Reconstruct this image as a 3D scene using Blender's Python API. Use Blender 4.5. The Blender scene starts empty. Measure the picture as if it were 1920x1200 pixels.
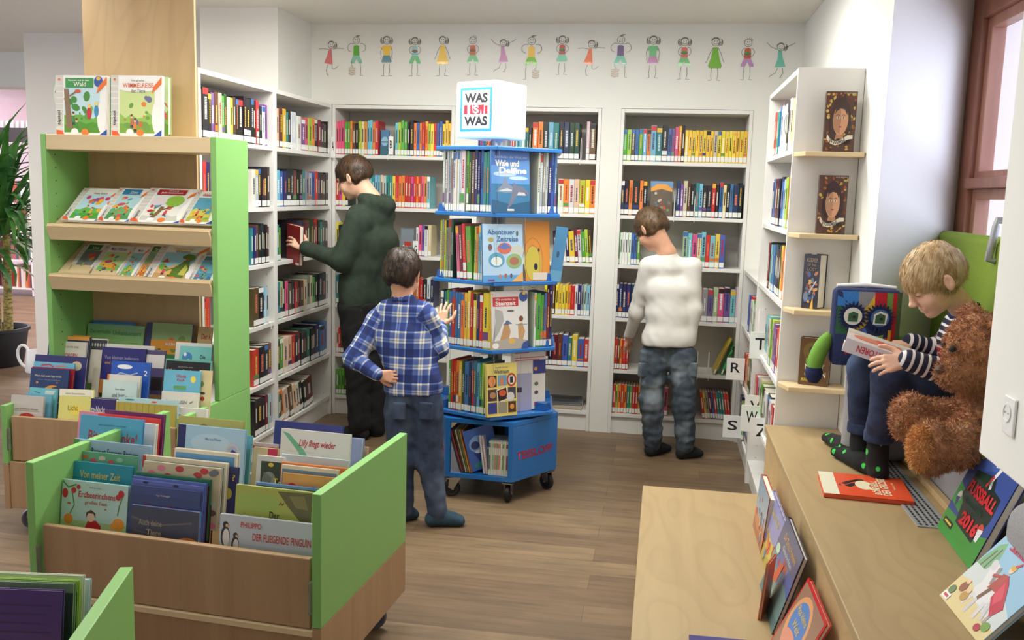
import bpy, bmesh, math, random
import numpy as np
from mathutils import Vector, Matrix, Euler
random.seed(7)
D = bpy.data
C = bpy.context.scene.collection
SC = bpy.context.scene
PI = math.pi

# ---------------------------------------------------------------- camera
YAW, PITCH, ROLL, FPX, CAMZ = -0.16075, -0.13810, 0.02913, 1718.0, 1.45
_f = np.array([math.sin(YAW)*math.cos(PITCH), math.cos(YAW)*math.cos(PITCH), math.sin(PITCH)])
_r = np.array([math.cos(YAW), -math.sin(YAW), 0.0])
_u = np.cross(_r, _f)
_c, _s = math.cos(ROLL), math.sin(ROLL)
CAMM = np.array([_c*_r+_s*_u, -_s*_r+_c*_u, _f])
cam = D.objects.new('camera', D.cameras.new('camera'))
C.objects.link(cam)
cam.data.sensor_width = 36.0
cam.data.lens = 36.0*FPX/1920
cam.data.clip_start = 0.05
mw = Matrix.Identity(4)
for i in range(3):
    mw[i][0] = CAMM[0][i]; mw[i][1] = CAMM[1][i]; mw[i][2] = -CAMM[2][i]
mw[2][3] = CAMZ
cam.matrix_world = mw
SC.camera = cam

# ---------------------------------------------------------------- light and exposure
SC.view_settings.view_transform = 'Standard'
SC.view_settings.look = 'None'
SC.view_settings.gamma = 1.0
SC.view_settings.use_curve_mapping = False
SC.view_settings.exposure = 0.26
SC.cycles.max_bounces = 8
SC.cycles.diffuse_bounces = 5
SC.cycles.use_denoising = True
SC.cycles.sample_clamp_indirect = 4.0
world = D.worlds.new('sky')
SC.world = world
world.use_nodes = True
bgn = world.node_tree.nodes['Background']
bgn.inputs[0].default_value = (0.74, 0.78, 1.0, 1)
bgn.inputs[1].default_value = 2.8

def area(name, loc, rot, sx, sy, power, col):
    l = D.lights.new(name, 'AREA'); l.shape = 'RECTANGLE'; l.size = sx; l.size_y = sy
    l.energy = power; l.color = col
    o = D.objects.new(name, l); C.objects.link(o); o.location = loc; o.rotation_euler = rot
    return o
# ceiling lamps of the reading room, hung above and behind where the photographer stands
area('ceiling_lamp_light', (-1.0, 2.7, 2.37), (0, 0, 0), 2.6, 0.5, 18, (1.0, 1.0, 0.94))
area('ceiling_lamp_light', (-0.8, 4.1, 2.40), (0, 0, 0), 2.0, 0.3, 50, (1.0, 1.0, 0.94))
area('ceiling_lamp_light', (-3.0, 2.2, 2.37), (0, 0, 0), 2.0, 0.4, 20, (1.0, 1.0, 0.93))
area('ceiling_lamp_light', (-1.5, -1.0, 2.37), (0, 0, 0), 3.0, 1.0, 8, (1.0, 1.0, 0.95))
area('ceiling_fill_light', (-0.9, 3.2, 2.15), (math.pi, 0, 0), 1.8, 0.5, 13, (1.0, 1.0, 0.94))  # upward fill added to brighten the ceiling; no such lamp is known
area('ceiling_lamp_light', (-3.1, 3.9, 2.38), (0, 0, 0), .9, .9, 15, (1.0, 0.98, 0.90))
area('ceiling_lamp_light', (-6.0, 9.0, 2.5), (0, 0, 0), 4.0, 2.0, 150, (1.0, 0.86, 0.82))
area('ceiling_lamp_light', (-5.2, 4.2, 2.37), (0, 0, 0), 1.4, 1.4, 28, (1.0, 0.95, 0.87))
# daylight entering through the window row behind the photographer, and through the side window
area('window_daylight', (-1.2, -2.9, 1.7), (math.radians(85), 0, 0), 5.0, 1.8, 8, (0.95, 0.97, 1.0))
pw = area('window_portal', (1.34, 2.76, 1.75), (0, math.radians(90), 0), 1.6, 2.2, 1, (1, 1, 1))
pw.data.cycles.is_portal = True

# ---------------------------------------------------------------- pixel -> point on a plane (pixels of the 1920x1200 frame)
def ray(x, y):
    return CAMM.T @ np.array([(x-960)/FPX, (600-y)/FPX, 1.0])
def _at(x, y, ax, v, o=0.0):
    d = ray(x, y); t = (v-o)/d[ax]
    return Vector((d[0]*t, d[1]*t, d[2]*t+CAMZ))
def atX(x, y, v): return _at(x, y, 0, v)
def atY(x, y, v): return _at(x, y, 1, v)
def atZ(x, y, v): return _at(x, y, 2, v, CAMZ)

# ---------------------------------------------------------------- materials
def srgb(c):
    if isinstance(c, str):
        c = tuple(int(c[i:i+2], 16) for i in (0, 2, 4))
    return tuple(((v/255)/12.92 if v/255 <= .04045 else ((v/255+.055)/1.055)**2.4) for v in c)
def newmat(name):
    m = D.materials.new(name); m.use_nodes = True
    nt = m.node_tree; b = nt.nodes['Principled BSDF']
    return m, nt, b
def N(nt, t, **kw):
    n = nt.nodes.new(t)
    for k, v in kw.items():
        if k in n.inputs: n.inputs[k].default_value = v
        else: setattr(n, k, v)
    return n
def mixc(nt, fac, a, b, blend='MIX'):
    n = nt.nodes.new('ShaderNodeMix'); n.data_type = 'RGBA'; n.blend_type = blend
    for s, v in ((n.inputs[0], fac), (n.inputs[6], a), (n.inputs[7], b)):
        if hasattr(v, 'links') or isinstance(v, bpy.types.NodeSocket): nt.links.new(v, s)
        elif isinstance(v, (int, float)): s.default_value = v
        else: s.default_value = (*v[:3], 1)
    return n.outputs[2]
def ramp(nt, src, stops, interp='LINEAR'):
    r = nt.nodes.new('ShaderNodeValToRGB'); cr = r.color_ramp; cr.interpolation = interp
    while len(cr.elements) < len(stops): cr.elements.new(0.5)
    for e, (p, c) in zip(cr.elements, stops):
        e.position = p; e.color = (*c[:3], 1) if not isinstance(c, (int, float)) else (c, c, c, 1)
    nt.links.new(src, r.inputs[0])
    return r.outputs[0]
def coords(nt, scale=(1, 1, 1), rot=(0, 0, 0), kind='Object', loc=(0, 0, 0)):
    t = nt.nodes.new('ShaderNodeTexCoord'); m = nt.nodes.new('ShaderNodeMapping')
    m.inputs['Scale'].default_value = scale; m.inputs['Rotation'].default_value = rot; m.inputs['Location'].default_value = loc
    nt.links.new(t.outputs[kind], m.inputs[0])
    return m.outputs[0]
def noise(nt, vec, scale, detail=3.0, rough=.5, dist=0.0):
    n = nt.nodes.new('ShaderNodeTexNoise'); n.inputs['Scale'].default_value = scale
    n.inputs['Detail'].default_value = detail; n.inputs['Roughness'].default_value = rough; n.inputs['Distortion'].default_value = dist
    if vec is not None: nt.links.new(vec, n.inputs['Vector'])
    return n.outputs[0]
def bump(nt, b, src, strength, dist=0.002):
    n = nt.nodes.new('ShaderNodeBump'); n.inputs['Strength'].default_value = strength; n.inputs['Distance'].default_value = dist
    nt.links.new(src, n.inputs['Height']); nt.links.new(n.outputs[0], b.inputs['Normal'])
def plain(name, col, rough=.5, metal=0.0, nscale=0, namt=.08, bmp=0.0, emit=0, spec=None, coat=0):
    m, nt, b = newmat(name); c = srgb(col)
    b.inputs['Base Color'].default_value = (*c, 1); b.inputs['Roughness'].default_value = rough; b.inputs['Metallic'].default_value = metal
    if coat: b.inputs['Coat Weight'].default_value = coat; b.inputs['Coat Roughness'].default_value = .15
    if nscale:
        v = coords(nt); n = noise(nt, v, nscale)
        lo = tuple(x*(1-namt) for x in c); hi = tuple(min(1, x*(1+namt)) for x in c)
        nt.links.new(ramp(nt, n, [(.3, lo), (.7, hi)]), b.inputs['Base Color'])
        if bmp: bump(nt, b, n, bmp)
    if emit:
        b.inputs['Emission Color'].default_value = (*c, 1); b.inputs['Emission Strength'].default_value = emit
    return m
def wood(name, base, dark, scale=1.0, axis='X', rough=.45, contrast=1.0, rings=True):
    """Pale veneer: long streaks along one axis and faint cathedral rings."""
    m, nt, b = newmat(name)
    sc = {'X': (.35, 5, 5), 'Y': (5, .35, 5), 'Z': (5, 5, .35)}[axis]
    v = coords(nt, tuple(s*scale for s in sc))
    n1 = noise(nt, v, 2.0, 6, .6, .4)
    col = ramp(nt, n1, [(.5-.28/contrast, srgb(dark)), (.5+.2/contrast, srgb(base))])
    if rings:
        sc2 = {'X': (.8, 2.2, 2.2), 'Y': (2.2, .8, 2.2), 'Z': (2.2, 2.2, .6)}[axis]
        v2 = coords(nt, tuple(s*scale for s in sc2))
        n2 = noise(nt, v2, 1.1, 2, .45, .3)
        mt = N(nt, 'ShaderNodeMath', operation='MULTIPLY'); nt.links.new(n2, mt.inputs[0]); mt.inputs[1].default_value = 16
        fr = N(nt, 'ShaderNodeMath', operation='FRACT'); nt.links.new(mt.outputs[0], fr.inputs[0])
        rr = ramp(nt, fr.outputs[0], [(0, 1.0), (.1, .93), (.5, 1.0), (1, 1.0)])
        col = mixc(nt, 1.0, col, rr, 'MULTIPLY')
    nt.links.new(col, b.inputs['Base Color']); b.inputs['Roughness'].default_value = rough
    return m
M = {}
M['wall'] = plain('white_wall_paint', (235, 234, 228), .9, nscale=3, namt=.012, bmp=.02)
M['ceil'] = plain('ceiling_paint', (226, 222, 212), .95, nscale=2, namt=.01)
M['pinkwall'] = plain('pink_tinted_plaster', (232, 205, 200), .9, nscale=2, namt=.03)
M['lam'] = plain('white_laminate', (232, 230, 226), .42, nscale=4, namt=.01)
M['lamback'] = plain('grey_white_back_board', (196, 192, 184), .6, nscale=3, namt=.02)
M['green'] = plain('lime_green_laminate', (132, 186, 106), .38, nscale=2, namt=.02)
M['greenedge'] = plain('green_edging', (128, 190, 60), .4)
M['birch'] = wood('birch_ply', (180, 156, 116), (166, 141, 102), 1.0, 'Y', .42, 1.0)
M['birchx'] = wood('birch_ply_across', (206, 178, 132), (190, 158, 112), 1.2, 'X', .42, 1.0)
M['birchz'] = wood('birch_column', (205, 176, 134), (192, 160, 116), .9, 'Z', .5, 1.0)
M['maple'] = wood('maple_panel', (178, 146, 110), (158, 124, 90), 1.3, 'Z', .45, 1.0, False)
M['maplex'] = wood('maple_edge', (222, 200, 160), (208, 182, 140), 1.5, 'X', .45, 1.0, False)
M['winwood2'] = wood('window_wood_light', (192, 142, 118), (160, 108, 88), 1.2, 'Z', .35, 1.0, False)
M['winwood'] = wood('window_wood', (168, 112, 88), (132, 84, 66), 1.2, 'Z', .35, 1.0, False)
M['blue'] = plain('blue_lacquer', (36, 116, 196), .3, nscale=3, namt=.02, coat=.3)
M['bluedark'] = plain('blue_lacquer_deep', (26, 92, 170), .32, nscale=3, namt=.02)
M['black'] = plain('black_rubber', (26, 26, 28), .5)
M['darkgap'] = plain('dark_void', (34, 30, 28), .8)
M['steel'] = plain('brushed_steel', (170, 172, 176), .3, 1.0)
M['greymetal'] = plain('grey_metal', (172, 174, 176), .4, .3)
M['chrome'] = plain('chrome', (205, 205, 208), .16, 1.0)
M['white'] = plain('white_plastic', (240, 240, 238), .35)
M['wheel'] = plain('grey_wheel', (96, 98, 112), .4)
M['pages'] = plain('paper_pages', (232, 226, 210), .85, nscale=60, namt=.05)
M['label'] = plain('white_sticker', (236, 236, 232), .6)
M['ink'] = plain('black_ink', (28, 28, 30), .6)
M['soil'] = plain('plant_soil', (50, 38, 30), .95, nscale=40, namt=.3, bmp=.5)
M['greyfab'] = plain('grey_upholstery', (150, 148, 150), .92, nscale=180, namt=.10, bmp=.25)
M['greenfab'] = plain('green_upholstery', (140, 166, 58), .9, nscale=220, namt=.08, bmp=.25)
# clear pane
m, nt, b = newmat('clear_pane'); b.inputs['Transmission Weight'].default_value = 1.0; b.inputs['Roughness'].default_value = .02; b.inputs['IOR'].default_value = 1.01
b.inputs['Base Color'].default_value = (.97, .98, 1, 1); M['glass'] = m
m, nt, b = newmat('acrylic'); b.inputs['Transmission Weight'].default_value = .9; b.inputs['Roughness'].default_value = .05; b.inputs['IOR'].default_value = 1.2; M['acrylic'] = m
# colour taken from the object (books, small props)
def tinted(name, rough, coat=0.0, nz=.06):
    m, nt, b = newmat(name)
    oi = nt.nodes.new('ShaderNodeObjectInfo')
    n = noise(nt, coords(nt), 9, 2)
    r = ramp(nt, n, [(.3, 1-nz*2), (.7, 1.0)])
    nt.links.new(mixc(nt, 1.0, oi.outputs['Color'], r, 'MULTIPLY'), b.inputs['Base Color'])
    b.inputs['Roughness'].default_value = rough
    b.inputs['Coat Weight'].default_value = coat; b.inputs['Coat Roughness'].default_value = .12
    return m
M['cover'] = tinted('book_cover', .38, .25)
M['tint'] = tinted('tinted_matt', .6)
# colour taken from the mesh (printed artwork)
m, nt, b = newmat('printed_artwork'); a = nt.nodes.new('ShaderNodeAttribute'); a.attribute_name = 'Col'
nt.links.new(a.outputs[0], b.inputs['Base Color']); b.inputs['Roughness'].default_value = .4; b.inputs['Coat Weight'].default_value = .2
M['art'] = m
# floor planks
m, nt, b = newmat('oak_floor_planks')
v = coords(nt, (1, 1, 1))
br = N(nt, 'ShaderNodeTexBrick'); nt.links.new(v, br.inputs['Vector'])
br.offset = .37; br.inputs['Scale'].default_value = 1.0; br.inputs['Brick Width'].default_value = 1.25; br.inputs['Row Height'].default_value = .135
br.inputs['Mortar Size'].default_value = .0012; br.inputs['Mortar Smooth'].default_value = .2; br.inputs['Bias'].default_value = 0
br.inputs['Color1'].default_value = (*srgb((138, 115, 88)), 1); br.inputs['Color2'].default_value = (*srgb((115, 93, 71)), 1); br.inputs['Mortar'].default_value = (*srgb((96, 78, 62)), 1)
g = noise(nt, coords(nt, (.9, 14, 1)), 2.2, 8, .62, .6)
gr = ramp(nt, g, [(.3, .62), (.52, .98), (.72, 1.12)])
g2 = noise(nt, coords(nt, (2.2, 5, 1)), 1.4, 3, .5, .8)
col = mixc(nt, 1.0, br.outputs[0], gr, 'MULTIPLY')
col = mixc(nt, 1.0, col, ramp(nt, g2, [(.35, .84), (.65, 1.06)]), 'MULTIPLY')
nt.links.new(col, b.inputs['Base Color']); b.inputs['Roughness'].default_value = .42
bump(nt, b, g, .06)
M['floor'] = m

# ---------------------------------------------------------------- object helpers
def link(name, me, mat=None, parent=None, loc=None, rot=None, color=None):
    o = D.objects.new(name, me); C.objects.link(o)
    if mat is not None:
        if not me.materials: me.materials.append(M[mat] if isinstance(mat, str) else mat)
    if parent is not None: o.parent = parent
    if loc is not None: o.location = loc
    if rot is not None: o.rotation_euler = rot
    if color is not None: o.color = (*srgb(color), 1)
    return o
def tag(o, label=None, cat=None, group=None, kind=None):
    if label: o['label'] = label
    if cat: o['category'] = cat
    if group: o['group'] = group
    if kind: o['kind'] = kind
    return o
def thing(name, label, cat, loc=(0, 0, 0), rotz=0.0, group=None, mat4=None):
    o = D.objects.new(name, None); C.objects.link(o); o.empty_display_size = .05
    o.location = loc; o.rotation_euler = (0, 0, rotz)
    if mat4 is not None: o.matrix_world = mat4
    return tag(o, label, cat, group)
def struct(o): o['kind'] = 'structure'; return o
class MB:
    """Collects boxes, tubes, lathes and prisms into one mesh."""
    def __init__(s): s.v = []; s.f = []; s.sm = []
    def add(s, vs, fs, smooth=False):
        n = len(s.v); s.v += [tuple(v) for v in vs]; s.f += [tuple(i+n for i in f) for f in fs]; s.sm += [smooth]*len(fs); return s
    def box(s, x0, x1, y0, y1, z0, z1, T=None):
        vs = [Vector((x, y, z)) for z in (z0, z1) for y in (y0, y1) for x in (x0, x1)]
        if T: vs = [T @ v for v in vs]
        return s.add(vs, [(0, 2, 3, 1), (4, 5, 7, 6), (0, 1, 5, 4), (2, 6, 7, 3), (0, 4, 6, 2), (1, 3, 7, 5)])
    def prism(s, pts, z0, z1, T=None, axis='z'):
        n = len(pts)
        if axis == 'z': vs = [Vector((x, y, z)) for z in (z0, z1) for x, y in pts]
        elif axis == 'y': vs = [Vector((x, y, z)) for y in (z0, z1) for x, z in pts]
        else: vs = [Vector((x, y, z)) for x in (z0, z1) for y, z in pts]
        if T: vs = [T @ v for v in vs]
        return s.add(vs, [tuple(range(n-1, -1, -1)), tuple(range(n, 2*n))]+[(i, (i+1) % n, n+(i+1) % n, n+i) for i in range(n)])
    def tube(s, pts, r, n=10, closed=False, caps=True):
        pts = [Vector(p) for p in pts]; rs = r if isinstance(r, (list, tuple)) else [r]*len(pts)
        vs = []; L = len(pts); up = None
        for i, p in enumerate(pts):
            if closed: t = pts[(i+1) % L]-pts[i-1]
            else: t = pts[min(i+1, L-1)]-pts[max(i-1, 0)]
            t.normalize()
            if up is None: up = Vector((0, 0, 1)) if abs(t.z) < .9 else Vector((1, 0, 0))
            a = t.cross(up).normalized(); bb = a.cross(t).normalized(); up = bb
            for k in range(n):
                an = 2*PI*k/n; vs.append(p+(a*math.cos(an)+bb*math.sin(an))*rs[i])
        fs = [(i*n+k, i*n+(k+1) % n, ((i+1) % L)*n+(k+1) % n, ((i+1) % L)*n+k) for i in range(L if closed else L-1) for k in range(n)]
        if caps and not closed: fs += [tuple(range(n-1, -1, -1)), tuple((L-1)*n+k for k in range(n))]
        return s.add(vs, fs, True)
    def lathe(s, prof, n=28, T=None, c=(0, 0, 0)):
        vs = []; c = Vector(c)
        for r, z in prof:
            for k in range(n): a = 2*PI*k/n; vs.append(c+Vector((r*math.cos(a), r*math.sin(a), z)))
        if T: vs = [T @ v for v in vs]
        L = len(prof); fs = [(i*n+k, i*n+(k+1) % n, (i+1)*n+(k+1) % n, (i+1)*n+k) for i in range(L-1) for k in range(n)]
        if prof[0][0] > 1e-5: fs.append(tuple(range(n-1, -1, -1)))
        if prof[-1][0] > 1e-5: fs.append(tuple((L-1)*n+k for k in range(n)))
        return s.add(vs, fs, True)
    def mesh(s, name, bevel=0.0, seg=2):
        me = D.meshes.new(name); me.from_pydata(s.v, [], s.f)
        me.polygons.foreach_set('use_smooth', s.sm)
        bm = bmesh.new(); bm.from_mesh(me); bmesh.ops.recalc_face_normals(bm, faces=bm.faces)
        if bevel:
            es = [e for e in bm.edges if len(e.link_faces) == 2 and e.calc_face_angle(0) > .6]
            bmesh.ops.bevel(bm, geom=es, offset=bevel, segments=seg, affect='EDGES', profile=.5, clamp_overlap=True)
        bm.to_mesh(me); bm.free()
        if any(s.sm):
            me.set_sharp_from_angle(angle=.7)
        return me
    def ob(s, name, mat, parent=None, bevel=0.0, seg=2, **kw):
        return link(name, s.mesh(name, bevel, seg), mat, parent, **kw)
def box(name, mat, x0, x1, y0, y1, z0, z1, parent=None, bevel=0.0, **kw):
    """Box with its origin at the centre of its base."""
    c = Vector(((x0+x1)/2, (y0+y1)/2, z0))
    return MB().box(x0-c.x, x1-c.x, y0-c.y, y1-c.y, 0, z1-z0).ob(name, mat, parent, bevel, loc=c, **kw)
def curve_text(s, bold=0.0, shear=0.0):
    cu = D.curves.new('text', 'FONT'); cu.body = s; cu.offset = bold; cu.shear = shear; cu.resolution_u = 3
    cu.align_x = 'LEFT'
    o = D.objects.new('text', cu); C.objects.link(o)
    dg = bpy.context.evaluated_depsgraph_get(); dg.update()
    me = D.meshes.new_from_object(o.evaluated_get(dg))
    D.objects.remove(o); D.curves.remove(cu)
    return me
def text(s, x0, x1, y0, y1, col, parent, T, name='lettering', bold=.01, shear=0.0, lift=.0006, mat='tint'):
    """Letters fitted to the box x0..x1, y0..y1 of the plane given by T (local x right, y up, z out of the surface)."""
    me = curve_text(s, bold, shear)
    n = len(me.vertices)
    if n == 0: return None
    co = np.empty(n*3); me.vertices.foreach_get('co', co); co = co.reshape(-1, 3)
    lo, hi = co.min(0), co.max(0); w = max(hi[0]-lo[0], 1e-6); h = max(hi[1]-lo[1], 1e-6)
    co[:, 0] = x0+(co[:, 0]-lo[0])/w*(x1-x0); co[:, 1] = y0+(co[:, 1]-lo[1])/h*(y1-y0); co[:, 2] = lift
    me.vertices.foreach_set('co', co.ravel()); me.transform(T); me.materials.clear()
    return link(name, me, mat, parent, color=col)
ROTX90 = Matrix.Rotation(PI/2, 4, 'X')   # maps local (x,y,z) to (x,-z,y): a plane standing in XZ, facing -Y
def artmesh(items, name='cover_picture', base=0.0004, step=0.00005):
    """Flat printed shapes, layer on layer. Items in a local x right / y up plane:
    ('r',x0,y0,x1,y1,col) ('e',cx,cy,rx,ry,col[,rot]) ('p',[(x,y)..],col) ('l',[(x,y)..],width,col)"""
    vs = []; fs = []; cols = []; z = base
    for it in items:
        k = it[0]; z += step
        if k == 'r': polys = [[(it[1], it[2]), (it[3], it[2]), (it[3], it[4]), (it[1], it[4])]]; c = it[5]
        elif k == 'e':
            rot = it[6] if len(it) > 6 else 0; ca, sa = math.cos(rot), math.sin(rot)
            polys = [[(it[1]+it[3]*math.cos(a)*ca-it[4]*math.sin(a)*sa, it[2]+it[3]*math.cos(a)*sa+it[4]*math.sin(a)*ca) for a in [2*PI*i/20 for i in range(20)]]]; c = it[5]
        elif k == 'p': polys = [it[1]]; c = it[2]
        else:
            pts = it[1]; w = it[2]/2; c = it[3]; polys = []
            L = []; R = []
            for i, p in enumerate(pts):
                a = pts[max(i-1, 0)]; b2 = pts[min(i+1, len(pts)-1)]; dx, dy = b2[0]-a[0], b2[1]-a[1]; n = math.hypot(dx, dy) or 1
                L.append((p[0]-dy/n*w, p[1]+dx/n*w)); R.append((p[0]+dy/n*w, p[1]-dx/n*w))
            for i in range(len(pts)-1): polys.append([R[i], R[i+1], L[i+1], L[i]])
        cc = (*srgb(c), 1)
        for p in polys:
            n = len(vs); vs += [(x, y, z) for x, y in p]; fs.append(tuple(range(n, n+len(p)))); cols += [cc]*len(p)
    me = D.meshes.new(name); me.from_pydata(vs, [], fs)
    at = me.color_attributes.new('Col', 'FLOAT_COLOR', 'CORNER')
    at.data.foreach_set('color', np.array(cols, dtype=np.float32).ravel())
    return me
def art(items, parent, T, name='cover_picture', **kw):
    me = artmesh(items, name, **kw); me.transform(T)
    return link(name, me, 'art', parent)

# ================================================================ the setting
CE = 2.44
struct(box('floor', 'floor', -11, 4, -3.2, 14, -.05, 0))
struct(box('ceiling', 'ceil', -11, 1.4, -3.2, 6.75, CE, CE+.1))
struct(box('ceiling_beyond', 'pinkwall', -11, -2.3, 7.0, 14, 2.62, 2.7))
WX = .725
w = MB(); YB = 5.538
w.box(-2.20, WX, YB, 5.86, 1.96, CE)
w.box(-1.284, -1.158, YB, 5.86, 0, 1.96); w.box(-.396, -.283, YB, 5.86, 0, 1.96)
w.box(.474, WX, YB, 5.86, 0, 1.96)
w.box(-2.4, WX, 5.81, 5.86, 0, 1.96)
struct(w.ob('wall_back', 'wall'))
struct(box('wall_left', 'wall', -2.67, -2.20, 5.04, 5.9, 1.957, CE))
struct(box('wall_left', 'wall', -2.50, -2.37, 3.9, 5.9, 0, 1.957))
struct(box('wall_left_rear', 'wall', -3.60, -2.67, 5.62, 5.72, 0, CE))
struct(box('wall_left_pillar', 'wall', -4.415, -3.60, 5.87, 6.35, 0, CE))
struct(box('wall_header', 'wall', -11, -4.2, 6.75, 6.95, 2.17, CE+.1))
struct(box('wall_far', 'pinkwall', -11, -2.3, 13.4, 13.5, 0, 2.7))
struct(box('wall_rear', 'wall', -11, 1.4, -3.2, -3.1, 0, CE))
# right wall with its splayed window niche
NY0, NY1 = 2.155, 3.36
w = MB()
w.prism([(WX, NY1), (WX, 5.86), (1.45, 5.86), (1.45, 3.96), (1.15, 3.93)], 0, CE)
struct(w.ob('wall_right', 'wall', bevel=.004)); w = MB()
w.prism([(WX, -3.2), (WX, NY0), (1.15, 1.60), (1.45, 1.60), (1.45, -3.2)], .90, CE)
w.prism([(WX+.17, -3.2), (WX+.17, 1.3), (1.45, 1.3), (1.45, -3.2)], 0, .90)
struct(w.ob('wall_right_near', 'wall', bevel=.004))
struct(box('wall_right_parapet', 'wall', 1.13, 1.40, 1.3, 3.96, 0, 1.02))
# window: wood casing, transom, sashes, panes
WXP = 1.15
def window_part(name, mat, y0, y1, z0, z1, x0, x1, bev=.006):
    return struct(box(name, mat, x0, x1, y0, y1, z0, z1, bevel=bev))
ZH = atX(1850, 42, WXP+.03).z
fr = MB(); X0, X1 = WXP-.01, WXP+.07
fr.box(X0, X1, 3.80, 3.93, 1.02, ZH+.10); fr.box(X0, X1, 1.62, 1.72, 1.02, ZH+.10)
fr.box(X0, X1, 1.72, 3.80, 1.02, 1.09); fr.box(X0, X1, 1.72, 3.80, ZH, ZH+.10)
fr.box(X0-.012, X1, 1.72, 3.80, 1.515, 1.555); fr.box(X0, X1, 2.72, 2.78, 1.09, ZH)
win = fr.ob('window_1', 'winwood', bevel=.004); struct(win)
gs = MB()
for (a, b2) in ((2.78, 3.80), (1.72, 2.72)):
    for (c, d) in ((1.09, 1.515), (1.555, ZH)):
        for q in ((a, a+.045, c, d), (b2-.045, b2, c, d), (a+.045, b2-.045, c, c+.025), (a+.045, b2-.045, d-.04, d)):
            gs.box(X0+.022, X1-.005, q[0], q[1], q[2], q[3])
gs.ob('sash', 'winwood2', win, .003)
struct(box('wall_window_lintel', 'wall', 1.13, 1.40, 1.55, 3.96, ZH+.102, CE))
gl = MB()
for (a, b2) in ((2.80, 3.80), (1.72, 2.70)): gl.box(WXP+.045, WXP+.05, a, b2, 1.10, ZH-.01)
gl.ob('window_pane', 'glass', win)

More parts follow.
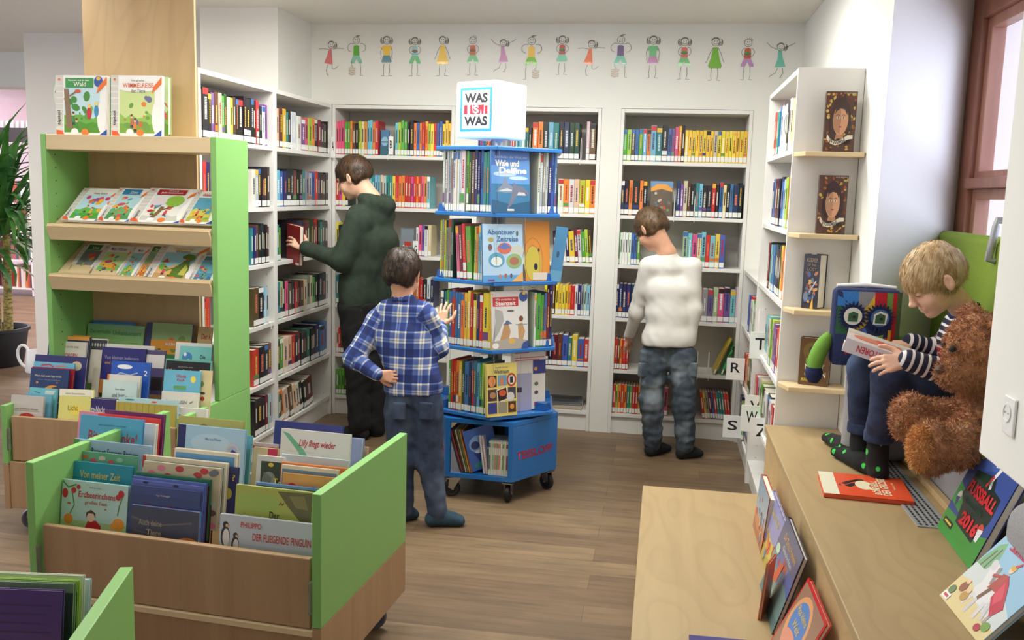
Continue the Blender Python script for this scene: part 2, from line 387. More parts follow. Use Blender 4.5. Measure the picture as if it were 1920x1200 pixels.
# ---------------------------------------------------------------- wall stickers: a row of line-drawn children
SKIN = (196, 190, 180); LINE = (120, 120, 116)
def arc(cx, cy, r, a0, a1, n=10, ry=None):
    ry = r if ry is None else ry
    return [(cx+r*math.cos(math.radians(a0+(a1-a0)*i/n)), cy+ry*math.sin(math.radians(a0+(a1-a0)*i/n))) for i in range(n+1)]
def sticker(px, y0, y1, kind, c1, c2, descr, seed):
    P = atY(px, y0, YB-.004); Q = atY(px, y1, YB-.004); H = P.z-Q.z
    o = thing('wall_sticker', descr, 'wall sticker', (P.x, YB-.0012, Q.z), group='drawn children along the wall')
    T = ROTX90; S = H; rnd = random.Random(seed); lw = S*.0115
    def sc(pts): return [(x*S, y*S) for x, y in pts]
    L = []
    hx, hy, hr = (.03 if kind in 'rj' else 0), (.80 if kind == 'r' else .85 if kind != 'j' else .79), .085
    L.append(('l', sc(arc(hx, hy, hr, 0, 360, 22)), lw, LINE))
    L.append(('l', sc(arc(hx, hy-.0, .045, 200, 340, 8)), lw, LINE))
    for e in (-.025, .03): L.append(('l', sc([(hx+e, hy+.01), (hx+e+.004, hy+.04)]), lw*1.2, LINE))
    # hair
    if kind in 'bk':
        for i in range(4): L.append(('l', sc([(hx-.02+i*.012, hy+hr), (hx+.01+i*.028, hy+hr+.03+.01*(i % 2)), (hx+.05+i*.02, hy+hr+.03)]), lw, LINE))
    elif kind in 'cp':
        for i in range(6):
            a = 150-i*24; L.append(('l', sc([(hx+math.cos(math.radians(a))*hr, hy+math.sin(math.radians(a))*hr), (hx+math.cos(math.radians(a))*hr*1.45, hy+math.sin(math.radians(a+10))*hr*1.45)]), lw, LINE))
    else:
        for k in range(4): L.append(('l', sc(arc(hx, hy+.005, hr*(1.0+.06*k), 20+8*k, 165, 9)), lw, LINE))
        sides = (-1, 1) if kind in 'ghs' else (1,)
        for s in sides:
            for k in range(5):
                L.append(('l', sc(arc(hx+s*hr*1.25, hy-.005+.01*k, .05-.006*k, 90, 90-s*(250), 9, .075-.01*k)), lw*.9, LINE))
    # limbs
    arms = {'r': [[(-.32, .70), (-.2, .715), (-.05, .69)], [(.08, .70), (.2, .725), (.38, .715)]],
            'j': [[(-.3, .90), (-.2, .80), (-.06, .74)], [(.09, .75), (.22, .82), (.36, .89)]],
            'b': [arc(-.12, .68, .10, 60, 270, 8), arc(.14, .68, .10, 120, -90, 8)], 'k': [arc(-.12, .68, .10, 60, 270, 8), arc(.14, .68, .10, 120, -90, 8)],
            's': [[(-.12, .68), (-.15, .58), (-.13, .45), (-.15, .41)], [(.12, .68), (.15, .58), (.13, .45), (.15, .41)]],
            'd': [[(-.05, .73), (-.12, .60), (-.17, .45), (-.20, .40)], [(.06, .73), (.13, .60), (.18, .45), (.21, .41)]]}
    for a in arms.get(kind, [arc(-.04, .64, .10, 100, 290, 8), arc(.05, .64, .10, 80, -110, 8)]): L.append(('l', sc(a), lw, LINE))
    if kind == 'r': legs = [[(-.06, .30), (-.11, .16), (-.08, .03), (-.04, .03)], [(.05, .30), (.06, .20), (.12, .19), (.22, .26)]]
    elif kind == 'j': legs = [[(-.02, .30), (-.06, .18), (-.2, .1), (-.2, .06)], [(.1, .30), (.12, .18), (.04, .06), (.1, .06)]]
    elif kind == 'b': legs = [[(-.12, .36), (-.12, .26), (-.07, .22)], [(.10, .36), (.12, .15), (.11, .02), (.17, .02)]]
    elif kind == 'k': legs = [[(-.10, .36), (-.12, .15), (-.11, .0), (-.17, .0)], [(.12, .36), (.12, .26), (.07, .22)]]
    else: legs = [[(-.06, .30), (-.075, .12), (-.06, .02), (-.13, .015)], [(.07, .30), (.085, .12), (.06, .02), (.14, .015)]]
    for a in legs: L.append(('l', sc(a), lw, LINE))
    if kind in 'bk':
        s = -1 if kind == 'b' else 1; bx = s*.11
        for k in range(4):
            yb = .02+.045*k; ox = bx+.006*(k % 2)
            L.append(('p', sc([(ox-.08, yb+.02), (ox, yb-.01), (ox+.085, yb+.015), (ox+.085, yb+.045), (ox, yb+.02), (ox-.08, yb+.05)]), (216, 205, 190)))
            L.append(('l', sc([(ox-.08, yb+.05), (ox, yb+.02), (ox+.085, yb+.045)]), lw, (160, 145, 128)))
        L.append(('p', sc([(bx-.08, .20), (bx, .17), (bx+.085, .195), (bx+.01, .225)]), (206, 196, 178)))
    # clothes
    if kind in 'rjd':
        sk = {'r': [(-.035, .70), (.035, .70), (.06, .42), (.07, .30), (-.17, .34), (-.09, .52)], 'j': [(-.03, .72), (.05, .72), (.10, .52), (.17, .33), (-.09, .31), (-.03, .52)],
              'd': [(-.05, .74), (.05, .74), (.10, .5), (.16, .33), (.14, .285), (-.12, .285), (-.145, .33), (-.09, .5)]}[kind]
        art([('p', sc(sk), c1)], o, T, 'dress')
    elif kind in 's':
        art([('p', sc([(-.11, .72), (-.04, .735), (.04, .735), (.11, .72), (.14, .64), (.08, .62), (.08, .50), (-.08, .50), (-.08, .62), (-.13, .64)]), c1)], o, T, 'shirt')
        art([('p', sc([(-.08, .50), (.08, .50), (.13, .36), (.12, .33), (-.12, .33), (-.13, .36)]), c2)], o, T, 'skirt')
    else:
        art([('p', sc([(-.05, .735), (.03, .74), (.07, .71), (.08, .50), (-.075, .50), (-.07, .70)]), c1)]+([] if kind in 'bk' else [('e', 0, .615*S, .065*S, .04*S, seed % 2 and (150, 110, 70) or (70, 150, 90)), ('l', sc([(-.08, .61), (0, .58), (.08, .61)]), lw*1.4, (90, 90, 90))]), o, T, 'shirt')
        if kind == 'h': art([('p', sc([(-.08, .50), (.08, .50), (.14, .38), (.12, .33), (-.12, .33), (-.14, .38)]), c2)], o, T, 'skirt')
        else: art([('p', sc([(-.075, .50), (.08, .50), (.15, .36), (.15, .31), (.06, .31), (.005, .42), (-.05, .31), (-.14, .31), (-.14, .36)]), c2)], o, T, 'shorts')
    art(L, o, T, 'line_drawing', base=.0010)
ST = [(619, 70, 143, 'r', (226, 124, 128), 0, 'sticker of a running girl in a pink red dress beside the corner'),
 (668, 64, 143, 'b', (98, 178, 60), (140, 200, 178), 'sticker of a boy in green top and mint shorts, foot on books'),
 (725, 64, 143, 's', (246, 200, 76), (108, 144, 158), 'sticker of a child in yellow shirt and slate blue skirt'),
 (778, 66, 143, 'g', (160, 208, 216), (124, 198, 136), 'sticker of a child in light blue top and green shorts'),
 (830, 64, 143, 'd', (246, 204, 92), 0, 'sticker of a child in a long yellow dress'),
 (887, 64, 142, 'c', (214, 116, 88), (136, 202, 148), 'sticker of a child in red brown top and mint green shorts'),
 (942, 66, 140, 'j', (206, 150, 192), 0, 'sticker of a leaping girl in a lilac dress'),
 (997, 64, 149, 'k', (246, 196, 88), (130, 190, 60), 'sticker of a child in yellow top, green shorts, foot on books'),
 (1055, 63, 141, 'h', (206, 96, 84), (140, 210, 178), 'sticker of a child in red top and mint skirt above the cube sign'),
 (1108, 68, 144, 'r', (238, 124, 82), 0, 'sticker of a running girl in an orange dress'),
 (1165, 62, 147, 'b', (120, 98, 140), (134, 202, 178), 'sticker of a boy in purple top, one foot on books'),
 (1226, 63, 148, 's', (120, 194, 132), (196, 140, 186), 'sticker of a child in green shirt and lilac skirt'),
 (1285, 66, 150, 'g', (222, 112, 100), (124, 196, 128), 'sticker of a child in coral red top and green shorts'),
 (1343, 66, 152, 'd', (118, 184, 56), 0, 'sticker of a child in a long grass green dress'),
 (1404, 68, 151, 'c', (206, 90, 60), (190, 144, 196), 'sticker of a child in brick red top and lilac shorts'),
 (1463, 72, 151, 'j', (118, 198, 178), 0, 'sticker of a leaping girl in a turquoise dress')]
for i, s in enumerate(ST): sticker(*s, i)

# ================================================================ bookcases
SZ = [.125, .398, .717, 1.04, 1.336, 1.655]
BH = 1.957
def bookcase(label, loc, rz, w, depth=.27, zs=SZ, top=BH, lean_top=False):
    o = thing('bookcase', label, 'bookcase', loc, rz); t = .020
    for x in (0, w-t): box('side_panel', 'lam', x, x+t, 0, depth, 0, top, o, .0012)
    box('back_panel', 'lamback', t, w-t, depth-.008, depth, .02, top-.01, o)
    box('top_panel', 'lam', t+.0005, w-t-.0005, 0.001, depth-.009, top-.022, top, o, .001)
    for z in zs: box('shelf', 'lam', t+.0005, w-t-.0005, .004, depth-.009, z-.022, z, o, .0012)
    box('plinth', 'lam', t+.0005, w-t-.0005, .02, .036, 0, zs[0]-.0225, o)
    h = MB()
    for x, s in ((t, 1), (w-t, -1)):
        for k in range(int((top-.2)/.064)):
            z = .14+.064*k; h.tube([(x, .045, z), (x+s*.0006, .045, z)], .0022, 6)
    h.ob('shelf_peg_hole', 'darkgap', o)
    return o
XL = -2.064
BC = {}
BC['A'] = bookcase('tall white bookcase beside the plywood column', (XL, 3.874, 0), PI/2, .812)
BC['B'] = bookcase('tall white bookcase in the inner corner, behind the boy in the green hoodie', (XL, 4.687, 0), PI/2, .845)
BC['1'] = bookcase('white bookcase built into the back wall, next to the inner corner', (-2.062, 5.532, 0), 0, .777)
BC['2'] = bookcase('white bookcase in the back wall behind the blue book carousel', (-1.157, 5.532, 0), 0, .760)
BC['3'] = bookcase('white bookcase in the back wall that the boy in the white shirt faces', (-.282, 5.532, 0), 0, .755)
BC['R'] = bookcase('tall white bookcase on the window side, its end panel carrying ledges', (.478, 4.728, 0), -PI/2, .988, .245)
BC['L'] = bookcase('low white bookcase in the far window side corner', (.478, 5.532, 0), -PI/2, .803, .245, SZ[:3], SZ[3])
# little display ledges screwed to the end panel of the window side bookcase
LX0 = atY(1504, 283, 3.615).x-.018
def ledge(px0, px1, py, which):
    P = atY(1504, py, 3.615); Z_ = P.z; P = Vector((LX0, 3.735, Z_))
    x0, x1 = P.x, P.x+.262; d = .125
    b = MB(); b.prism([(x0+.015-P.x, 0), (x1-P.x-.015, 0), (x1-P.x, -.03), (x1-P.x-.02, -d), (x0-P.x+.03, -d), (x0-P.x, -.03)], -.018, 0)
    o = b.ob('display_ledge', 'maplex', None, .002, loc=(P.x, 3.7385, P.z))
    tag(o, f'small pale wooden ledge on the bookcase end panel, {which}', 'ledge', 'ledges on the end panel'); return P
LEDG = [ledge(1509, 1647, 283, 'topmost of the four'), ledge(1497, 1637, 438, 'second from the top'), ledge(1487, 1563, 582, 'third from the top'), ledge(1474, 1590, 727, 'lowest of the four')]

# ================================================================ plywood column panel
o = box('plywood_column', 'birchz', -2.605, -2.070, 3.856, 3.871, 0, CE-.001); o['kind'] = 'structure'; o.name = 'wall_plywood_panel'

# ================================================================ tall green display shelf with its bin
UX0, UX1, UY0, UYM, UY1, UZ = -2.62, -1.825, 3.25, 3.56, 3.852, .535
def caster(parent, x, y, r=.042, T=None, yaw=0.0, mat='wheel', brake=False):
    R = Matrix.Translation((x, y, 0)) @ Matrix.Rotation(yaw, 4, 'Z')
    k = MB(); k.box(-.03, .03, -.025, .025, 2*r+.012, 2*r+.018, R)
    for s in (-1, 1): k.prism([(-.012, r-.006), (.03, 2*r+.014), (-.028, 2*r+.014), (-.034, r+.01)], s*.017-.0015, s*.017+.0015, R @ Matrix.Translation((.012, 0, 0)), 'y')
    k.tube([R @ Vector((0, -.021, r)), R @ Vector((0, .021, r))], .006, 8)
    c = k.ob('caster', 'steel', parent)
    W = R @ Matrix.Translation((0, 0, r)) @ Matrix.Rotation(PI/2, 4, 'X')
    MB().lathe([(.008, -.013), (r*.55, -.012), (r*.6, -.009), (r-.006, -.012), (r, -.008), (r, .008), (r-.006, .012), (r*.6, .009), (r*.55, .012), (.008, .013)], 24, W).ob('wheel', mat, c)
    return c
u = thing('picture_book_shelf', 'tall birch picture book shelf with lime green sides, sloping shelves and a bin on wheels', 'shelf', (0, 0, 0))
t = .024
for x, nm in ((UX0, 0), (UX1-t, 1)):
    box('side_panel', 'green', x, x+t, UYM, UY1, UZ+.001, 1.64, u, .002)
    # lower side, flat on top, longer towards the room
    b = MB(); b.box(0, t, 0, UY1-UY0, 0, .245); b.ob('bin_side', 'green', u, .002, loc=(x, UY0, UZ-.245))
    box('base_side', 'maple', x, x+t, UY0, UY1, .10, UZ-.246, u, .002)
h = MB()
for x in (UX0+t,):
    for k in range(18):
        for y in (UYM+.06,): h.tube([(x, y, .62+.055*k), (x+.0008, y, .62+.055*k)], .003, 6)
h.ob('peg_hole', 'darkgap', u)
box('top_board', 'maplex', UX0+t+.001, UX1-t-.001, UYM+.002, UY1, 1.575, 1.638, u, .002)
for zf in (1.222, 1.008):
    b = MB(); n = UX1-UX0-2*t-.004
    b.prism([(0, .035), (.006, .045), (.03, .04), (.275, .20), (.262, .215), (.022, .062), (.0, .062), (-.035, .06), (-.035, .045)], 0, n, None, 'x')
    b.prism([(-.045, .052), (-.018, -.008), (-.004, -.008), (-.026, .052)], 0, n, None, 'x')
    b.ob('sloping_shelf', 'maplex', u, .0015, loc=(UX0+t+.002, UYM+.02, zf-.02))
box('front_panel', 'maple', UX0+t+.012, UX1-t-.012, UY0+.012, UY0+.030, .305, UZ-.045, u, .003)
box('base_panel', 'maple', UX0+t+.001, UX1-t-.001, UY0+.004, UY0+.022, .105, .300, u, .002)
box('bin_floor', 'maplex', UX0+t+.001, UX1-t-.001, UY0+.03, UY1-.01, .27, .285, u)
box('step_board', 'maplex', UX0+t+.001, UX1-t-.001, UYM, UYM+.016, .286, UZ-.02, u)
box('rear_bin_floor', 'maplex', UX0+t+.001, UX1-t-.001, UYM+.017, UY1-.012, .43, .445, u)
for i in (1, 2):
    x = UX0+(UX1-UX0)*i/3; box('divider', 'maplex', x-.006, x+.006, UY0+.032, UY1-.02, .446 if 0 else .286, UZ-.05, u)
for y in (UY0+.07, UY1-.07):
    for x in (UX0+.07, UX1-.07): caster(u, x, y, .042, yaw=.6)
box('acrylic_clip', 'acrylic', UX0+t+.001, UX0+t+.009, UY0-.004, UY0+.010, .35, .44, u)

# ================================================================ front browsing trolleys
def trolley(label, loc, rz, w, d, top, label_front='', wheels=True):
    o = thing('book_trolley', label, 'book trolley', loc, rz)
    t = .026; zj = .275
    for x in (0, w-t):
        box('side_panel', 'green', x, x+t, 0, d, zj+.001, top, o, .002)
        box('base_side', 'maple', x, x+t, 0, d, .10, zj, o, .002)
    pz = top-.186
    box('front_panel', 'maple', t+.012, w-t-.012, .012, .032, zj-.01, pz, o, .004)
    box('base_panel', 'maple', t+.001, w-t-.001, .030, .046, .105, zj-.03, o, .002)
    box('base_trim', 'maplex', t+.001, w-t-.001, .004, .052, zj-.030, zj-.012, o, .002)
    box('centre_panel', 'maplex', t+.001, w-t-.001, d*.52, d*.52+.018, .2, pz+.03, o, .003)
    box('rear_panel', 'maple', t+.001, w-t-.001, d-.034, d-.014, zj, pz, o, .003)
    box('bin_floor', 'maplex', t+.001, w-t-.001, .047, d-.036, .24, .255, o)
    for i in (1, 2):
        x = w*i/3
        box('divider', 'maplex', x-.005, x+.005, .034, d*.52-.002, .256, pz-.05, o)
    for x in (.07, w-.075):
        for y in (.08, d-.10): caster(o, x, y, .045, yaw=.3)
    for x in (t+.001, w-t-.009): box('acrylic_clip', 'acrylic', x, x+.008, -.004, .011, pz-.15, pz-.06, o)
    return o
TR = (-1.762, 2.272); TRZ = math.radians(-4.0); TW, TD, TT = .912, .66, .65
trolley('low picture book trolley with lime green sides and a birch front, on wheels', (TR[0], TR[1], 0), TRZ, TW, TD, TT)
trolley('green sided book trolley cut off by the corner of the view, nearest the camera', (-1.734, .782, 0), math.radians(17), .905, .665, .65)

# ================================================================ benches
b = MB(); BT = .555
b.prism([(.44, -1.0), (.885, -1.0), (.885, 3.722), (.44, 3.722)], BT-.028, BT)
bench = thing('window_bench', 'long birch bench running along the window wall', 'bench')
b.ob('bench_top', 'birch', bench, .003)
box('front_board', 'birchx', .449, .469, -1.0, 3.715, 0, BT-.029, bench)
box('end_board', 'birchx', .470, .885, 3.70, 3.7215, 0, BT-.029, bench)
box('back_rail', 'birchx', .862, .885, -1.0, 3.722, BT+.0005, BT+.022, bench, .002)
s = thing('step_bench', 'wide low birch step in front of the window bench', 'bench')
box('step_top', 'birch', -.032, .4485, -1.0, 3.665, .252, .28, s, .003)
box('front_board', 'birchx', -.022, -.004, -1.0, 3.655, 0, .2515, s)
box('end_board', 'birchx', -.003, .4485, 3.638, 3.656, 0, .2515, s)
# heater grilles let into the bench
def grille(y0, y1, label):
    g = thing('heater_grille', label, 'grille', (.742, y0, BT+.0003)); n = MB(); W = .095; L = y1-y0
    n.box(0, W, 0, L, 0, .003); n.ob('grille_plate', 'greymetal', g, .001)
    s = MB(); ny = int(L/.021)
    for i in range(5):
        for j in range(ny):
            s.box(.010+i*.016+.000, .010+i*.016+.0065, .010+j*.021, .010+j*.021+.015, .0032, .0036)
    s.ob('slots', 'darkgap', g)
grille(2.62, 3.40, 'slotted grey metal heater grille set in the bench beside the orange book')
grille(1.30, 1.95, 'slotted grey metal heater grille at the near end of the bench')
# grey upholstered seats in the niche
def cushion(name, label, cat, x0, x1, y0, y1, z0, z1, mat, rot=None, r=.035, parent=None, loc=None):
    me = MB().box(-(x1-x0)/2, (x1-x0)/2, -(y1-y0)/2, (y1-y0)/2, 0, z1-z0).mesh(name, r, 4)
    for p in me.polygons: p.use_smooth = True
    o = link(name, me, mat, parent, loc=loc or ((x0+x1)/2, (y0+y1)/2, z0), rot=rot)
    if label: tag(o, label, cat)
    return o
SEAT = .735
cushion('seat_cushion', 'grey upholstered block the blond boy sits on', 'cushion', .888, 1.120, 2.25, 3.50, BT-.01, SEAT, 'greyfab')
cushion('floor_pouf', 'small rounded grey pouf on the bench under the knitted cushion', 'pouf', .655, .885, 3.252, 3.352, BT+.001, atY(1568, 686, 3.25).z-.002, 'greyfab', r=.05)
cushion('seat_cushion', 'grey cushion under the picture book with the rider', 'cushion', .80, 1.10, 1.35, 2.20, BT+.002, .80, 'greyfab', r=.06)

# ================================================================ books
PAL = dict(k=((30, 30, 36), 'black'), n=((38, 44, 98), 'navy blue'), b=((62, 108, 178), 'blue'), c=((122, 190, 214), 'light blue'), t=((52, 134, 134), 'teal'),
 g=((92, 168, 62), 'green'), d=((40, 78, 56), 'dark green'), l=((176, 204, 66), 'lime green'), y=((240, 208, 70), 'yellow'), o=((236, 136, 56), 'orange'),
 r=((204, 50, 46), 'red'), m=((116, 34, 44), 'dark red'), p=((226, 96, 136), 'pink'), v=((126, 88, 158), 'purple'), w=((230, 230, 226), 'white'),
 e=((228, 208, 168), 'cream'), a=((146, 146, 146), 'grey'), s=((186, 196, 204), 'silver grey'), u=((98, 68, 52), 'brown'), h=((164, 200, 150), 'pale green'), q=((214, 184, 200), 'pale pink'))
def ordw(n): return {1: 'first', 2: 'second', 3: 'third'}.get(n, f"{n}{'th' if 10 < n % 100 < 14 else {1: 'st', 2: 'nd', 3: 'rd'}.get(n % 10, 'th')}")
def spine_mesh(t, h, d):
    k = .0022; b = MB()
    b.prism([(-t/2, d), (-t/2, .0015), (-t/2+.0015, 0), (t/2-.0015, 0), (t/2, .0015), (t/2, d), (t/2-k, d), (t/2-k, .005), (-t/2+k, .005), (-t/2+k, d)], 0, h)
    return b.mesh('book')
def pages_mesh(t, h, d):
    k = .0024; return MB().box(-t/2+k, t/2-k, .0055, d-.003, .003, h-.003).mesh('page_block')
SPECS = []
def spine_book(T, t, h, d, code, label, group, rnd, sticker=True, name='book', colour=None):
    base = colour or PAL[code][0]; c = tuple(max(8, min(250, v+rnd.randint(-12, 12))) for v in base)
    o = link(name, spine_mesh(t, h, d), 'cover', color=c); o.matrix_world = T
    tag(o, label, 'book', group)
    link('page_block', pages_mesh(t, h, d), 'pages', o)
    if sticker and t > .007:
        me = MB().box(-t/2+.0006, t/2-.0006, -.0006, -.0001, .006, .034).mesh('spine_label'); link('spine_label', me, 'label', o)
    if t > .009:
        dark = sum(c) < 330; tc = rnd.choice([(225, 220, 205), (240, 200, 80), (210, 215, 225), (225, 120, 90)] if dark else [(40, 40, 50), (250, 250, 250), (170, 40, 40), (30, 60, 120)])
        its = []; w = t*rnd.uniform(.2, .42); z = h*rnd.uniform(.30, .4); z1 = h*rnd.uniform(.72, .86); s = rnd.random()
        if s < .3: its.append(('r', -t/2+.0008, h*.86, t/2-.0008, h*.985, rnd.choice([(230, 180, 60), (200, 50, 50), (60, 110, 180), (240, 240, 235), (30, 30, 30)])))
        if s > .75: its.append(('r', -t/2+.0008, .04, t/2-.0008, h*.3, rnd.choice([(210, 120, 60), (90, 150, 90), (120, 80, 140), (40, 60, 110), (225, 225, 220)])))
        while z < z1:
            l = rnd.uniform(.003, .009); its.append(('r', -w/2, z, w/2, min(z+l, z1), tc)); z += l+rnd.uniform(.0012, .003)
        art(its, o, ROTX90, 'spine_lettering')
    return o
BCN = {'A': 'the column side bookcase', 'B': 'the inner corner bookcase', '1': 'the first back wall bookcase', '2': 'the bookcase behind the carousel',
       '3': "the white shirt boy's bookcase", 'R': 'the window side bookcase', 'L': 'the low corner bookcase'}
ROWN = ['bottom', 'second lowest', 'third lowest', 'third', 'second', 'top']
CNT = {}
def row(bc, si, codes, pa, pb, py, h, lean=0.0, d=.15, group=None, jit=.012, inset=.012, names=None):
    root = BC[bc]; mwm = Matrix.Translation(root.location) @ Matrix.Rotation(root.rotation_euler.z, 4, 'Z')
    if bc in '123': xa, xb = (atY(p, py, 5.54).x-root.location.x for p in (pa, pb))
    elif bc in 'AB': xa, xb = (atX(p, py, XL-.01).y-root.location.y for p in (pa, pb))
    else: xa, xb = (root.location.y-atX(p, py, .488).y for p in (pa, pb))
    rnd = random.Random(f'{bc}{si}{codes}{pa}')
    u = [(1.55 if ch.isupper() else .55 if ch == '_' else 1.0)*rnd.uniform(.85, 1.15) for ch in codes]
    sc = (xb-xa)/sum(u); x = xa; z = SZ[si]+.0012
    key = (bc, si); same = None
    for ch, uu in zip(codes, u):
        t = uu*sc
        if ch != '_':
            c = ch.lower(); hh = h+rnd.uniform(-jit, jit)
            CNT[key] = CNT.get(key, 0)+1
            sz = 'thick ' if ch.isupper() else ''
            lab = f"{sz}{PAL[c][1]} book, {ordw(CNT[key])} from left, {ROWN[si]} shelf of {BCN[bc]}"
            tt = t-.0012; ln = math.radians(lean)
            T = mwm @ Matrix.Translation((x+t/2, inset+rnd.uniform(0, .008), z+abs(math.sin(ln))*tt/2)) @ Matrix.Rotation(ln, 4, 'Y')
            SPECS.append((T, tt*math.cos(ln) if lean else tt, hh, d, c, lab, group or f'books in {BCN[bc][4:]}', rnd.random()))
        x += t
# --- column side bookcase (A) and inner corner bookcase (B)
row('A', 5, 'uKkvuegdelukKkKkkr', 375, 487, 215, .215); row('A', 5, 'kwv', 487, 503, 215, .205)
row('A', 4, 'drn', 375, 398, 350, .205); row('A', 4, 'wskkkk', 474, 508, 350, .20)
row('A', 3, 'tnukkkku', 474, 507, 460, .20)
row('A', 2, 'UKcs', 476, 506, 565, .20); row('A', 2, 'drr', 375, 398, 600, .20)
row('A', 1, 'RKkm', 478, 512, 670, .20); row('A', 0, 'kKkmsb', 480, 515, 770, .19)
row('B', 5, 'emytkW', 521, 556, 245, .205); row('B', 5, 'wvplokmkkk', 560, 620, 250, .185)
row('B', 4, 'cbnkkukktasbrnkkk', 521, 617, 345, .20)
row('B', 3, 'tg', 521, 529, 450, .19); row('B', 3, 'kknkmudmrktdkm', 553, 619, 450, .205)
row('B', 2, 'thkpukrkueaegkKKs', 521, 618, 545, .195)
row('B', 1, 'dgeerkmkKtkkNBb', 521, 615, 645, .20)
row('B', 0, 'tu', 522, 530, 745, .17); row('B', 0, 'oeuewkkM', 530, 590, 745, .18, lean=-11)
# --- back wall, first bookcase
row('1', 5, 'pppggoukleoccor', 629, 708, 260, .20); row('1', 5, 'clggkKoborolyrbbyyy', 740, 845, 255, .205)
row('1', 4, 'rpyk', 629, 652, 360, .19); row('1', 4, 'ctccesttyroorrprorpoc', 690, 806, 350, .195, jit=.003)
row('1', 3, 'ykue', 629, 650, 460, .185); row('1', 3, 'wpvwe', 779, 808, 460, .185)
row('1', 2, 'tkkd', 629, 648, 560, .185); row('1', 2, 'oorkwn', 772, 812, 565, .185)
row('1', 1, 'eruk', 629, 648, 650, .17); row('1', 0, 'gggkgggg', 629, 668, 715, .165, jit=.002)
# --- back wall, second bookcase
row('2', 5, 'bnvboppoogpqrtcwtk', 888, 996, 262, .195); row('2', 5, 'ookctkndd', 998, 1086, 262, .215, jit=.004); row('2', 5, 'qU', 1099, 1117, 262, .215)
row('2', 4, 'cws', 1027, 1041, 360, .20); row('2', 4, 'wowelyo', 1046, 1116, 360, .20, jit=.006)
row('2', 3, 'kkrenYmwglu', 1040, 1112, 460, .195, lean=-5)
row('2', 2, 'yknu', 1020, 1040, 560, .19); row('2', 2, 'yyyyoRwnasc', 1041, 1106, 560, .185, jit=.006)
row('2', 1, 'kkmubtyBr', 1018, 1104, 650, .185)
# --- back wall, third bookcase
row('3', 5, 'glubgco', 1168, 1220, 270, .185, jit=.003); row('3', 5, 'CTKbvpok', 1220, 1284, 265, .20); row('3', 5, 'yyyyyyyyeyyyyyyyyy', 1284, 1408, 275, .183, jit=.002)
row('3', 4, 'nkoKok', 1164, 1213, 370, .205, jit=.003); row('3', 4, 'nveuk', 1268, 1302, 370, .20); row('3', 4, 'tckKrk', 1304, 1348, 370, .19); row('3', 4, 'bekbNk', 1349, 1392, 370, .20)
row('3', 3, 'gwwwwbbg', 1157, 1200, 465, .19, jit=.003); row('3', 3, 'hcpecrcyb', 1280, 1359, 465, .20)
row('3', 2, 'nnnnnnoc', 1153, 1212, 565, .205, jit=.002); row('3', 2, 'pavhpvcq', 1304, 1389, 570, .20)
row('3', 1, 'oruoRr', 1148, 1178, 665, .185, jit=.003)
row('3', 0, 'trlorotgrroy', 1143, 1206, 755, .175, jit=.003); row('3', 0, 'pkhap', 1214, 1252, 755, .165); row('3', 0, 'ryambrtttrr', 1318, 1372, 765, .165, lean=-9, jit=.003)
# --- window side bookcases (spines seen very obliquely)
row('R', 5, 'rwtbwwwwkwEE', 1450, 1489, 250, .205); row('R', 4, 'nbkmknbslor', 1444, 1481, 380, .205)
row('R', 3, 'umkctbdnkkyoye', 1435, 1472, 510, .21); row('R', 2, 'hcceglvvroor', 1430, 1466, 640, .20)
row('R', 1, 'rseguwkwrr', 1413, 1455, 735, .19)
row('L', 2, 'bbrwwgweyw', 1399, 1421, 600, .195); row('L', 1, 'rrodugkuu', 1390, 1411, 735, .19); row('L', 0, 'nnyggkbuk', 1380, 1400, 820, .18)

# ---------------------------------------------------------------- books seen from the front
def cover_mesh(w, h, t):
    k = .0026; b = MB()
    b.prism([(w, 0), (.002, 0), (0, .002), (0, t-.002), (.002, t), (w, t), (w, t-k), (.004, t-k), (.004, k), (w, k)], 0, h)
    return b.mesh('picture_book')
def U(items, w, h):
    out = []; m = min(w, h)
    for it in items:
        k = it[0]
        if k == 'r': out.append(('r', it[1]*w, it[2]*h, it[3]*w, it[4]*h, it[5]))
        elif k == 'e': out.append(('e', it[1]*w, it[2]*h, it[3]*w, it[4]*h)+tuple(it[5:]))
        elif k == 'p': out.append(('p', [(x*w, y*h) for x, y in it[1]], it[2]))
        else: out.append(('l', [(x*w, y*h) for x, y in it[1]], it[2]*m, it[3]))
    return out
def facing_book(T, w, h, t, col, items=(), texts=(), label='', group=None, name='picture_book', board=False, cat='book', pagecol=None):
    o = link(name, cover_mesh(w, h, t), 'cover', color=col); o.matrix_world = T; tag(o, label, cat, group)
    k = .0028
    p = MB().box(.0045, w-.004, k, t-k, .004, h-.004).mesh('page_block'); link('page_block', p, 'pages', o)
    if items: art(U(items, w, h), o, ROTX90)
    for tx in texts:
        s, u0, u1, v0, v1, c = tx[:6]; kw = tx[6] if len(tx) > 6 else {}
        text(s, u0*w, u1*w, v0*h, v1*h, c, o, ROTX90, 'title', **({'lift': .0010+.00005*len(items), 'bold': .012} | kw))
    return o
def cbp(x1, y1, x2, Y, h, t, lean, col, items=(), texts=(), label='', yaw=0.0, group=None, **kw):
    P = atY(x1, y1, Y); r = ray(x2, y1+8); a = r[0]/r[1]; cy, sy = math.cos(yaw), math.sin(yaw)
    w = (a*P.y-P.x)/(cy-a*sy); th = math.radians(lean)
    T = Matrix.Translation(P) @ Matrix.Rotation(yaw, 4, 'Z') @ Matrix.Rotation(-th, 4, 'X') @ Matrix.Translation((0, 0, -h))
    return facing_book(T, w, h, t, col, items, texts, label, group, **kw)
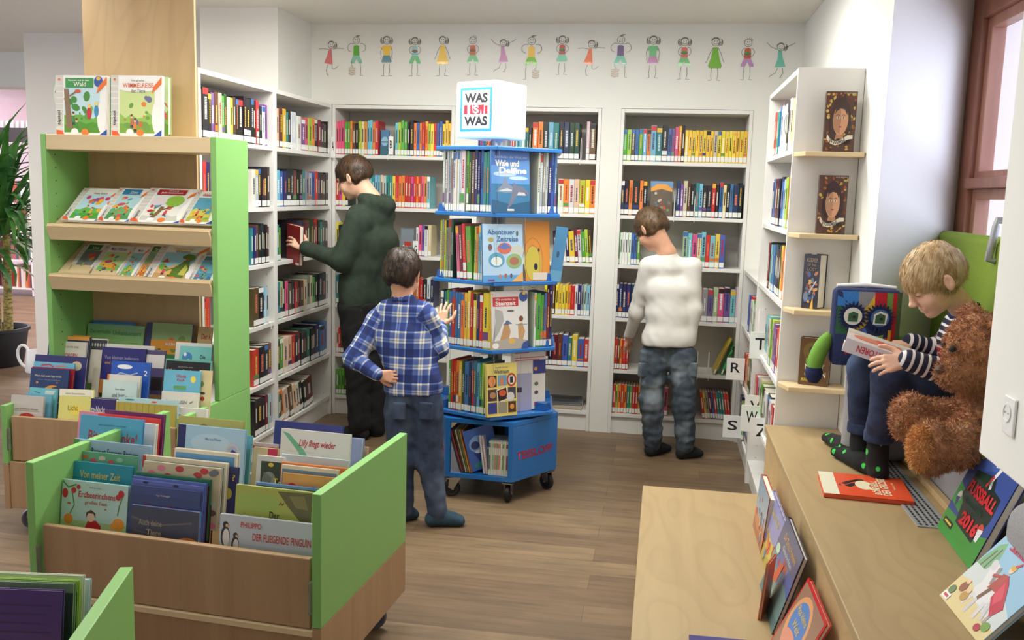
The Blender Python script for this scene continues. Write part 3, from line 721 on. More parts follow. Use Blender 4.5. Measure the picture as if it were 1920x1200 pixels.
def frame3(BL, BR, TL):
    x = (BR-BL).normalized(); z = (TL-BL); z = (z-x*z.dot(x)).normalized(); y = z.cross(x)
    m = Matrix.Identity(4)
    for i in range(3): m[i][0] = x[i]; m[i][1] = y[i]; m[i][2] = z[i]; m[i][3] = BL[i]
    return m
def picture(seed, sky, ground, accents, x0=0, x1=1, y0=0, y1=1, n=9, fig=2):
    """A made-up illustration: sky, rolling ground, bushes, a few small figures."""
    r = random.Random(seed); W = x1-x0; H = y1-y0
    it = [('r', x0, y0, x1, y1, sky)]
    hz = y0+H*r.uniform(.35, .5)
    it.append(('p', [(x0, y0)]+[(x0+W*i/6, hz+H*r.uniform(-.07, .07)) for i in range(7)]+[(x1, y0)], ground))
    g2 = tuple(max(0, c-26) for c in ground)
    it.append(('p', [(x0, y0)]+[(x0+W*i/5, y0+H*.2+H*r.uniform(-.06, .06)) for i in range(6)]+[(x1, y0)], g2))
    for i in range(n):
        c = r.choice(accents); a = r.uniform(.03, .10); it.append(('e', x0+W*r.uniform(.12, .88), y0+H*r.uniform(.12, .86), W*a, H*a*r.uniform(.6, 1.3), c, r.uniform(0, 3)))
    for i in range(fig):
        cx, cy = x0+W*r.uniform(.22, .78), y0+H*r.uniform(.16, .42); c = r.choice(accents); s = H*.09
        it += [('l', [(cx-.02*W, cy-s*1.7), (cx-.01*W, cy-s*.6)], .025, (60, 60, 80)), ('l', [(cx+.03*W, cy-s*1.7), (cx+.01*W, cy-s*.6)], .025, (60, 60, 80)),
               ('p', [(cx-.05*W, cy-s), (cx+.05*W, cy-s), (cx+.03*W, cy+s*.7), (cx-.03*W, cy+s*.7)], c), ('e', cx, cy+s*1.15, .035*W, s*.5, (238, 200, 170)), ('e', cx, cy+s*1.4, .037*W, s*.32, (110, 70, 40))]
    return it
WH = (244, 243, 240)
def penbook(seed, sky, ground, accents, tcol, extra=()):
    """White learning book layout: ribbed left strip, round picture field, orange pen, coloured title plate."""
    it = [('r', 0, 0, 1, 1, WH), ('r', 0, 0, .15, 1, (214, 212, 206))]
    it += [('r', 0, v, .15, v+.02, (232, 230, 226)) for v in [.12+.1*i for i in range(8)]]
    it += picture(seed, sky, ground, accents, .17, .86, .06, .80, 12, 2)
    it += [('p', [(.86, .80), (.80, .74), (.95, .9), (1, .92), (1, .78)], WH), ('e', .90, .32, .09, .26, WH)]
    it += list(extra)
    if tcol: it.append(('r', .20, .80, .74, .955, tcol))
    it += [('p', [(.80, .70), (.84, .82), (1.0, .98), (1.0, .86)], (238, 116, 40)), ('e', .08, .11, .055, .05, (225, 222, 218)), ('p', [(.03, .02), (.2, .0), (.12, .09), (.02, .1)], (236, 96, 50)),
           ('e', .38, .07, .075, .06, WH), ('e', .58, .07, .07, .055, (240, 130, 50)), ('p', [(.82, 0), (1, 0), (1, .12)], (44, 84, 170)), ('e', .08, .93, .025, .02, (236, 120, 60))]
    return it
def vtext(o, s, u0, u1, v0, v1, w, h, col, name='side_lettering'):
    """Lettering that runs upwards."""
    me = curve_text(s, .01); n = len(me.vertices); co = np.empty(n*3); me.vertices.foreach_get('co', co); co = co.reshape(-1, 3)
    lo, hi = co.min(0), co.max(0); a = (co[:, 0]-lo[0])/(hi[0]-lo[0]); b2 = (co[:, 1]-lo[1])/(hi[1]-lo[1])
    out = np.stack([(u1-b2*(u1-u0))*w, (v0+a*(v1-v0))*h, np.full(n, .0046)], 1)
    me.vertices.foreach_set('co', out.ravel()); me.transform(ROTX90); me.materials.clear(); return link(name, me, 'tint', o, color=col)
GR = (120, 176, 70)
# two books standing on top of the tall green shelf
def pen(x1, y1, x2, Y, h, lean, seed, sky, ground, acc, tcol, texts, label, t=.018, extra=(), group='white pen learning books', yaw=0.0):
    o = cbp(x1, y1, x2, Y, h, t, lean, WH, penbook(seed, sky, ground, acc, tcol, extra), texts, label, yaw, group)
    w = max(v.co.x for v in o.data.vertices)
    vtext(o, 'tiptoi', .05, .12, .18, .42, w, h, (60, 60, 64)); return o
zt = 1.6385
def hto(px, py, Y, z): return atY(px, py, Y).z-z
hA = hto(119, 141, 3.68, zt)
TREE = [('p', [(.17, .78), (.26, .78), (.29, .5), (.34, .14), (.42, .12), (.22, .12), (.2, .4)], (140, 112, 84)), ('l', [(.26, .55), (.17, .62)], .03, (140, 112, 84)), ('l', [(.28, .66), (.42, .74)], .03, (140, 112, 84)),
        ('e', .66, .38, .045, .10, (204, 44, 60)), ('e', .66, .50, .035, .035, (244, 206, 110)), ('e', .80, .42, .045, .10, (60, 140, 190)), ('e', .80, .54, .035, .035, (244, 206, 110)), ('e', .44, .74, .06, .03, (214, 90, 60)), ('e', .84, .90, .085, .09, (36, 84, 166)), ('e', .84, .95, .04, .03, (240, 190, 60))]
pen(104, 141, 201, 3.66, hA, 3, 3, (196, 226, 236), (110, 176, 70), [(70, 140, 60), (130, 190, 80), (90, 160, 70)], (52, 152, 72), [('Rennen mit in den', .26, .66, .905, .935, WH), ('Wald', .36, .60, .82, .895, WH)],
    'white pen learning book with a green title plate and tree, standing on the tall shelf', extra=TREE)
pen(208, 141, 304, 3.66, hA, 3, 8, (206, 222, 150), (150, 196, 90), [(230, 130, 60), (110, 160, 70), (110, 110, 150), (190, 120, 60)], None, [('Die große', .40, .66, .895, .93, (120, 120, 140)), ('WIMMELREISE', .24, .84, .80, .875, (226, 106, 60)), ('der Tiere', .40, .68, .72, .78, (130, 130, 120))],
    'white pen learning book with a crowded green animal scene, standing on the tall shelf', extra=[('e', .52, .80, .38, .07, WH)])
cbp(190, 146, 212, 3.76, hA-.012, .015, 2, (46, 104, 60), [('r', 0, 0, 1, .4, (90, 150, 60))], (), 'dark green book, only its edge showing between the two on the tall shelf')
cbp(285, 144, 316, 3.76, hA-.01, .022, 2, (150, 190, 120), picture(5, (190, 214, 170), (120, 170, 80), [(200, 90, 90), (90, 120, 160)]), (), 'green picture book half hidden behind the animal scene book')
o = thing('round_hanging_dial', 'pale round disc with small marks behind the tree book on the tall shelf', 'disc', (0, 0, 0))
P = atY(133, 178, 3.82); r_ = .088
MB().tube([P, P+Vector((0, .006, 0))], r_, 40).ob('disc', M['tint'], o, color=(206, 216, 196)); o.children[0].color = (*srgb((206, 216, 196)), 1)
MB().box(P.x-.03, P.x+.03, P.y-.001, P.y+.03, zt+.0005, zt+.006).box(P.x-.004, P.x+.004, P.y+.007, P.y+.014, zt+.001, P.z).ob('stand', 'white', o)
its = [('e', r_*.82*math.cos(a), r_*.82*math.sin(a), .008, .006, (90, 96, 80)) for a in [math.radians(90+40*i) for i in range(9)]]
art(its, o, Matrix.Translation(P+Vector((0, -.0006, 0))) @ ROTX90, 'printed_marks')
# sloping shelves: two rows of pen books
ac = [(220, 80, 100), (240, 180, 60), (120, 180, 70), (90, 160, 190), (230, 120, 60)]
ang = 52
def slope_row(specs, ybot):
    for i, (xa, xb, title, tcol, sky, gr, label, hh, extra) in enumerate(specs):
        Pb = atY(xa, ybot(xa), UYM+.030-.0035*i); r = ray(xb, ybot(xb)); a = r[0]/r[1]; w = (a*Pb.y-Pb.x)
        T = Matrix.Translation(Pb) @ Matrix.Rotation(math.radians(-ang), 4, 'X') @ Matrix.Shear('XZ', 4, (0, 0))
        o = facing_book(T, w, hh, .010, WH, penbook(40+i*7+len(title), sky, gr, ac, tcol, extra), title, label, 'white pen learning books')
        vtext(o, 'tiptoi', .05, .12, .08, .32, w, hh, (60, 60, 64))
BAL = [('e', .3+.12*i, .70-.1*(i % 2)-.03*(i % 3), .055, .055, c) for i, c in enumerate([(200, 60, 120), (230, 120, 60), (150, 90, 160), (240, 200, 60), (220, 70, 110), (230, 130, 60)])]
DINO = [('p', [(.5, .12), (.78, .1), (.84, .3), (.76, .55), (.84, .62), (.82, .72), (.66, .76), (.56, .68), (.6, .62), (.7, .62), (.62, .5), (.5, .35)], (92, 124, 52)), ('p', [(.66, .18), (.8, .16), (.8, .36), (.72, .46)], (196, 196, 90)), ('p', [(.62, .63), (.74, .60), (.72, .56)], (214, 70, 70)), ('p', [(.2, .5), (.28, .62), (.36, .5)], (190, 90, 60)), ('l', [(.56, .36), (.42, .3), (.40, .26)], .02, (92, 124, 52))]
YTREE = [('l', [(.36, .08), (.44, .3), (.46, .45)], .08, (130, 104, 70)), ('e', .62, .62, .17, .16, (140, 186, 70)), ('e', .33, .60, .15, .12, (226, 214, 220)), ('e', .28, .32, .06, .04, (190, 50, 60)), ('l', [(.44, .34), (.66, .46)], .03, (130, 104, 70))]
slope_row([(113, 190, [('Fiete feiert', .36, .7, .80, .85, (120, 110, 60))], None, (190, 224, 240), (110, 190, 90), 'white pen learning book with balloons, upper sloping shelf, first of four', .222, BAL),
 (181, 245, [('Zoo', .42, .66, .82, .90, WH)], (36, 134, 180), (180, 220, 226), (110, 180, 120), 'white pen learning book with a blue title plate, upper sloping shelf', .228, ()),
 (240, 342, [('Unsere', .40, .58, .895, .935, WH), ('Jahreszeiten', .27, .68, .82, .88, WH)], (176, 36, 48), (226, 228, 226), (236, 234, 226), 'white pen learning book with a red title plate and tree, upper sloping shelf', .232, YTREE),
 (334, 397, [('Weltatlas', .24, .66, .83, .92, (190, 50, 50))], None, (96, 170, 200), (214, 210, 100), 'white pen learning book with a map like cover beside the green side panel', .215, ())],
 lambda x: 412+(x-113)*.028)
slope_row([(117, 166, [('Schule', .4, .66, .83, .9, WH)], (58, 120, 78), (120, 130, 130), (110, 116, 124), 'white pen learning book with a dark green title, lower sloping shelf, first one', .222, ()),
 (158, 222, [('Mein Wörter', .24, .72, .84, .93, (120, 80, 150))], None, (190, 220, 150), (130, 190, 90), 'white pen learning book with a yellow digger picture, lower sloping shelf', .212, [('r', .34, .3, .6, .42, (240, 180, 60)), ('e', .4, .28, .06, .05, (90, 90, 110))]),
 (213, 246, [('Mein', .4, .7, .82, .9, (150, 70, 120))], None, (150, 200, 210), (150, 200, 110), 'white pen learning book squeezed between two others, lower sloping shelf', .212, ()),
 (245, 272, [('Tier', .4, .7, .82, .9, WH)], (70, 120, 60), (150, 170, 120), (226, 150, 80), 'narrow showing white pen learning book left of the dinosaur one', .225, ()),
 (264, 357, [('Dinosaurier', .30, .72, .86, .93, (240, 180, 50)), ('Wissen', .36, .66, .79, .85, (40, 40, 44))], None, (150, 206, 222), (226, 186, 130), 'white pen learning book with a green dinosaur on its cover', .228, DINO),
 (350, 399, [('Meer', .5, .7, .86, .93, WH)], (70, 130, 140), (110, 180, 200), (90, 150, 180), 'smaller white pen learning book with a blue picture beside the green side panel', .170, ())],
 lambda x: 519+(x-117)*.042)

# ================================================================ books in the bin of the tall green shelf
def tt_(s, u0, u1, v0, v1, c, **k): return (s, u0, u1, v0, v1, c, k) if k else (s, u0, u1, v0, v1, c)
G1 = 'picture books in the tall shelf bin'
BL_ = [(80, 140, 190), (230, 200, 90), (210, 90, 90), (240, 240, 235), (120, 170, 100)]
B = lambda *a, **k: cbp(*a, group=G1, **k)
# (top-left px, top y, top-right px, plane, height, thickness, lean, colour, picture, titles, label)
B(173, 600, 252, 3.82, .20, .008, 14, (64, 124, 196), [('r', .05, .8, .95, .95, (90, 150, 210))], (), 'blue picture book whose top edge shows behind the green one in the rear bin')
B(165, 606, 272, 3.80, .21, .008, 14, (150, 204, 130), [('r', 0, .9, 1, 1, (140, 196, 150)), ('e', .35, .35, .05, .05, (200, 80, 60)), ('e', .75, .3, .1, .05, (120, 180, 90))], [tt_('Das verrückte', .06, .42, .80, .88, (70, 140, 120)), tt_('Unkenkonzert', .46, .95, .78, .87, (70, 140, 120)), tt_('Coppenrath', .76, .9, .60, .63, (150, 110, 70))], 'pale green picture book with green title in the rear bin')
B(275, 604, 362, 3.80, .20, .012, 14, (50, 54, 110), picture(11, (150, 180, 120), (240, 170, 60), [(230, 110, 60), (200, 60, 60), (120, 150, 70)], .14, 1, 0, 1)+[('r', .14, .42, 1, .62, (238, 160, 50)), ('r', .14, 0, 1, .30, (70, 140, 80))], [tt_('MARTIN', .46, .66, .50, .56, WH)], 'orange and green picture book with a navy spine in the rear bin')
B(372, 612, 399, 3.78, .20, .008, 14, (222, 186, 130), [], [tt_('Der k', .3, .95, .72, .84, (190, 60, 50))], 'tan picture book with a red title beside the green side panel')
B(92, 628, 168, 3.66, .20, .014, 13, (44, 48, 100), [('r', 0, .92, 1, 1, (214, 150, 70))], (), 'navy blue book behind the cream one at the bin corner')
B(94, 638, 163, 3.645, .20, .010, 13, (226, 218, 204), [], [tt_('DIE GROSSE GUTE IDEE', .1, .8, .86, .90, (120, 110, 110)), tt_('MORGEN', .38, .78, .64, .74, (190, 50, 60)), tt_('KOMMT EIN', .28, .6, .56, .64, (50, 60, 110))], 'cream picture book with a red and blue title in the far bin column')
B(172, 634, 203, 3.68, .20, .008, 13, (216, 210, 196), [('r', .02, .75, .98, .97, (60, 60, 64))]+[('e', .1+.16*i, .86, .05, .04, (180, 180, 176)) for i in range(6)], (), 'book with a black and grey patterned top band in the tall shelf bin')
B(66, 664, 163, 3.52, .20, .014, 12, (52, 52, 112), [('e', .82, .80, .1, .1, (216, 176, 130)), ('e', .85, .80, .07, .07, (200, 190, 170))], (), 'dark navy picture book with a beige moon circle')
B(63, 677, 140, 3.49, .195, .008, 12, (112, 190, 220), [('r', 0, 0, 1, .3, (200, 160, 180)), ('l', [(.2, .92), (.4, .95), (.5, .9)], .03, (200, 60, 70)), ('l', [(.55, .92), (.8, .94)], .03, (220, 120, 60))], (), 'light blue picture book with red squiggles, pink towards its foot')
B(60, 687, 138, 3.465, .19, .012, 12, (170, 40, 56), [], (), 'red picture book just behind the moon book')
B(58, 689, 130, 3.44, .19, .008, 12, (38, 62, 108), [('e', .62, .42, .28, .22, (236, 150, 50)), ('e', .74, .44, .22, .18, (60, 60, 90)), ('e', .2, .68, .03, .025, (220, 140, 70)), ('e', .72, .7, .02, .02, (190, 120, 80))], [tt_('Wenn mich mein Papa weckt', .12, .82, .80, .86, (214, 208, 190)), tt_('eine Geschichte', .2, .8, .745, .765, (150, 160, 170))], 'dark blue picture book with an orange crescent moon')
B(55, 726, 107, 3.37, .17, .010, 10, (120, 200, 208), [('l', [(.2, .9), (.4, .88)], .03, (70, 120, 120)), ('p', [(.55, .8), (.9, .86), (.95, .95), (.6, .95)], (214, 220, 210))], (), 'turquoise picture book near the outer bin corner')
B(48, 737, 97, 3.34, .165, .010, 10, (120, 186, 214), [], (), 'sky blue board book near the outer bin corner')
B(21, 740, 82, 3.305, .165, .012, 9, (206, 200, 192), [('e', .52, .42, .28, .16, (190, 50, 48)), ('r', .1, .62, .9, .64, (170, 160, 150))], [tt_('ein kleines Buch', .15, .85, .66, .70, (130, 120, 120))], 'greyish white picture book with a red shape, front of the outer bin column')
B(112, 729, 172, 3.315, .17, .026, 12, (228, 222, 130), [('r', 0, .84, 1, 1, (236, 234, 214)), ('e', .55, .5, .2, .12, (240, 220, 90))], [tt_('eine Geschichte', .2, .8, .88, .92, (160, 150, 110)), tt_('Licht', .3, .62, .50, .62, (170, 150, 60))], 'pale yellow picture book leaning at the front of the bin', yaw=.12)
B(100, 626, 170, 3.70, .20, .008, 13, (226, 150, 70), [], (), 'orange edged book at the very back of the outer bin column')
B(176, 676, 190, 3.58, .19, .010, 13, (206, 200, 180), [], (), 'narrow cream book between the outer and middle bin column')
B(192, 650, 274, 3.60, .20, .012, 13, (46, 44, 116), [('r', .0, 0, .4, .3, (180, 120, 60)), ('e', .8, .2, .12, .1, (90, 80, 140))], [tt_('Von kleinen Indianern', .08, .86, .74, .82, (150, 150, 190)), tt_('und großen Freunden', .1, .86, .62, .70, (214, 170, 110))], 'dark violet blue picture book with a two line title')
B(200, 644, 290, 3.64, .20, .008, 13, (226, 220, 210), [('r', .7, 0, 1, .6, (200, 60, 60))], (), 'white picture book whose rim shows behind the violet blue one')
B(276, 656, 310, 3.61, .19, .014, 13, (90, 80, 120), [('r', 0, .6, 1, .9, (216, 210, 206)), ('r', 0, .1, 1, .4, (60, 50, 50))], (), 'thick purple grey book between the middle and inner bin columns')
B(210, 676, 282, 3.51, .19, .014, 12, (44, 94, 190), [('e', .35, .88, .2, .05, (240, 240, 240)), ('l', [(.1, .66), (.25, .74), (.5, .7), (.7, .76)], .03, (180, 190, 210)), ('e', .6, .45, .1, .08, (240, 200, 80))], [tt_('2', .86, .95, .70, .82, WH)], 'blue picture book marked with a white number two')
B(202, 701, 264, 3.46, .18, .012, 11, (230, 226, 214), [('r', 0, .85, .06, 1, (226, 140, 60))], [tt_('kleine Bücherei', .2, .85, .82, .85, (160, 160, 150))], 'white board book with an orange corner in the middle bin column')
B(193, 712, 258, 3.42, .18, .008, 11, (206, 226, 222), [('e', .12, .2, .1, .07, (236, 190, 80)), ('e', .35, .16, .1, .06, (232, 180, 80)), ('e', .85, .42, .06, .04, (200, 120, 150))], [tt_('Elmar kleiner', .38, .66, .79, .83, (110, 130, 130)), tt_('und bunt', .30, .66, .62, .72, (110, 130, 140)), tt_('Buch', .7, .9, .6, .66, (180, 150, 170))], 'pale mint picture book with a small grey title, yellow flowers below')
B(160, 746, 218, 3.325, .165, .042, 8, (52, 44, 106), [('e', .9, .7, .05, .05, (230, 120, 60))], [tt_('Gute-Nacht', .08, .66, .66, .82, (226, 222, 226)), tt_('Geschichten', .2, .9, .42, .56, (110, 100, 170))], 'thick violet story book lying in the bin front, middle column')
B(222, 744, 334, 3.345, .165, .010, 9, (190, 222, 230), [('e', .2, .95, .08, .02, (60, 130, 130)), ('e', .6, .93, .05, .02, (210, 80, 60))], (), 'light blue picture book rim behind the olive striped one')
B(217, 753, 330, 3.315, .165, .008, 9, (186, 170, 76), [('r', .05+.1*i, 0, .056+.1*i, 1, (160, 140, 60)) for i in range(9)]+[('e', .72, .55, .1, .12, (70, 60, 50)), ('r', .9, 0, 1, .3, (60, 150, 170))], [tt_('Bitternis', .18, .5, .66, .80, (110, 160, 60))], 'olive yellow striped picture book with a green title at the bin front')
B(330, 641, 398, 3.64, .20, .010, 13, (226, 226, 220), [], (), 'white book rim behind the turquoise one near the side panel')
B(338, 648, 398, 3.62, .20, .008, 13, (126, 200, 196), [('e', .25, .75, .16, .12, (70, 130, 180)), ('e', .18, .82, .05, .04, (220, 236, 236)), ('e', .3, .68, .05, .05, (150, 200, 230)), ('r', 0, 0, 1, .4, (160, 214, 190))], [tt_('Die', .66, .82, .74, .82, (50, 70, 60)), tt_('Tausend', .5, .98, .58, .7, (50, 70, 60))], 'turquoise picture book with a blue swirl and dark title')
B(311, 672, 397, 3.54, .19, .010, 12, (110, 180, 160), [('r', .02, 0, .98, .96, (32, 30, 34))], [tt_('Geschichte einer', .28, .62, .82, .85, (170, 160, 140)), tt_('Kleiner Bruder', .08, .66, .68, .78, (226, 160, 50))], 'black picture book with an orange title, green rim')
B(308, 692, 376, 3.47, .18, .012, 11, (112, 188, 214), [('e', .82, .80, .07, .08, (240, 214, 90)), ('r', .3, .55, .64, .64, (100, 160, 100))], [tt_('Winnie', .34, .62, .82, .90, (190, 70, 90)), tt_('Puuh', .38, .58, .74, .81, (190, 70, 90)), tt_('Nach mir geht es an', .08, .72, .42, .49, (40, 50, 70)), tt_('das Verstecken', .25, .9, .33, .39, (200, 60, 60))], 'sky blue picture book with a small red title and yellow disc')
B(374, 694, 398, 3.49, .19, .008, 11, (226, 210, 160), [('e', .3, .7, .15, .06, (120, 150, 90)), ('e', .4, .5, .18, .03, (70, 60, 60)), ('e', .4, .38, .15, .05, (180, 50, 50))], (), 'cream book with scattered small motifs beside the side panel')
B(303, 733, 372, 3.42, .17, .014, 10, (232, 226, 212), [('l', [(.14, .8), (.24, .74)], .03, (120, 140, 100)), ('l', [(.78, .74), (.88, .8)], .03, (120, 140, 100))], [tt_('COUSIN', .34, .70, .72, .80, (120, 130, 130)), tt_('HEIN MUCH JU', .2, .82, .56, .64, (150, 140, 140))], 'white board book with grey capitals and two leaves')
B(336, 764, 388, 3.36, .14, .022, 10, (226, 222, 216), [('r', 0, .5, .08, .8, (40, 60, 130))], (), 'white board book with a blue mark at its spine, inner bin column')

# ================================================================ books in the low trolley
G2 = 'picture books in the low trolley'
B = lambda x1, y1, x2, Y, h, *a, **k: cbp(x1, y1, x2, Y+.048, h*(.72 if Y < 2.55 else .84), *a, yaw=k.pop('yaw', TRZ), group=G2, **k)
B(148, 770, 262, 2.76, .27, .008, 10, (226, 150, 170), [], (), 'pink book rim at the very back of the trolley')
B(196, 768, 308, 2.75, .26, .012, 10, (110, 50, 110), [('e', .85, .5, .1, .2, (60, 40, 70))], (), 'purple picture book with rounded corners, rear of the trolley')
B(183, 775, 298, 2.70, .26, .012, 10, (214, 60, 46), [], (), 'red board book behind the blue manners book')
B(160, 783, 292, 2.67, .25, .016, 10, (232, 230, 226), [], (), 'white picture book between the red and the blue ones')
B(152, 777, 268, 2.63, .25, .012, 10, (66, 150, 206), [('r', 0, .3, 1, 1, (84, 166, 200)), ('e', .3, .2, .12, .12, (230, 200, 120))], [tt_('Bitte! Danke!', .15, .93, .60, .78, (176, 44, 56)), tt_('sagt der kleine Eisbär', .38, .82, .5, .54, (60, 90, 120)), tt_('eine Geschichte von früher', .3, .75, .86, .89, (70, 120, 160))], 'blue picture book with the red title about please and thanks')
B(139, 822, 284, 2.47, .25, .010, 9, (160, 190, 216), [('r', 0, 0, .07, 1, (70, 150, 60)), ('r', .5, 0, 1, .3, (230, 170, 90))], [tt_('Rotraut Susanne Berners', .24, .84, .76, .88, (60, 80, 100))], 'pale blue picture book with a green spine strip in the trolley')
B(132, 843, 257, 2.43, .25, .008, 9, (110, 176, 140), [('e', .1+.13*i, .86+.05*(i % 2), .05, .04, c) for i, c in enumerate([(226, 200, 190), (190, 120, 80), (220, 90, 100), (210, 200, 180), (200, 100, 90), (150, 200, 160)])], (), 'green picture book patterned with small animals')
B(131, 863, 249, 2.39, .25, .010, 9, (40, 150, 176), [('r', 0, 0, 1, .5, (60, 160, 180))], [tt_('Von meiner Zeit', .18, .82, .74, .86, (214, 200, 110)), tt_('und deiner Zeit', .2, .80, .58, .70, (20, 60, 90))], 'turquoise picture book with a yellow and navy title')
STR = [('r', 0, 0, 1, 1, (186, 220, 216)), ('r', 0, 0, 1, .35, (170, 210, 150)), ('p', [(.36, 0), (.64, 0), (.62, .30), (.54, .38), (.42, .36), (.36, .2)], (196, 40, 48)), ('e', .46, .42, .055, .07, (238, 206, 180)), ('p', [(.39, .40), (.39, .5), (.46, .55), (.53, .5), (.53, .42), (.5, .49), (.42, .49)], (90, 56, 46)),
       ('e', .12, .36, .07, .09, (240, 150, 60)), ('e', .88, .36, .09, .1, (242, 160, 60)), ('e', .80, .32, .05, .05, (240, 170, 80)), ('l', [(.86, .5), (.88, .66), (.92, .8)], .02, (90, 140, 80)), ('l', [(.14, .45), (.2, .6), (.16, .8)], .02, (90, 140, 80)),
       ('e', .05, .78, .045, .08, (200, 46, 52)), ('e', .18, .84, .04, .05, (200, 46, 52)), ('e', .25, .90, .03, .04, (190, 60, 60)), ('e', .9, .86, .045, .06, (200, 46, 52)), ('e', .86, .8, .04, .05, (196, 50, 56)), ('l', [(0, .98), (.1, .88), (.22, .94)], .025, (90, 140, 80)), ('e', .12, .62, .03, .02, (200, 110, 60)), ('e', .68, .58, .015, .015, (130, 130, 110))]
B(118, 898, 241, 2.335, .25, .010, 8, (176, 214, 206), STR, [tt_('Erdbeerinchens', .26, .82, .74, .84, (196, 60, 60)), tt_('großes Fest', .36, .70, .62, .70, (190, 100, 60)), tt_('Stefanie Dahle', .42, .60, .90, .925, (120, 150, 140))], 'mint picture book with a strawberry girl in red, front of the trolley')
B(335, 779, 457, 2.68, .25, .010, 10, (176, 170, 86), [('r', 0, .55, 1, 1, (188, 176, 96)), ('e', .4, .86, .06, .05, (150, 130, 70))], (), 'olive picture book behind the whale book')
B(352, 806, 472, 2.62, .25, .010, 10, (110, 180, 190), [('r', .9, .1, 1, .8, (90, 150, 140))], (), 'light teal picture book rim beside the whale book')
WHALE = [('r', 0, 0, 1, 1, (170, 204, 226)), ('r', 0, 0, .12, 1, (44, 44, 100)), ('e', .5, .75, .3, .15, (190, 216, 232)), ('p', [(.25, .30), (.28, .55), (.34, .48), (.40, .25)], (96, 160, 206)), ('p', [(.38, .58), (.46, .60), (.62, .48), (.72, .3), (.8, .1), (.5, .1), (.38, .18), (.50, .36)], (98, 96, 160)), ('p', [(.44, .54), (.5, .52), (.6, .38), (.55, .36)], (150, 140, 186)), ('e', .83, .62, .11, .17, (206, 200, 206)), ('e', .83, .62, .085, .13, (176, 186, 206)), ('p', [(.78, .62), (.83, .7), (.89, .66), (.89, .56), (.83, .55)], (60, 60, 160))]
B(335, 795, 460, 2.585, .25, .014, 9, (150, 190, 220), WHALE, [tt_('Marcus Pfister', .42, .66, .80, .84, (110, 150, 190))], 'light blue picture book with a purple fish tail and round seal')
B(327, 840, 444, 2.44, .24, .020, 9, (226, 216, 196), [('r', .03, .0, .97, .94, (92, 152, 196))], (), 'blue board book with rounded cream edges')
B(336, 866, 446, 2.42, .24, .012, 9, (48, 52, 112), [('e', .85, .55, .08, .1, (200, 180, 70))], [tt_('?', .92, .97, .78, .88, (220, 200, 80))], 'navy picture book with a yellow question mark by its edge')
B(268, 853, 424, 2.41, .25, .018, 9, (226, 214, 190), [('r', .02, .0, .98, .93, (96, 160, 166)), ('r', 0, .8, .04, 1, (190, 60, 50))], (), 'teal board book with thick cream pages in the trolley')
PT = [('r', 0, 0, 1, 1, (206, 190, 160))]+[('e', random.Random(i).random(), random.Random(i+50).random(), .055, .05, [(200, 60, 70), (236, 180, 70), (120, 120, 130), (190, 200, 190), (226, 130, 150), (110, 90, 90)][i % 6]) for i in range(40)]
PT = [(a, min(max(b_, .07), .93), min(max(c_, .07), .93), d_, e_, f_) if a == 'e' else it for it in PT for (a, b_, c_, d_, e_, f_) in [it]]
B(270, 864, 414, 2.375, .25, .012, 9, (214, 196, 170), PT, (), 'picture book covered in a busy pattern of small fruit and animals')
B(254, 885, 394, 2.35, .245, .010, 8, (34, 116, 80), [('r', .92, 0, 1, .9, (90, 40, 40))], (), 'dark green picture book in the middle column of the trolley')
B(249, 892, 386, 2.335, .24, .010, 8, (90, 110, 180), [], (), 'blue book directly before the dark green one')
B(247, 898, 382, 2.325, .24, .010, 8, (104, 116, 188), [('e', .2, .97, .04, .02, (40, 40, 60)), ('e', .62, .96, .04, .02, (40, 40, 60))], (), 'lilac blue picture book, second of the blue stack')
B(245, 908, 376, 2.31, .235, .010, 8, (70, 84, 140), [('r', 0, 0, 1, .85, (62, 76, 122))], [tt_('Inge Wolfsegger', .38, .58, .84, .88, (190, 190, 200)), tt_('Katzenschlösser', .22, .8, .60, .72, (170, 36, 46))], 'blue grey picture book with a dark red title')
CARB = [('r', 0, 0, 1, 1, (74, 78, 98)), ('l', [(.0, .8), (.4, .7), (.9, .8)], .03, (110, 106, 110)), ('e', .85, .48, .14, .07, (206, 130, 70)), ('r', 0, 0, 1, .35, (88, 90, 96)), ('e', .78, .16, .16, .2, (60, 90, 130)), ('e', .78, .13, .11, .14, (190, 160, 120)), ('e', .78, .12, .06, .08, (140, 130, 110)), ('l', [(.05, .58), (.9, .42)], .02, (100, 100, 108))]
B(247, 946, 374, 2.285, .235, .010, 7, (124, 150, 206), CARB, [tt_('Auch deine', .12, .46, .68, .78, (166, 160, 140)), tt_('Tiere', .24, .46, .52, .62, (176, 166, 130)), tt_('wollen leben', .2, .56, .40, .46, (120, 116, 100))], 'dark grey blue picture book with a wheel shape, front middle of the trolley')
B(366, 944, 396, 2.335, .235, .016, 8, (96, 36, 46), [('r', 0, 0, .4, 1, (60, 70, 60))], (), 'dark red book squeezed in beside the dark green one')
B(475, 829, 521, 2.70, .22, .010, 10, (216, 200, 206), [('r', 0, .9, 1, .94, (180, 50, 90))], (), 'pink edged book lying low at the back of the trolley')
B(476, 838, 521, 2.66, .2, .016, 10, (222, 196, 150), [('r', .6, .8, 1, 1, (200, 50, 80))], (), 'cream book low in the rear inner column of the trolley')
B(515, 788, 643, 2.72, .26, .010, 10, (50, 58, 126), [('r', 0, .0, 1, .6, (60, 70, 150))], (), 'navy blue picture book behind the white Lilly book', )
B(560, 812, 680, 2.69, .24, .020, 10, (150, 160, 206), [], (), 'lilac blue book rim behind the white book by the trolley side')
B(580, 828, 690, 2.71, .22, .010, 10, (226, 180, 160), [], (), 'pale orange book rim lowest behind the white book by the trolley side')
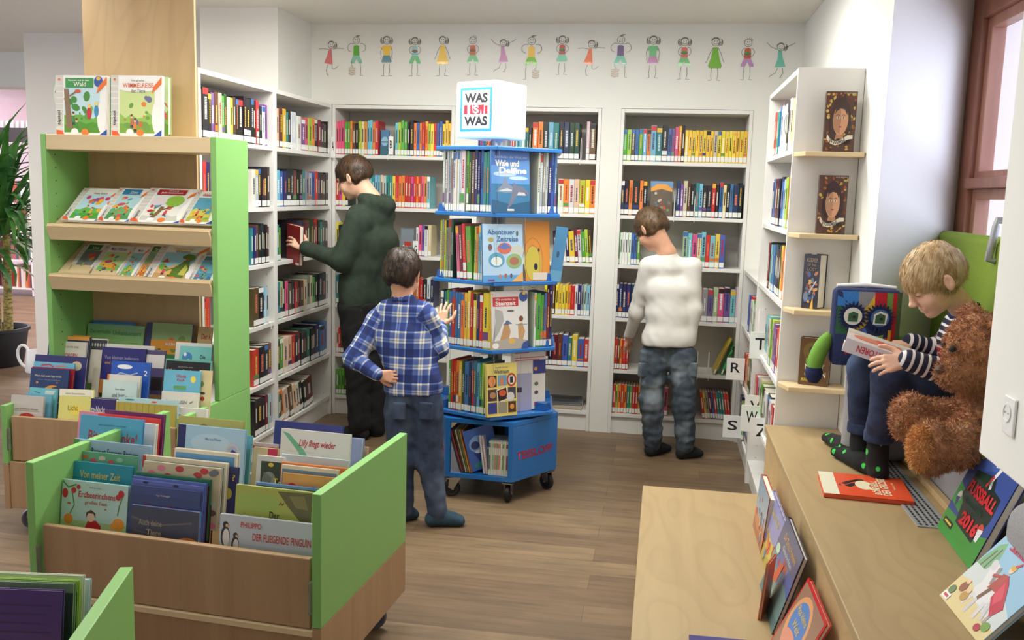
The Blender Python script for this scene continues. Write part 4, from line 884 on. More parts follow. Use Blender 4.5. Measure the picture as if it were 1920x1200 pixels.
LIL = [('r', 0, 0, 1, 1, (226, 222, 214)), ('p', [(.02, .96), (.12, .93), (.34, .70), (.52, .42), (.60, .30), (.44, .36), (.26, .66)], (110, 180, 140)), ('r', .16, .60, .9, .605, (190, 186, 180)), ('r', .3, .54, .96, .545, (190, 186, 180)), ('r', .35, .48, .85, .485, (190, 186, 180)), ('r', .1, .66, .5, .665, (190, 186, 180))]
B(528, 803, 658, 2.63, .24, .010, 9, (226, 222, 214), LIL, [tt_('Lilly fliegt wieder', .27, .80, .72, .86, (200, 40, 56), shear=.3)], 'white picture book with a red handwritten title and green wedge')
B(528, 851, 655, 2.50, .22, .010, 9, (200, 220, 226), [('r', 0, 0, 1, .75, (190, 214, 222))], [tt_('Ganz leise halt', .14, .84, .66, .80, (40, 44, 60))], 'pale blue book with a dark title in the inner rear column')
B(482, 853, 532, 2.47, .22, .012, 9, (230, 228, 222), [('r', .18, .12, 1, .9, (60, 72, 60)), ('e', .5, .55, .25, .16, (150, 156, 140)), ('p', [(.2, .2), (.5, .3), (.6, .6), (.3, .7)], (120, 126, 120)), ('e', .55, .84, .1, .04, (230, 200, 80))], [tt_('To', .68, .98, .42, .6, (226, 210, 70))], 'white framed book with a dark green picture and yellow letters')
B(527, 866, 652, 2.45, .22, .010, 9, (232, 136, 60), [], (), 'orange picture book in the inner rear column')
B(528, 871, 634, 2.43, .215, .012, 9, (226, 216, 196), [('r', .02, 0, .98, .93, (106, 140, 160))], (), 'grey blue board book in the inner rear column')
B(530, 886, 650, 2.41, .21, .010, 9, (222, 160, 90), [('p', [(0, .5), (.5, .8), (1, .6), (1, 0), (0, 0)], (96, 130, 196)), ('e', .16, .68, .10, .14, (206, 46, 46)), ('e', .7, .35, .15, .15, (90, 150, 200))], [tt_('arena', .09, .23, .63, .72, WH)], 'orange and blue picture book with a red oval badge')
B(480, 904, 600, 2.39, .20, .012, 8, (112, 156, 212), [('r', 0, .9, 1, .95, (60, 60, 90))], (), 'light blue picture book behind the yellow green one')
DKL = [('r', 0, 0, 1, 1, (178, 186, 90)), ('e', .3, .75, .28, .16, (166, 190, 96)), ('p', [(.55, .96), (1, .98), (1, .45), (.86, .5), (.7, .72)], (110, 104, 66)), ('p', [(.7, .9), (.9, .92), (.96, .7), (.8, .72)], (140, 130, 80)), ('e', .27, .34, .1, .1, (196, 120, 66)), ('e', .27, .28, .06, .09, (236, 200, 170)), ('p', [(.17, .33), (.27, .5), (.38, .33)], (206, 130, 70)), ('l', [(.58, .74), (.6, .78), (.62, .74), (.64, .78)], .02, (130, 60, 50))]
B(443, 908, 586, 2.31, .24, .010, 7, (196, 204, 130), DKL, [tt_('Der', .46, .59, .50, .62, (50, 60, 50)), tt_('kleine', .60, .82, .34, .46, (60, 76, 60))], 'yellow green picture book with a small figure in a brown hat')
PEN = [('r', 0, 0, 1, 1, (196, 206, 216)), ('r', 0, 0, 1, .3, (206, 204, 150)), ('r', .0, .25, 1, .5, (186, 200, 206))]
for cx, cy, s in ((.065, .60, 1.0), (.175, .46, .85)):
    PEN += [('e', cx, cy, .05*s, .19*s, (60, 58, 60)), ('e', cx+.008, cy-.02, .037*s, .16*s, (232, 232, 232)), ('e', cx, cy+.21*s, .03*s, .065*s, (50, 48, 50)), ('e', cx+.012, cy+.2*s, .014*s, .03*s, (226, 190, 150)), ('p', [(cx+.025*s, cy+.22*s), (cx+.05*s, cy+.2*s), (cx+.025*s, cy+.19*s)], (220, 140, 60))]
PEN += [('e', .18, .34, .03, .07, (226, 110, 60)), ('e', .47, .18, .07, .12, (44, 40, 44)), ('e', .50, .16, .035, .07, (226, 220, 214)), ('e', .53, .14, .02, .04, (206, 70, 70)), ('p', [(.6, .02), (.68, .18), (.7, .15), (.64, .0)], (50, 48, 52))]
for i, (x, h_) in enumerate([(.05, .2), (.1, .25), (.22, .2), (.26, .26), (.3, .2)]): PEN.append(('p', [(x, 0), (x+.02, h_), (x+.045, 0)], (150, 190, 180)))
B(413, 963, 590, 2.262, .215, .012, 6, (206, 212, 222), PEN, [tt_('PHILIPPO', .23, .45, .80, .90, (206, 70, 56)), tt_('DER FLIEGENDE PINGUIN', .36, .975, .58, .72, (206, 76, 56)), tt_('Marcus Pfister', .79, .94, .38, .42, (90, 90, 90))], 'grey blue landscape picture book with penguins, front of the trolley')
# books in the cut off trolley at the corner
G3 = 'picture books in the cut off trolley'
B = lambda *a, **k: cbp(*a, yaw=.14, group=G3, **k)
B(-60, 1072, 155, 1.60, .22, .012, 8, (206, 216, 196), [('r', 0, .88, 1, .99, (214, 222, 200))], [tt_('im Garten ist was los', .3, .95, .91, .96, (60, 70, 60))], 'pale green picture book at the back of the cut off trolley')
B(-70, 1078, 168, 1.625, .20, .010, 8, (196, 216, 222), [], (), 'pale blue picture book, hindmost in the cut off trolley')
B(-60, 1082, 146, 1.56, .22, .010, 8, (150, 190, 70), [('r', 0, 0, 1, .9, (70, 90, 60))], (), 'lime rimmed dark green picture book in the cut off trolley')
B(-60, 1088, 138, 1.54, .22, .012, 8, (120, 150, 110), [('r', 0, 0, 1, .92, (60, 80, 60))], (), 'moss green picture book in the cut off trolley')
B(-70, 1102, 116, 1.50, .22, .012, 8, (74, 40, 120), [('r', 0, 0, 1, .42, (176, 150, 180))]+[('r', .3, .86-.08*i, .9-.05*(i % 3), .875-.08*i, (56, 30, 92)) for i in range(6)]+[('e', .36, .48, .05, .05, (200, 190, 90))], (), 'purple picture book facing out of the cut off trolley')

# ================================================================ magazines and books shown elsewhere
def flat(P, w, d, t, col, label, yaw=0.0, items=(), texts=(), name='magazine', group=None, cat='magazine'):
    """A book lying on its back: P is the corner nearest the spine foot."""
    T = Matrix.Translation(P) @ Matrix.Rotation(yaw, 4, 'Z') @ Matrix.Rotation(-PI/2, 4, 'X') @ Matrix.Translation((0, -t, 0))
    return facing_book(T, w, d, t, col, items, texts, label, group, name=name, cat=cat)
Pm = atY(1030, 770, 5.56)
for i, (c, dx, lab) in enumerate([((196, 176, 150), 0, 'undermost magazine lying in the bookcase behind the carousel'), ((206, 200, 190), .006, 'middle magazine lying in the bookcase behind the carousel'), ((96, 100, 108), .002, 'dark grey magazine on top of the lying ones behind the carousel')]):
    flat(Vector((Pm.x+dx, 5.55+dx, SZ[0]+.001+i*.012)), .20, .24, .011, c, lab, .05*i, [('r', .1, .2, .9, .8, tuple(max(0, v-40) for v in c))])
def upright(px0, px1, py, h, t, col, items, texts, label, Y=5.56, z=None, lean=4, **kw):
    zt_ = z; P0 = atY(px0, py, Y); P1 = atY(px1, py, Y)
    T = Matrix.Translation((P0.x, Y, z+.0015)) @ Matrix.Rotation(-math.radians(lean), 4, 'X')
    return facing_book(T, P1.x-P0.x, h, t, col, items, texts, label, 'books standing face out in the back wall', **kw)
upright(713, 729, 260, .155, .012, (72, 124, 168), [('r', 0, 0, 1, .35, (50, 100, 120)), ('e', .5, .55, .4, .18, (140, 190, 214)), ('r', .1, .5, .9, .55, (50, 70, 90))], (), 'small blue book facing out between the red and lime ones, top shelf', z=SZ[5])
upright(1219, 1261, 370, .205, .02, (110, 90, 74), [('r', 0, .8, 1, 1, (110, 150, 190)), ('p', [(.02, .8), (.3, .92), (.7, .92), (.98, .78), (.98, .7), (.5, .78), (.02, .7)], (230, 160, 70)), ('r', .02, .03, .98, .7, (96, 84, 72))]+[('e', .12+.76*random.Random(i+9).random(), .12+.55*random.Random(i+3).random(), .06, .04, [(190, 70, 60), (110, 150, 90), (200, 190, 160), (140, 70, 60), (90, 110, 120)][i % 5]) for i in range(16)], (), 'brown picture book with an orange banner facing out behind the boy', z=SZ[4])
upright(750, 776, 455, .17, .012, (120, 128, 134), [('r', .05, .1, .95, .95, (130, 140, 148)), ('p', [(.05, .12), (.95, .12), (.9, .3), (.6, .42), (.2, .38)], (214, 216, 220)), ('r', .3, .35, .8, .5, (190, 60, 50))], (), 'grey book with a red panel facing out behind the hooded boy', z=SZ[3])
for (px, c, lab, ang, hh, tk) in ((1338, (190, 170, 50), 'yellow green book leaning steeply on the half empty shelf', 22, .24, .012), (1352, (70, 200, 110), 'bright green book leaning on the half empty shelf', 20, .19, .010)):
    P = atY(px, 705, 5.56)
    T = Matrix.Translation((P.x, 5.548, SZ[1]+.0045)) @ Matrix.Rotation(math.radians(ang), 4, 'Y')
    spine_book(T, tk, hh, .17, 'y', lab, 'books leaning on the half empty shelf', random.Random(px), colour=c)
# remaining few centimetre details: letter dividers and wire bookends
def letter(ch, px, py, Y, w, h, face, label, ax='Y', v=None):
    P = atY(px, py, Y) if ax == 'Y' else atX(px, py, Y)
    o = thing('letter_divider', label, 'sign', P)
    k = MB().box(-w/2, w/2, 0, .003, -h/2, h/2).ob('plate', 'white', o, .0012)
    if face: o.rotation_euler.z = face
    text(ch, -w*.26, w*.26, -h*.16, h*.28, (28, 28, 32), o, ROTX90, 'letter', lift=.0004)
    return o
for a in [('A', 624, 276, 5.50, .028, .13), ('B', 733, 273, 5.535, .03, .11), ('G', 779, 470, 5.535, .035, .12)]: letter(*a, 0, f'white shelf divider plate with the letter {a[0]} between back wall books')
for ch, px, py, X, w, h in [('R', 1379, 692, .440, .10, .125), ('S', 1373, 800, .420, .10, .125), ('T', 1426, 648, .470, .10, .13), ('V', 1416, 765, .440, .10, .125), ('W', 1409, 785, .425, .10, .13), ('Z', 1428, 810, .455, .10, .13)]:
    Y = {'R': 5.22, 'S': 5.05, 'T': 4.45, 'V': 4.50, 'W': 4.42, 'Z': 4.20}[ch]
    letter(ch, px, py, Y, w, h, 0, f'white plate with the letter {ch} sticking out of the window side shelves')
def bookend(P, rz, label, h=.13):
    o = thing('wire_bookend', label, 'bookend', P, rz, 'wire bookends')
    pts = [(-.0, .0, .002), (0, 0, h*.75), (0, .012, h*.93), (0, .035, h), (0, .058, h*.93), (0, .07, h*.75), (0, .07, .002)]
    MB().tube(pts, .002, 6).ob('arch', 'white', o)
    MB().tube([(0, 0, .002), (0, -.035, .002), (.0, -.035, -.03)], .002, 6).ob('clip', 'white', o)
for bc, si, px, py, lab in [('1', 5, 731, 262, 'wire bookend beside the small blue facing book'), ('2', 5, 990, 262, 'wire bookend before the dark patterned books'), ('2', 5, 1090, 262, 'wire bookend beside the last dark patterned book'), ('3', 4, 1303, 375, 'wire bookend between the books beside the brown facing book'),
        ('3', 1, 1329, 680, 'wire bookend on the half empty shelf'), ('3', 1, 1308, 680, 'second wire bookend on the half empty shelf behind the boy'), ('3', 4, 1265, 375, 'wire bookend holding the brown facing book')]:
    P = atY(px, py, 5.55); bookend((P.x, 5.545, SZ[si]+.001), 0, lab)
for si, py, px, lab in [(2, 600, 500, 'wire bookend on the column side bookcase, third lowest shelf')]:
    P = atX(px, py, XL-.01); bookend((XL-.02, P.y, SZ[si]+.001), PI/2, lab, .16)

# ================================================================ books on the display ledges
def ledge_book(i, pl, pr, ytop, t, items, texts, label, col, yaw=0.0, dy=-.075):
    P = LEDG[i]; Y = 3.7385+dy
    a = atY(pl, ytop, Y); b2 = atY(pr, ytop, Y); h = a.z-P.z-.001
    T = Matrix.Translation((a.x, Y, P.z+.001)) @ Matrix.Rotation(yaw, 4, 'Z')
    return facing_book(T, (b2.x-a.x)/math.cos(yaw), h, t, col, items, texts, label, 'novels on the display ledges', name='novel')
def face(seed, skin, hair, sh):
    r = random.Random(seed)
    it = [('r', 0, 0, 1, 1, (84, 52, 34))]
    for i in range(60):
        a, b_ = r.random(), r.random()
        it.append(('e', min(max(a, .06), .94), min(max(b_, .05), .95), r.uniform(.02, .055), r.uniform(.015, .035), r.choice([(150, 94, 44), (196, 150, 60), (120, 44, 30), (206, 176, 90), (56, 36, 30), (170, 70, 40)]), r.uniform(0, 3)))
    it += [('e', .5, .60, .30, .30, hair), ('e', .28, .48, .12, .22, hair), ('e', .73, .5, .11, .22, hair), ('p', [(.40, .36), (.60, .36), (.64, .22), (.36, .22)], tuple(int(c*.86) for c in skin)),
           ('e', .5, .53, .25, .25, skin), ('p', [(.5, .77), (.26, .62), (.26, .45), (.36, .34), (.5, .29)], tuple(int(c*.84) for c in skin)), ('p', [(.3, .62), (.36, .8), (.55, .84), (.7, .74), (.71, .6), (.62, .70), (.48, .72), (.37, .68)], hair)]
    for s in (-1, 1): it += [('e', .5+s*.085, .565, .047, .019, (236, 226, 210)), ('e', .5+s*.085, .565, .021, .019, (70, 90, 70)), ('l', [(.5+s*.03, .60), (.5+s*.09, .618), (.5+s*.15, .60)], .018, hair)]
    it += [('l', [(.5, .56), (.515, .48), (.49, .47)], .016, tuple(int(c*.75) for c in skin)), ('e', .5, .415, .055, .014, (176, 84, 70)), ('e', .5, .423, .045, .004, (120, 50, 44))]
    rib = [(.08, .22), (.2, .14), (.38, .11), (.6, .14), (.78, .21), (.93, .22), (.93, .28), (.76, .28), (.58, .215), (.38, .18), (.22, .21), (.1, .29)]
    return it+[('p', rib, (228, 220, 200))]
LF = [(.10, .2, .245), (.2, .145, .2)]
ledge_book(0, 1551, 1609, 171, .030, face(1, (206, 150, 112), (64, 44, 32), 1), [tt_('Woodwalkers', .16, .86, .135, .235, (40, 32, 30)), tt_('KATJA BRANDIS', .55, .95, .955, .98, (200, 190, 170))], 'novel with a boy face among golden leaves on the topmost ledge', (60, 36, 28))
ledge_book(1, 1538, 1592, 328, .034, face(2, (212, 158, 120), (52, 28, 26), 1), [tt_('Woodwalkers', .16, .86, .135, .235, (40, 32, 30)), tt_('KATJA BRANDIS', .55, .95, .955, .98, (200, 190, 170))], 'novel with a dark haired girl face on the second ledge', (56, 30, 26))
ST_ = [('r', 0, 0, 1, 1, (36, 32, 44))]+[('e', .15+.7*random.Random(i).random(), .08+.6*random.Random(i+7).random(), .09, .05, [(190, 110, 60), (60, 90, 150), (206, 160, 90), (120, 60, 50), (90, 110, 130)][i % 5], i) for i in range(22)]+[('l', [(.45, .3), (.85, .52)], .05, (170, 210, 240)), ('e', .25, .22, .15, .09, (110, 130, 150)), ('p', [(.55, .0), (.75, .0), (.7, .25)], (226, 180, 70))]
ledge_book(2, 1509, 1536, 476, .062, ST_, [tt_('KEEPER', .2, .9, .86, .93, (170, 150, 120)), tt_('OF THE', .25, .8, .78, .83, (150, 140, 120)), tt_('LOST', .25, .85, .70, .76, (150, 140, 120))], 'very thick dark fantasy novel on the third ledge', (40, 36, 40), yaw=-.62, dy=-.035)
OP = [('r', 0, 0, 1, 1, (104, 74, 44)), ('e', .5, .72, .4, .2, (120, 100, 50)), ('e', .5, .74, .2, .10, (50, 70, 50)), ('e', .5, .67, .16, .07, (120, 180, 60)), ('e', .43, .69, .04, .02, (230, 240, 210)), ('e', .56, .69, .04, .02, (230, 240, 210)), ('e', .85, .87, .1, .05, (150, 70, 90)), ('e', .5, .8, .14, .05, (60, 60, 60))]
ledge_book(3, 1502, 1556, 632, .045, OP, [tt_('BITTE', .22, .82, .46, .57, (130, 196, 70), bold=.02), tt_('NICHT', .20, .84, .33, .45, (236, 232, 214), bold=.025), tt_('ÖFFNEN', .2, .9, .18, .32, (236, 232, 214), bold=.025), tt_('MAGISCH', .1, .55, .07, .15, (224, 200, 80), bold=.02)], 'thick brown novel warning not to open it, on the lowest ledge', (88, 60, 36), yaw=-.30, dy=-.05)

# ================================================================ books on the window bench and on the step
zb = BT+.0006
P0, P1, P2 = atZ(1527, 893, zb+.014), atZ(1690, 898, zb+.014), atZ(1553, 936, zb+.014)
x = (P1-P0).normalized(); yaw = math.atan2(x.y, x.x); wR = (P1-P0).length; hR = (P0-P2).length
# cover seen upright when read with its foot towards the room
KNIT = [('r', 0, 0, 1, 1, (226, 84, 46)), ('r', 0, .82, 1, 1, (230, 226, 200)), ('l', [(.40, .70), (.52, .62), (.60, .50)], .09, (36, 32, 36)), ('l', [(.5, .74), (.62, .66), (.74, .54), (.74, .48)], .07, (36, 32, 36)), ('e', .52, .50, .20, .10, (236, 226, 196)), ('e', .5, .38, .11, .06, (214, 120, 80)), ('l', [(.40, .52), (.34, .38), (.44, .36)], .06, (236, 226, 196)), ('e', .44, .78, .05, .02, (150, 60, 40))]
T = Matrix.Translation((P0.x, P0.y, zb)) @ Matrix.Rotation(yaw-PI/2, 4, 'Z')   # local x across the cover, local y along it
Tb = T @ Matrix.Rotation(PI, 4, 'Z') @ Matrix.Rotation(-PI/2, 4, 'X')
def lying(T, w, h, t, col, items, texts, label, group=None):
    """Cover upwards: local x right, y up the page, origin at the lower left cover corner."""
    return facing_book(T @ Matrix.Rotation(-PI/2, 4, 'X') @ Matrix.Translation((0, -t, 0)), w, h, t, col, items, texts, label, group)
# page-up points to -x of the bench (left in the view), so the origin is at the far right corner
Q = atZ(1715, 941, zb+.014); R_ = atZ(1690, 898, zb+.014)
wv = (R_-Q); hv = (P2-Q)
ang_ = math.atan2(wv.y, wv.x)
lying(Matrix.Translation((Q.x, Q.y, zb)) @ Matrix.Rotation(ang_, 4, 'Z'), wv.length, hv.length, .014, (222, 80, 44), KNIT, [tt_('DER GROSSE', .14, .90, .22, .32, (240, 226, 190), bold=.02), tt_('BÖSE BILL', .14, .74, .33, .43, (240, 226, 190), bold=.02), tt_('Matthäus Bär', .4, .74, .14, .17, (240, 190, 150))],
      'orange picture book lying on the window bench, kicking figure on its cover')
def lean3(BLp, BRp, TLp, t, col, items, texts, label, group=None, name='picture_book'):
    T = frame3(BLp, BRp, TLp); w = (BRp-BLp).length; h = (TLp-BLp).dot(Vector((T[0][2], T[1][2], T[2][2])))
    return facing_book(T, w, h, t, col, items, texts, label, group, name=name)
FB = [('r', 0, 0, 1, 1, (52, 78, 150)), ('p', [(0, .62), (.3, 1), (1, 1), (1, .9)], (70, 100, 176)), ('r', 0, 0, 1, .22, (60, 150, 60)), ('p', [(0, .3), (.35, .25), (.2, .45), (0, .5)], (70, 160, 70)), ('p', [(.5, 0), (1, 0), (1, .3), (.7, .22)], (60, 146, 60)),
      ('p', [(.14, .42), (.2, .68), (.62, .74), (.70, .64), (.88, .62), (.90, .42), (.78, .16), (.30, .18), (.24, .36)], (24, 40, 34)), ('p', [(.18, .6), (.22, .68), (.6, .73), (.58, .6)], (30, 60, 46)),
      ('l', [(.66, .92), (.62, .82), (.56, .70), (.60, .62)], .05, (232, 232, 236)), ('e', .68, .93, .03, .02, (224, 150, 120)), ('e', .5, .93, .035, .022, (226, 220, 200)), ('l', [(.60, .84), (.50, .82)], .03, (232, 232, 236)), ('l', [(.68, .84), (.76, .86)], .03, (232, 232, 236)), ('l', [(.57, .74), (.50, .62)], .035, (206, 60, 60)),
      ('e', .82, .30, .06, .06, (206, 70, 60)), ('p', [(.78, .3), (.88, .32), (.86, .2), (.8, .2)], (232, 232, 236)), ('e', .12, .38, .05, .05, (230, 226, 220)), ('p', [(.06, .36), (.16, .38), (.13, .28)], (50, 60, 120)), ('p', [(.1, .80), (.26, .93), (.3, .9), (.18, .78)], (206, 196, 90)), ('r', .06, .09, .30, .15, (36, 34, 34)), ('r', .09, .11, .27, .13, (226, 200, 70))]
a0 = atZ(1757, 985, zb+.004); a1 = atZ(1818, 1066, zb+.004)
TLq = atX(1853, 810, .87); 
_o = a0
lean3(Vector((a0.x, a0.y, zb+.0005)), Vector((a1.x, a1.y, zb+.0005)), Vector(atY(1853, 812, a0.y)), .022, (36, 50, 110), FB,
      [tt_('FUSSBALL', .20, .88, .47, .59, (224, 40, 50), bold=.04), tt_('2016', .36, .78, .20, .33, (224, 40, 50), bold=.05), tt_('STARS UND REKORDE', .26, .62, .655, .69, (46, 90, 66)), tt_('TABELLEN', .26, .7, .38, .43, (40, 84, 62))],
      'dark blue and green football annual leaning at the niche edge')
SM = [('r', 0, 0, 1, 1, (150, 192, 220)), ('p', [(0, .0), (0, .55), (.3, .62), (.62, .5), (1, .34), (1, 0)], (206, 214, 214)), ('p', [(0, 0), (0, .30), (.2, .34), (.5, .22), (1, .16), (1, 0)], (222, 204, 150)), ('p', [(.0, .5), (.06, .78), (.14, .84), (.24, .66), (.2, .5)], (120, 176, 130)), ('l', [(.08, .5), (.10, .72)], .02, (110, 90, 70)), ('l', [(.16, .5), (.15, .76)], .02, (110, 90, 70)),
      ('e', .50, .34, .20, .115, (226, 224, 226)), ('p', [(.34, .36), (.24, .56), (.30, .64), (.38, .60), (.44, .42)], (226, 224, 226)), ('e', .255, .60, .07, .045, (214, 210, 214), -.6), ('l', [(.36, .62), (.40, .52), (.44, .44)], .05, (150, 140, 140)),
      ('l', [(.38, .28), (.34, .12)], .05, (216, 212, 214)), ('l', [(.46, .26), (.47, .08)], .05, (206, 202, 206)), ('l', [(.60, .28), (.64, .10)], .05, (216, 212, 214)), ('l', [(.66, .32), (.74, .14)], .05, (206, 202, 206)), ('l', [(.69, .36), (.80, .26), (.80, .14)], .04, (170, 160, 160)),
      ('p', [(.44, .40), (.46, .60), (.56, .62), (.60, .42)], (176, 70, 60)), ('l', [(.50, .42), (.46, .26)], .05, (120, 80, 60)), ('p', [(.54, .62), (.64, .56), (.86, .36), (.80, .22), (.60, .36)], (190, 40, 66)), ('p', [(.58, .56), (.74, .42), (.70, .32), (.6, .4)], (216, 70, 90)),
      ('e', .51, .67, .035, .035, (236, 200, 172)), ('e', .51, .70, .045, .028, (212, 172, 64)), ('l', [(.51, .72), (.56, .78)], .03, (200, 60, 60)), ('l', [(.46, .56), (.36, .52)], .035, (176, 70, 60)),
      ('e', .18, .24, .055, .06, (150, 96, 66)), ('e', .18, .31, .03, .028, (232, 196, 168)), ('e', .30, .18, .06, .055, (190, 150, 80)), ('e', .30, .25, .028, .026, (232, 196, 168)), ('e', .88, .14, .06, .05, (120, 160, 70)), ('e', .80, .08, .05, .04, (176, 60, 70)), ('e', .08, .14, .05, .05, (110, 130, 90)),
      ('r', .02, .02, .15, .09, (240, 240, 240)), ('r', .04, .04, .13, .07, (206, 80, 80))]
b0 = atZ(1762, 1113, zb+.004); b1 = atZ(1836, 1205, zb+.004)
lean3(Vector((b0.x, b0.y, zb+.0005)), Vector((b1.x, b1.y, zb+.0005)), Vector(atY(1905, 990, b0.y+.004)), .014, (170, 200, 220), SM, [tt_('Sankt Martin', .22, .98, .80, .90, (206, 50, 80)), tt_('ein Ritter', .1, .5, .91, .95, (190, 70, 90))], 'light blue picture book with a rider in a red cloak, leaning on a grey cushion')
# picture books leaning against the bench front, standing on the step
zs = .2806
def stepb(yn, yf, xf, tilt, h, t, col, items, texts, label, dx=0.0):
    """Cover faces the room (-x) and up; reader's left is the far end."""
    nb, nt_, ft = yn, yf, xf      # near bottom, near top, far top corners (pixels)
    if nb[1] > 1200: Fb = atZ(1443, 1203, zs); Ft = atY(*ft, Fb.y); Nt = atX(*nt_, Ft.x); BLv = Fb; BRv = Fb+(Nt-Ft); TL = Ft
    else: Nb = atZ(*nb, zs); Nt = atY(*nt_, Nb.y); Ft = atX(*ft, Nt.x); BLv = Nb+Vector((0, (Ft-Nt).y, 0)); BRv = Nb; TL = BLv+(Nt-Nb)
    return lean3(BLv, BRv, TL, t, col, items, texts, label, 'picture books leaning on the bench front')
ac2 = [(206, 90, 60), (90, 130, 180), (226, 180, 70), (190, 60, 60)]
stepb((1426, 1039), (1443, 935), (1426, 905), 7, .245, .022, (176, 60, 44), picture(21, (150, 170, 190), (196, 130, 100), ac2), (), 'red edged picture book standing farthest along the step', .012)
stepb((1441, 1095), (1473, 983), (1449, 923), 8, .255, .010, (140, 140, 196), picture(22, (140, 146, 196), (206, 190, 90), ac2)+[('r', 0, .5, 1, 1, (146, 148, 200)), ('p', [(.3, .5), (.6, .34), (.5, .2)], (214, 120, 60))], [tt_('Der kleine Wolf', .12, .8, .76, .86, (216, 196, 110))], 'lilac picture book with yellow letters, second along the step', .0)
stepb((1447, 1190), (1507, 1046), (1476, 984), 8.5, .27, .014, (52, 50, 70), picture(23, (96, 110, 166), (120, 150, 150), ac2)+[('r', 0, .66, 1, 1, (104, 104, 130)), ('p', [(.3, .30), (.42, .58), (.55, .62), (.5, .36)], (206, 84, 50)), ('p', [(.1, .12), (.5, .2), (.45, .04)], (196, 70, 60)), ('e', .14, .62, .09, .06, (190, 214, 190))], [tt_('Zur Zirkus Premiere', .2, .86, .80, .88, (214, 170, 110)), tt_('Geschichten', .3, .8, .70, .76, (200, 206, 220))], 'dark blue picture book with an orange fox, third along the step')
stepb((1500, 1290), (1552, 1172), (1516, 1084), 13, .25, .012, (206, 36, 40), [('r', .04, .04, .96, .96, (156, 120, 100)), ('e', .42, .52, .34, .40, (226, 160, 110)), ('e', .42, .56, .27, .28, (80, 130, 200)), ('e', .42, .3, .26, .14, (226, 150, 130)), ('e', .55, .26, .07, .06, (230, 230, 230))], [tt_('Pips kleine', .22, .62, .62, .74, (214, 190, 120), shear=.2), tt_('Welt', .3, .56, .48, .58, (214, 190, 120), shear=.2)], 'red framed picture book with an orange oval, nearest on the step')
lean3(Vector((.345, 2.60, zs)), Vector((.315, 2.52, zs)), Vector((.36, 2.60, zs+.17)), .008, (206, 110, 70), picture(25, (226, 206, 160), (220, 150, 120), ac2), (), 'small cream and orange leaflet book between two on the step', 'picture books leaning on the bench front')
CP = [('r', 0, 0, 1, 1, (52, 44, 120)), ('e', .45, .6, .2, .3, (70, 150, 200)), ('e', .7, .7, .15, .2, (226, 90, 60)), ('e', .15, .6, .14, .2, (230, 80, 60)), ('e', .7, .75, .07, .1, (240, 200, 80)), ('l', [(.3, .4), (.45, .9), (.5, .4), (.6, .9)], .04, (150, 210, 230))]
ps = atZ(1296, 1192, zs+.01); pe = atZ(1420, 1187, zs+.01)
lying(Matrix.Translation((ps.x, ps.y-.21, zs)) @ Matrix.Rotation(.03, 4, 'Z'), (pe-ps).length, .21, .012, (54, 46, 116), CP, (), 'bright blue and red picture book lying flat on the step')

# ================================================================ blue book carousel
CX, CY, CR = -.79, 4.38, .335
car = thing('book_carousel', 'blue revolving book tower on wheels with a white cube sign on top', 'book carousel', (CX, CY, 0))
def vtx(a, r=CR): return Vector((r*math.cos(math.radians(a)), r*math.sin(math.radians(a)), 0))
DA = -82.0
DZ = []
v0 = vtx(DA)
for py in (783, 658, 530, 400, 273): DZ.append(round(atY(926, py, CY+v0.y).z, 3))
for k, z in enumerate(DZ):
    pts = [tuple(vtx(DA+60*i)[:2]) for i in range(6)]
    MB().prism(pts, z-.018, z).ob('deck', 'blue', car, .003)
    if k < 4:
        for a in (DA+60, DA-60, DA+120, DA-120, DA+180):
            # raised blue corner wings
            p = vtx(a, .31); q = vtx(a, .20); w_ = MB()
            n = Vector((-math.sin(math.radians(a)), math.cos(math.radians(a)), 0))*.03
            w_.add([p-n+Vector((0, 0, z)), p+n+Vector((0, 0, z)), q+n*1.6+Vector((0, 0, z)), q-n*1.6+Vector((0, 0, z)), p*.985-n*.8+Vector((0, 0, z+.035)), p*.985+n*.8+Vector((0, 0, z+.035)), q+n*1.4+Vector((0, 0, z+.045)), q-n*1.4+Vector((0, 0, z+.045))],
                   [(0, 1, 5, 4), (1, 2, 6, 5), (2, 3, 7, 6), (3, 0, 4, 7), (4, 5, 6, 7), (3, 2, 1, 0)])
            w_.ob('deck_wing', 'bluedark', car, .002)
MB().lathe([(.035, DZ[0]), (.035, DZ[4]+.05)], 20).ob('centre_post', 'greymetal', car)
MB().lathe([(.05, DZ[4]+.001), (.045, DZ[4]+.045)], 20).ob('sign_foot', 'steel', car)
rods = MB()
for px in (936, 988): 
    a = atY(px, 300, CY+ (-.318 if px == 936 else -.205)); rods.tube([(a.x-CX, a.y-CY, DZ[0]), (a.x-CX, a.y-CY, DZ[4]-.018)], .0016, 6)
rods.ob('retaining_wire', 'acrylic', car)
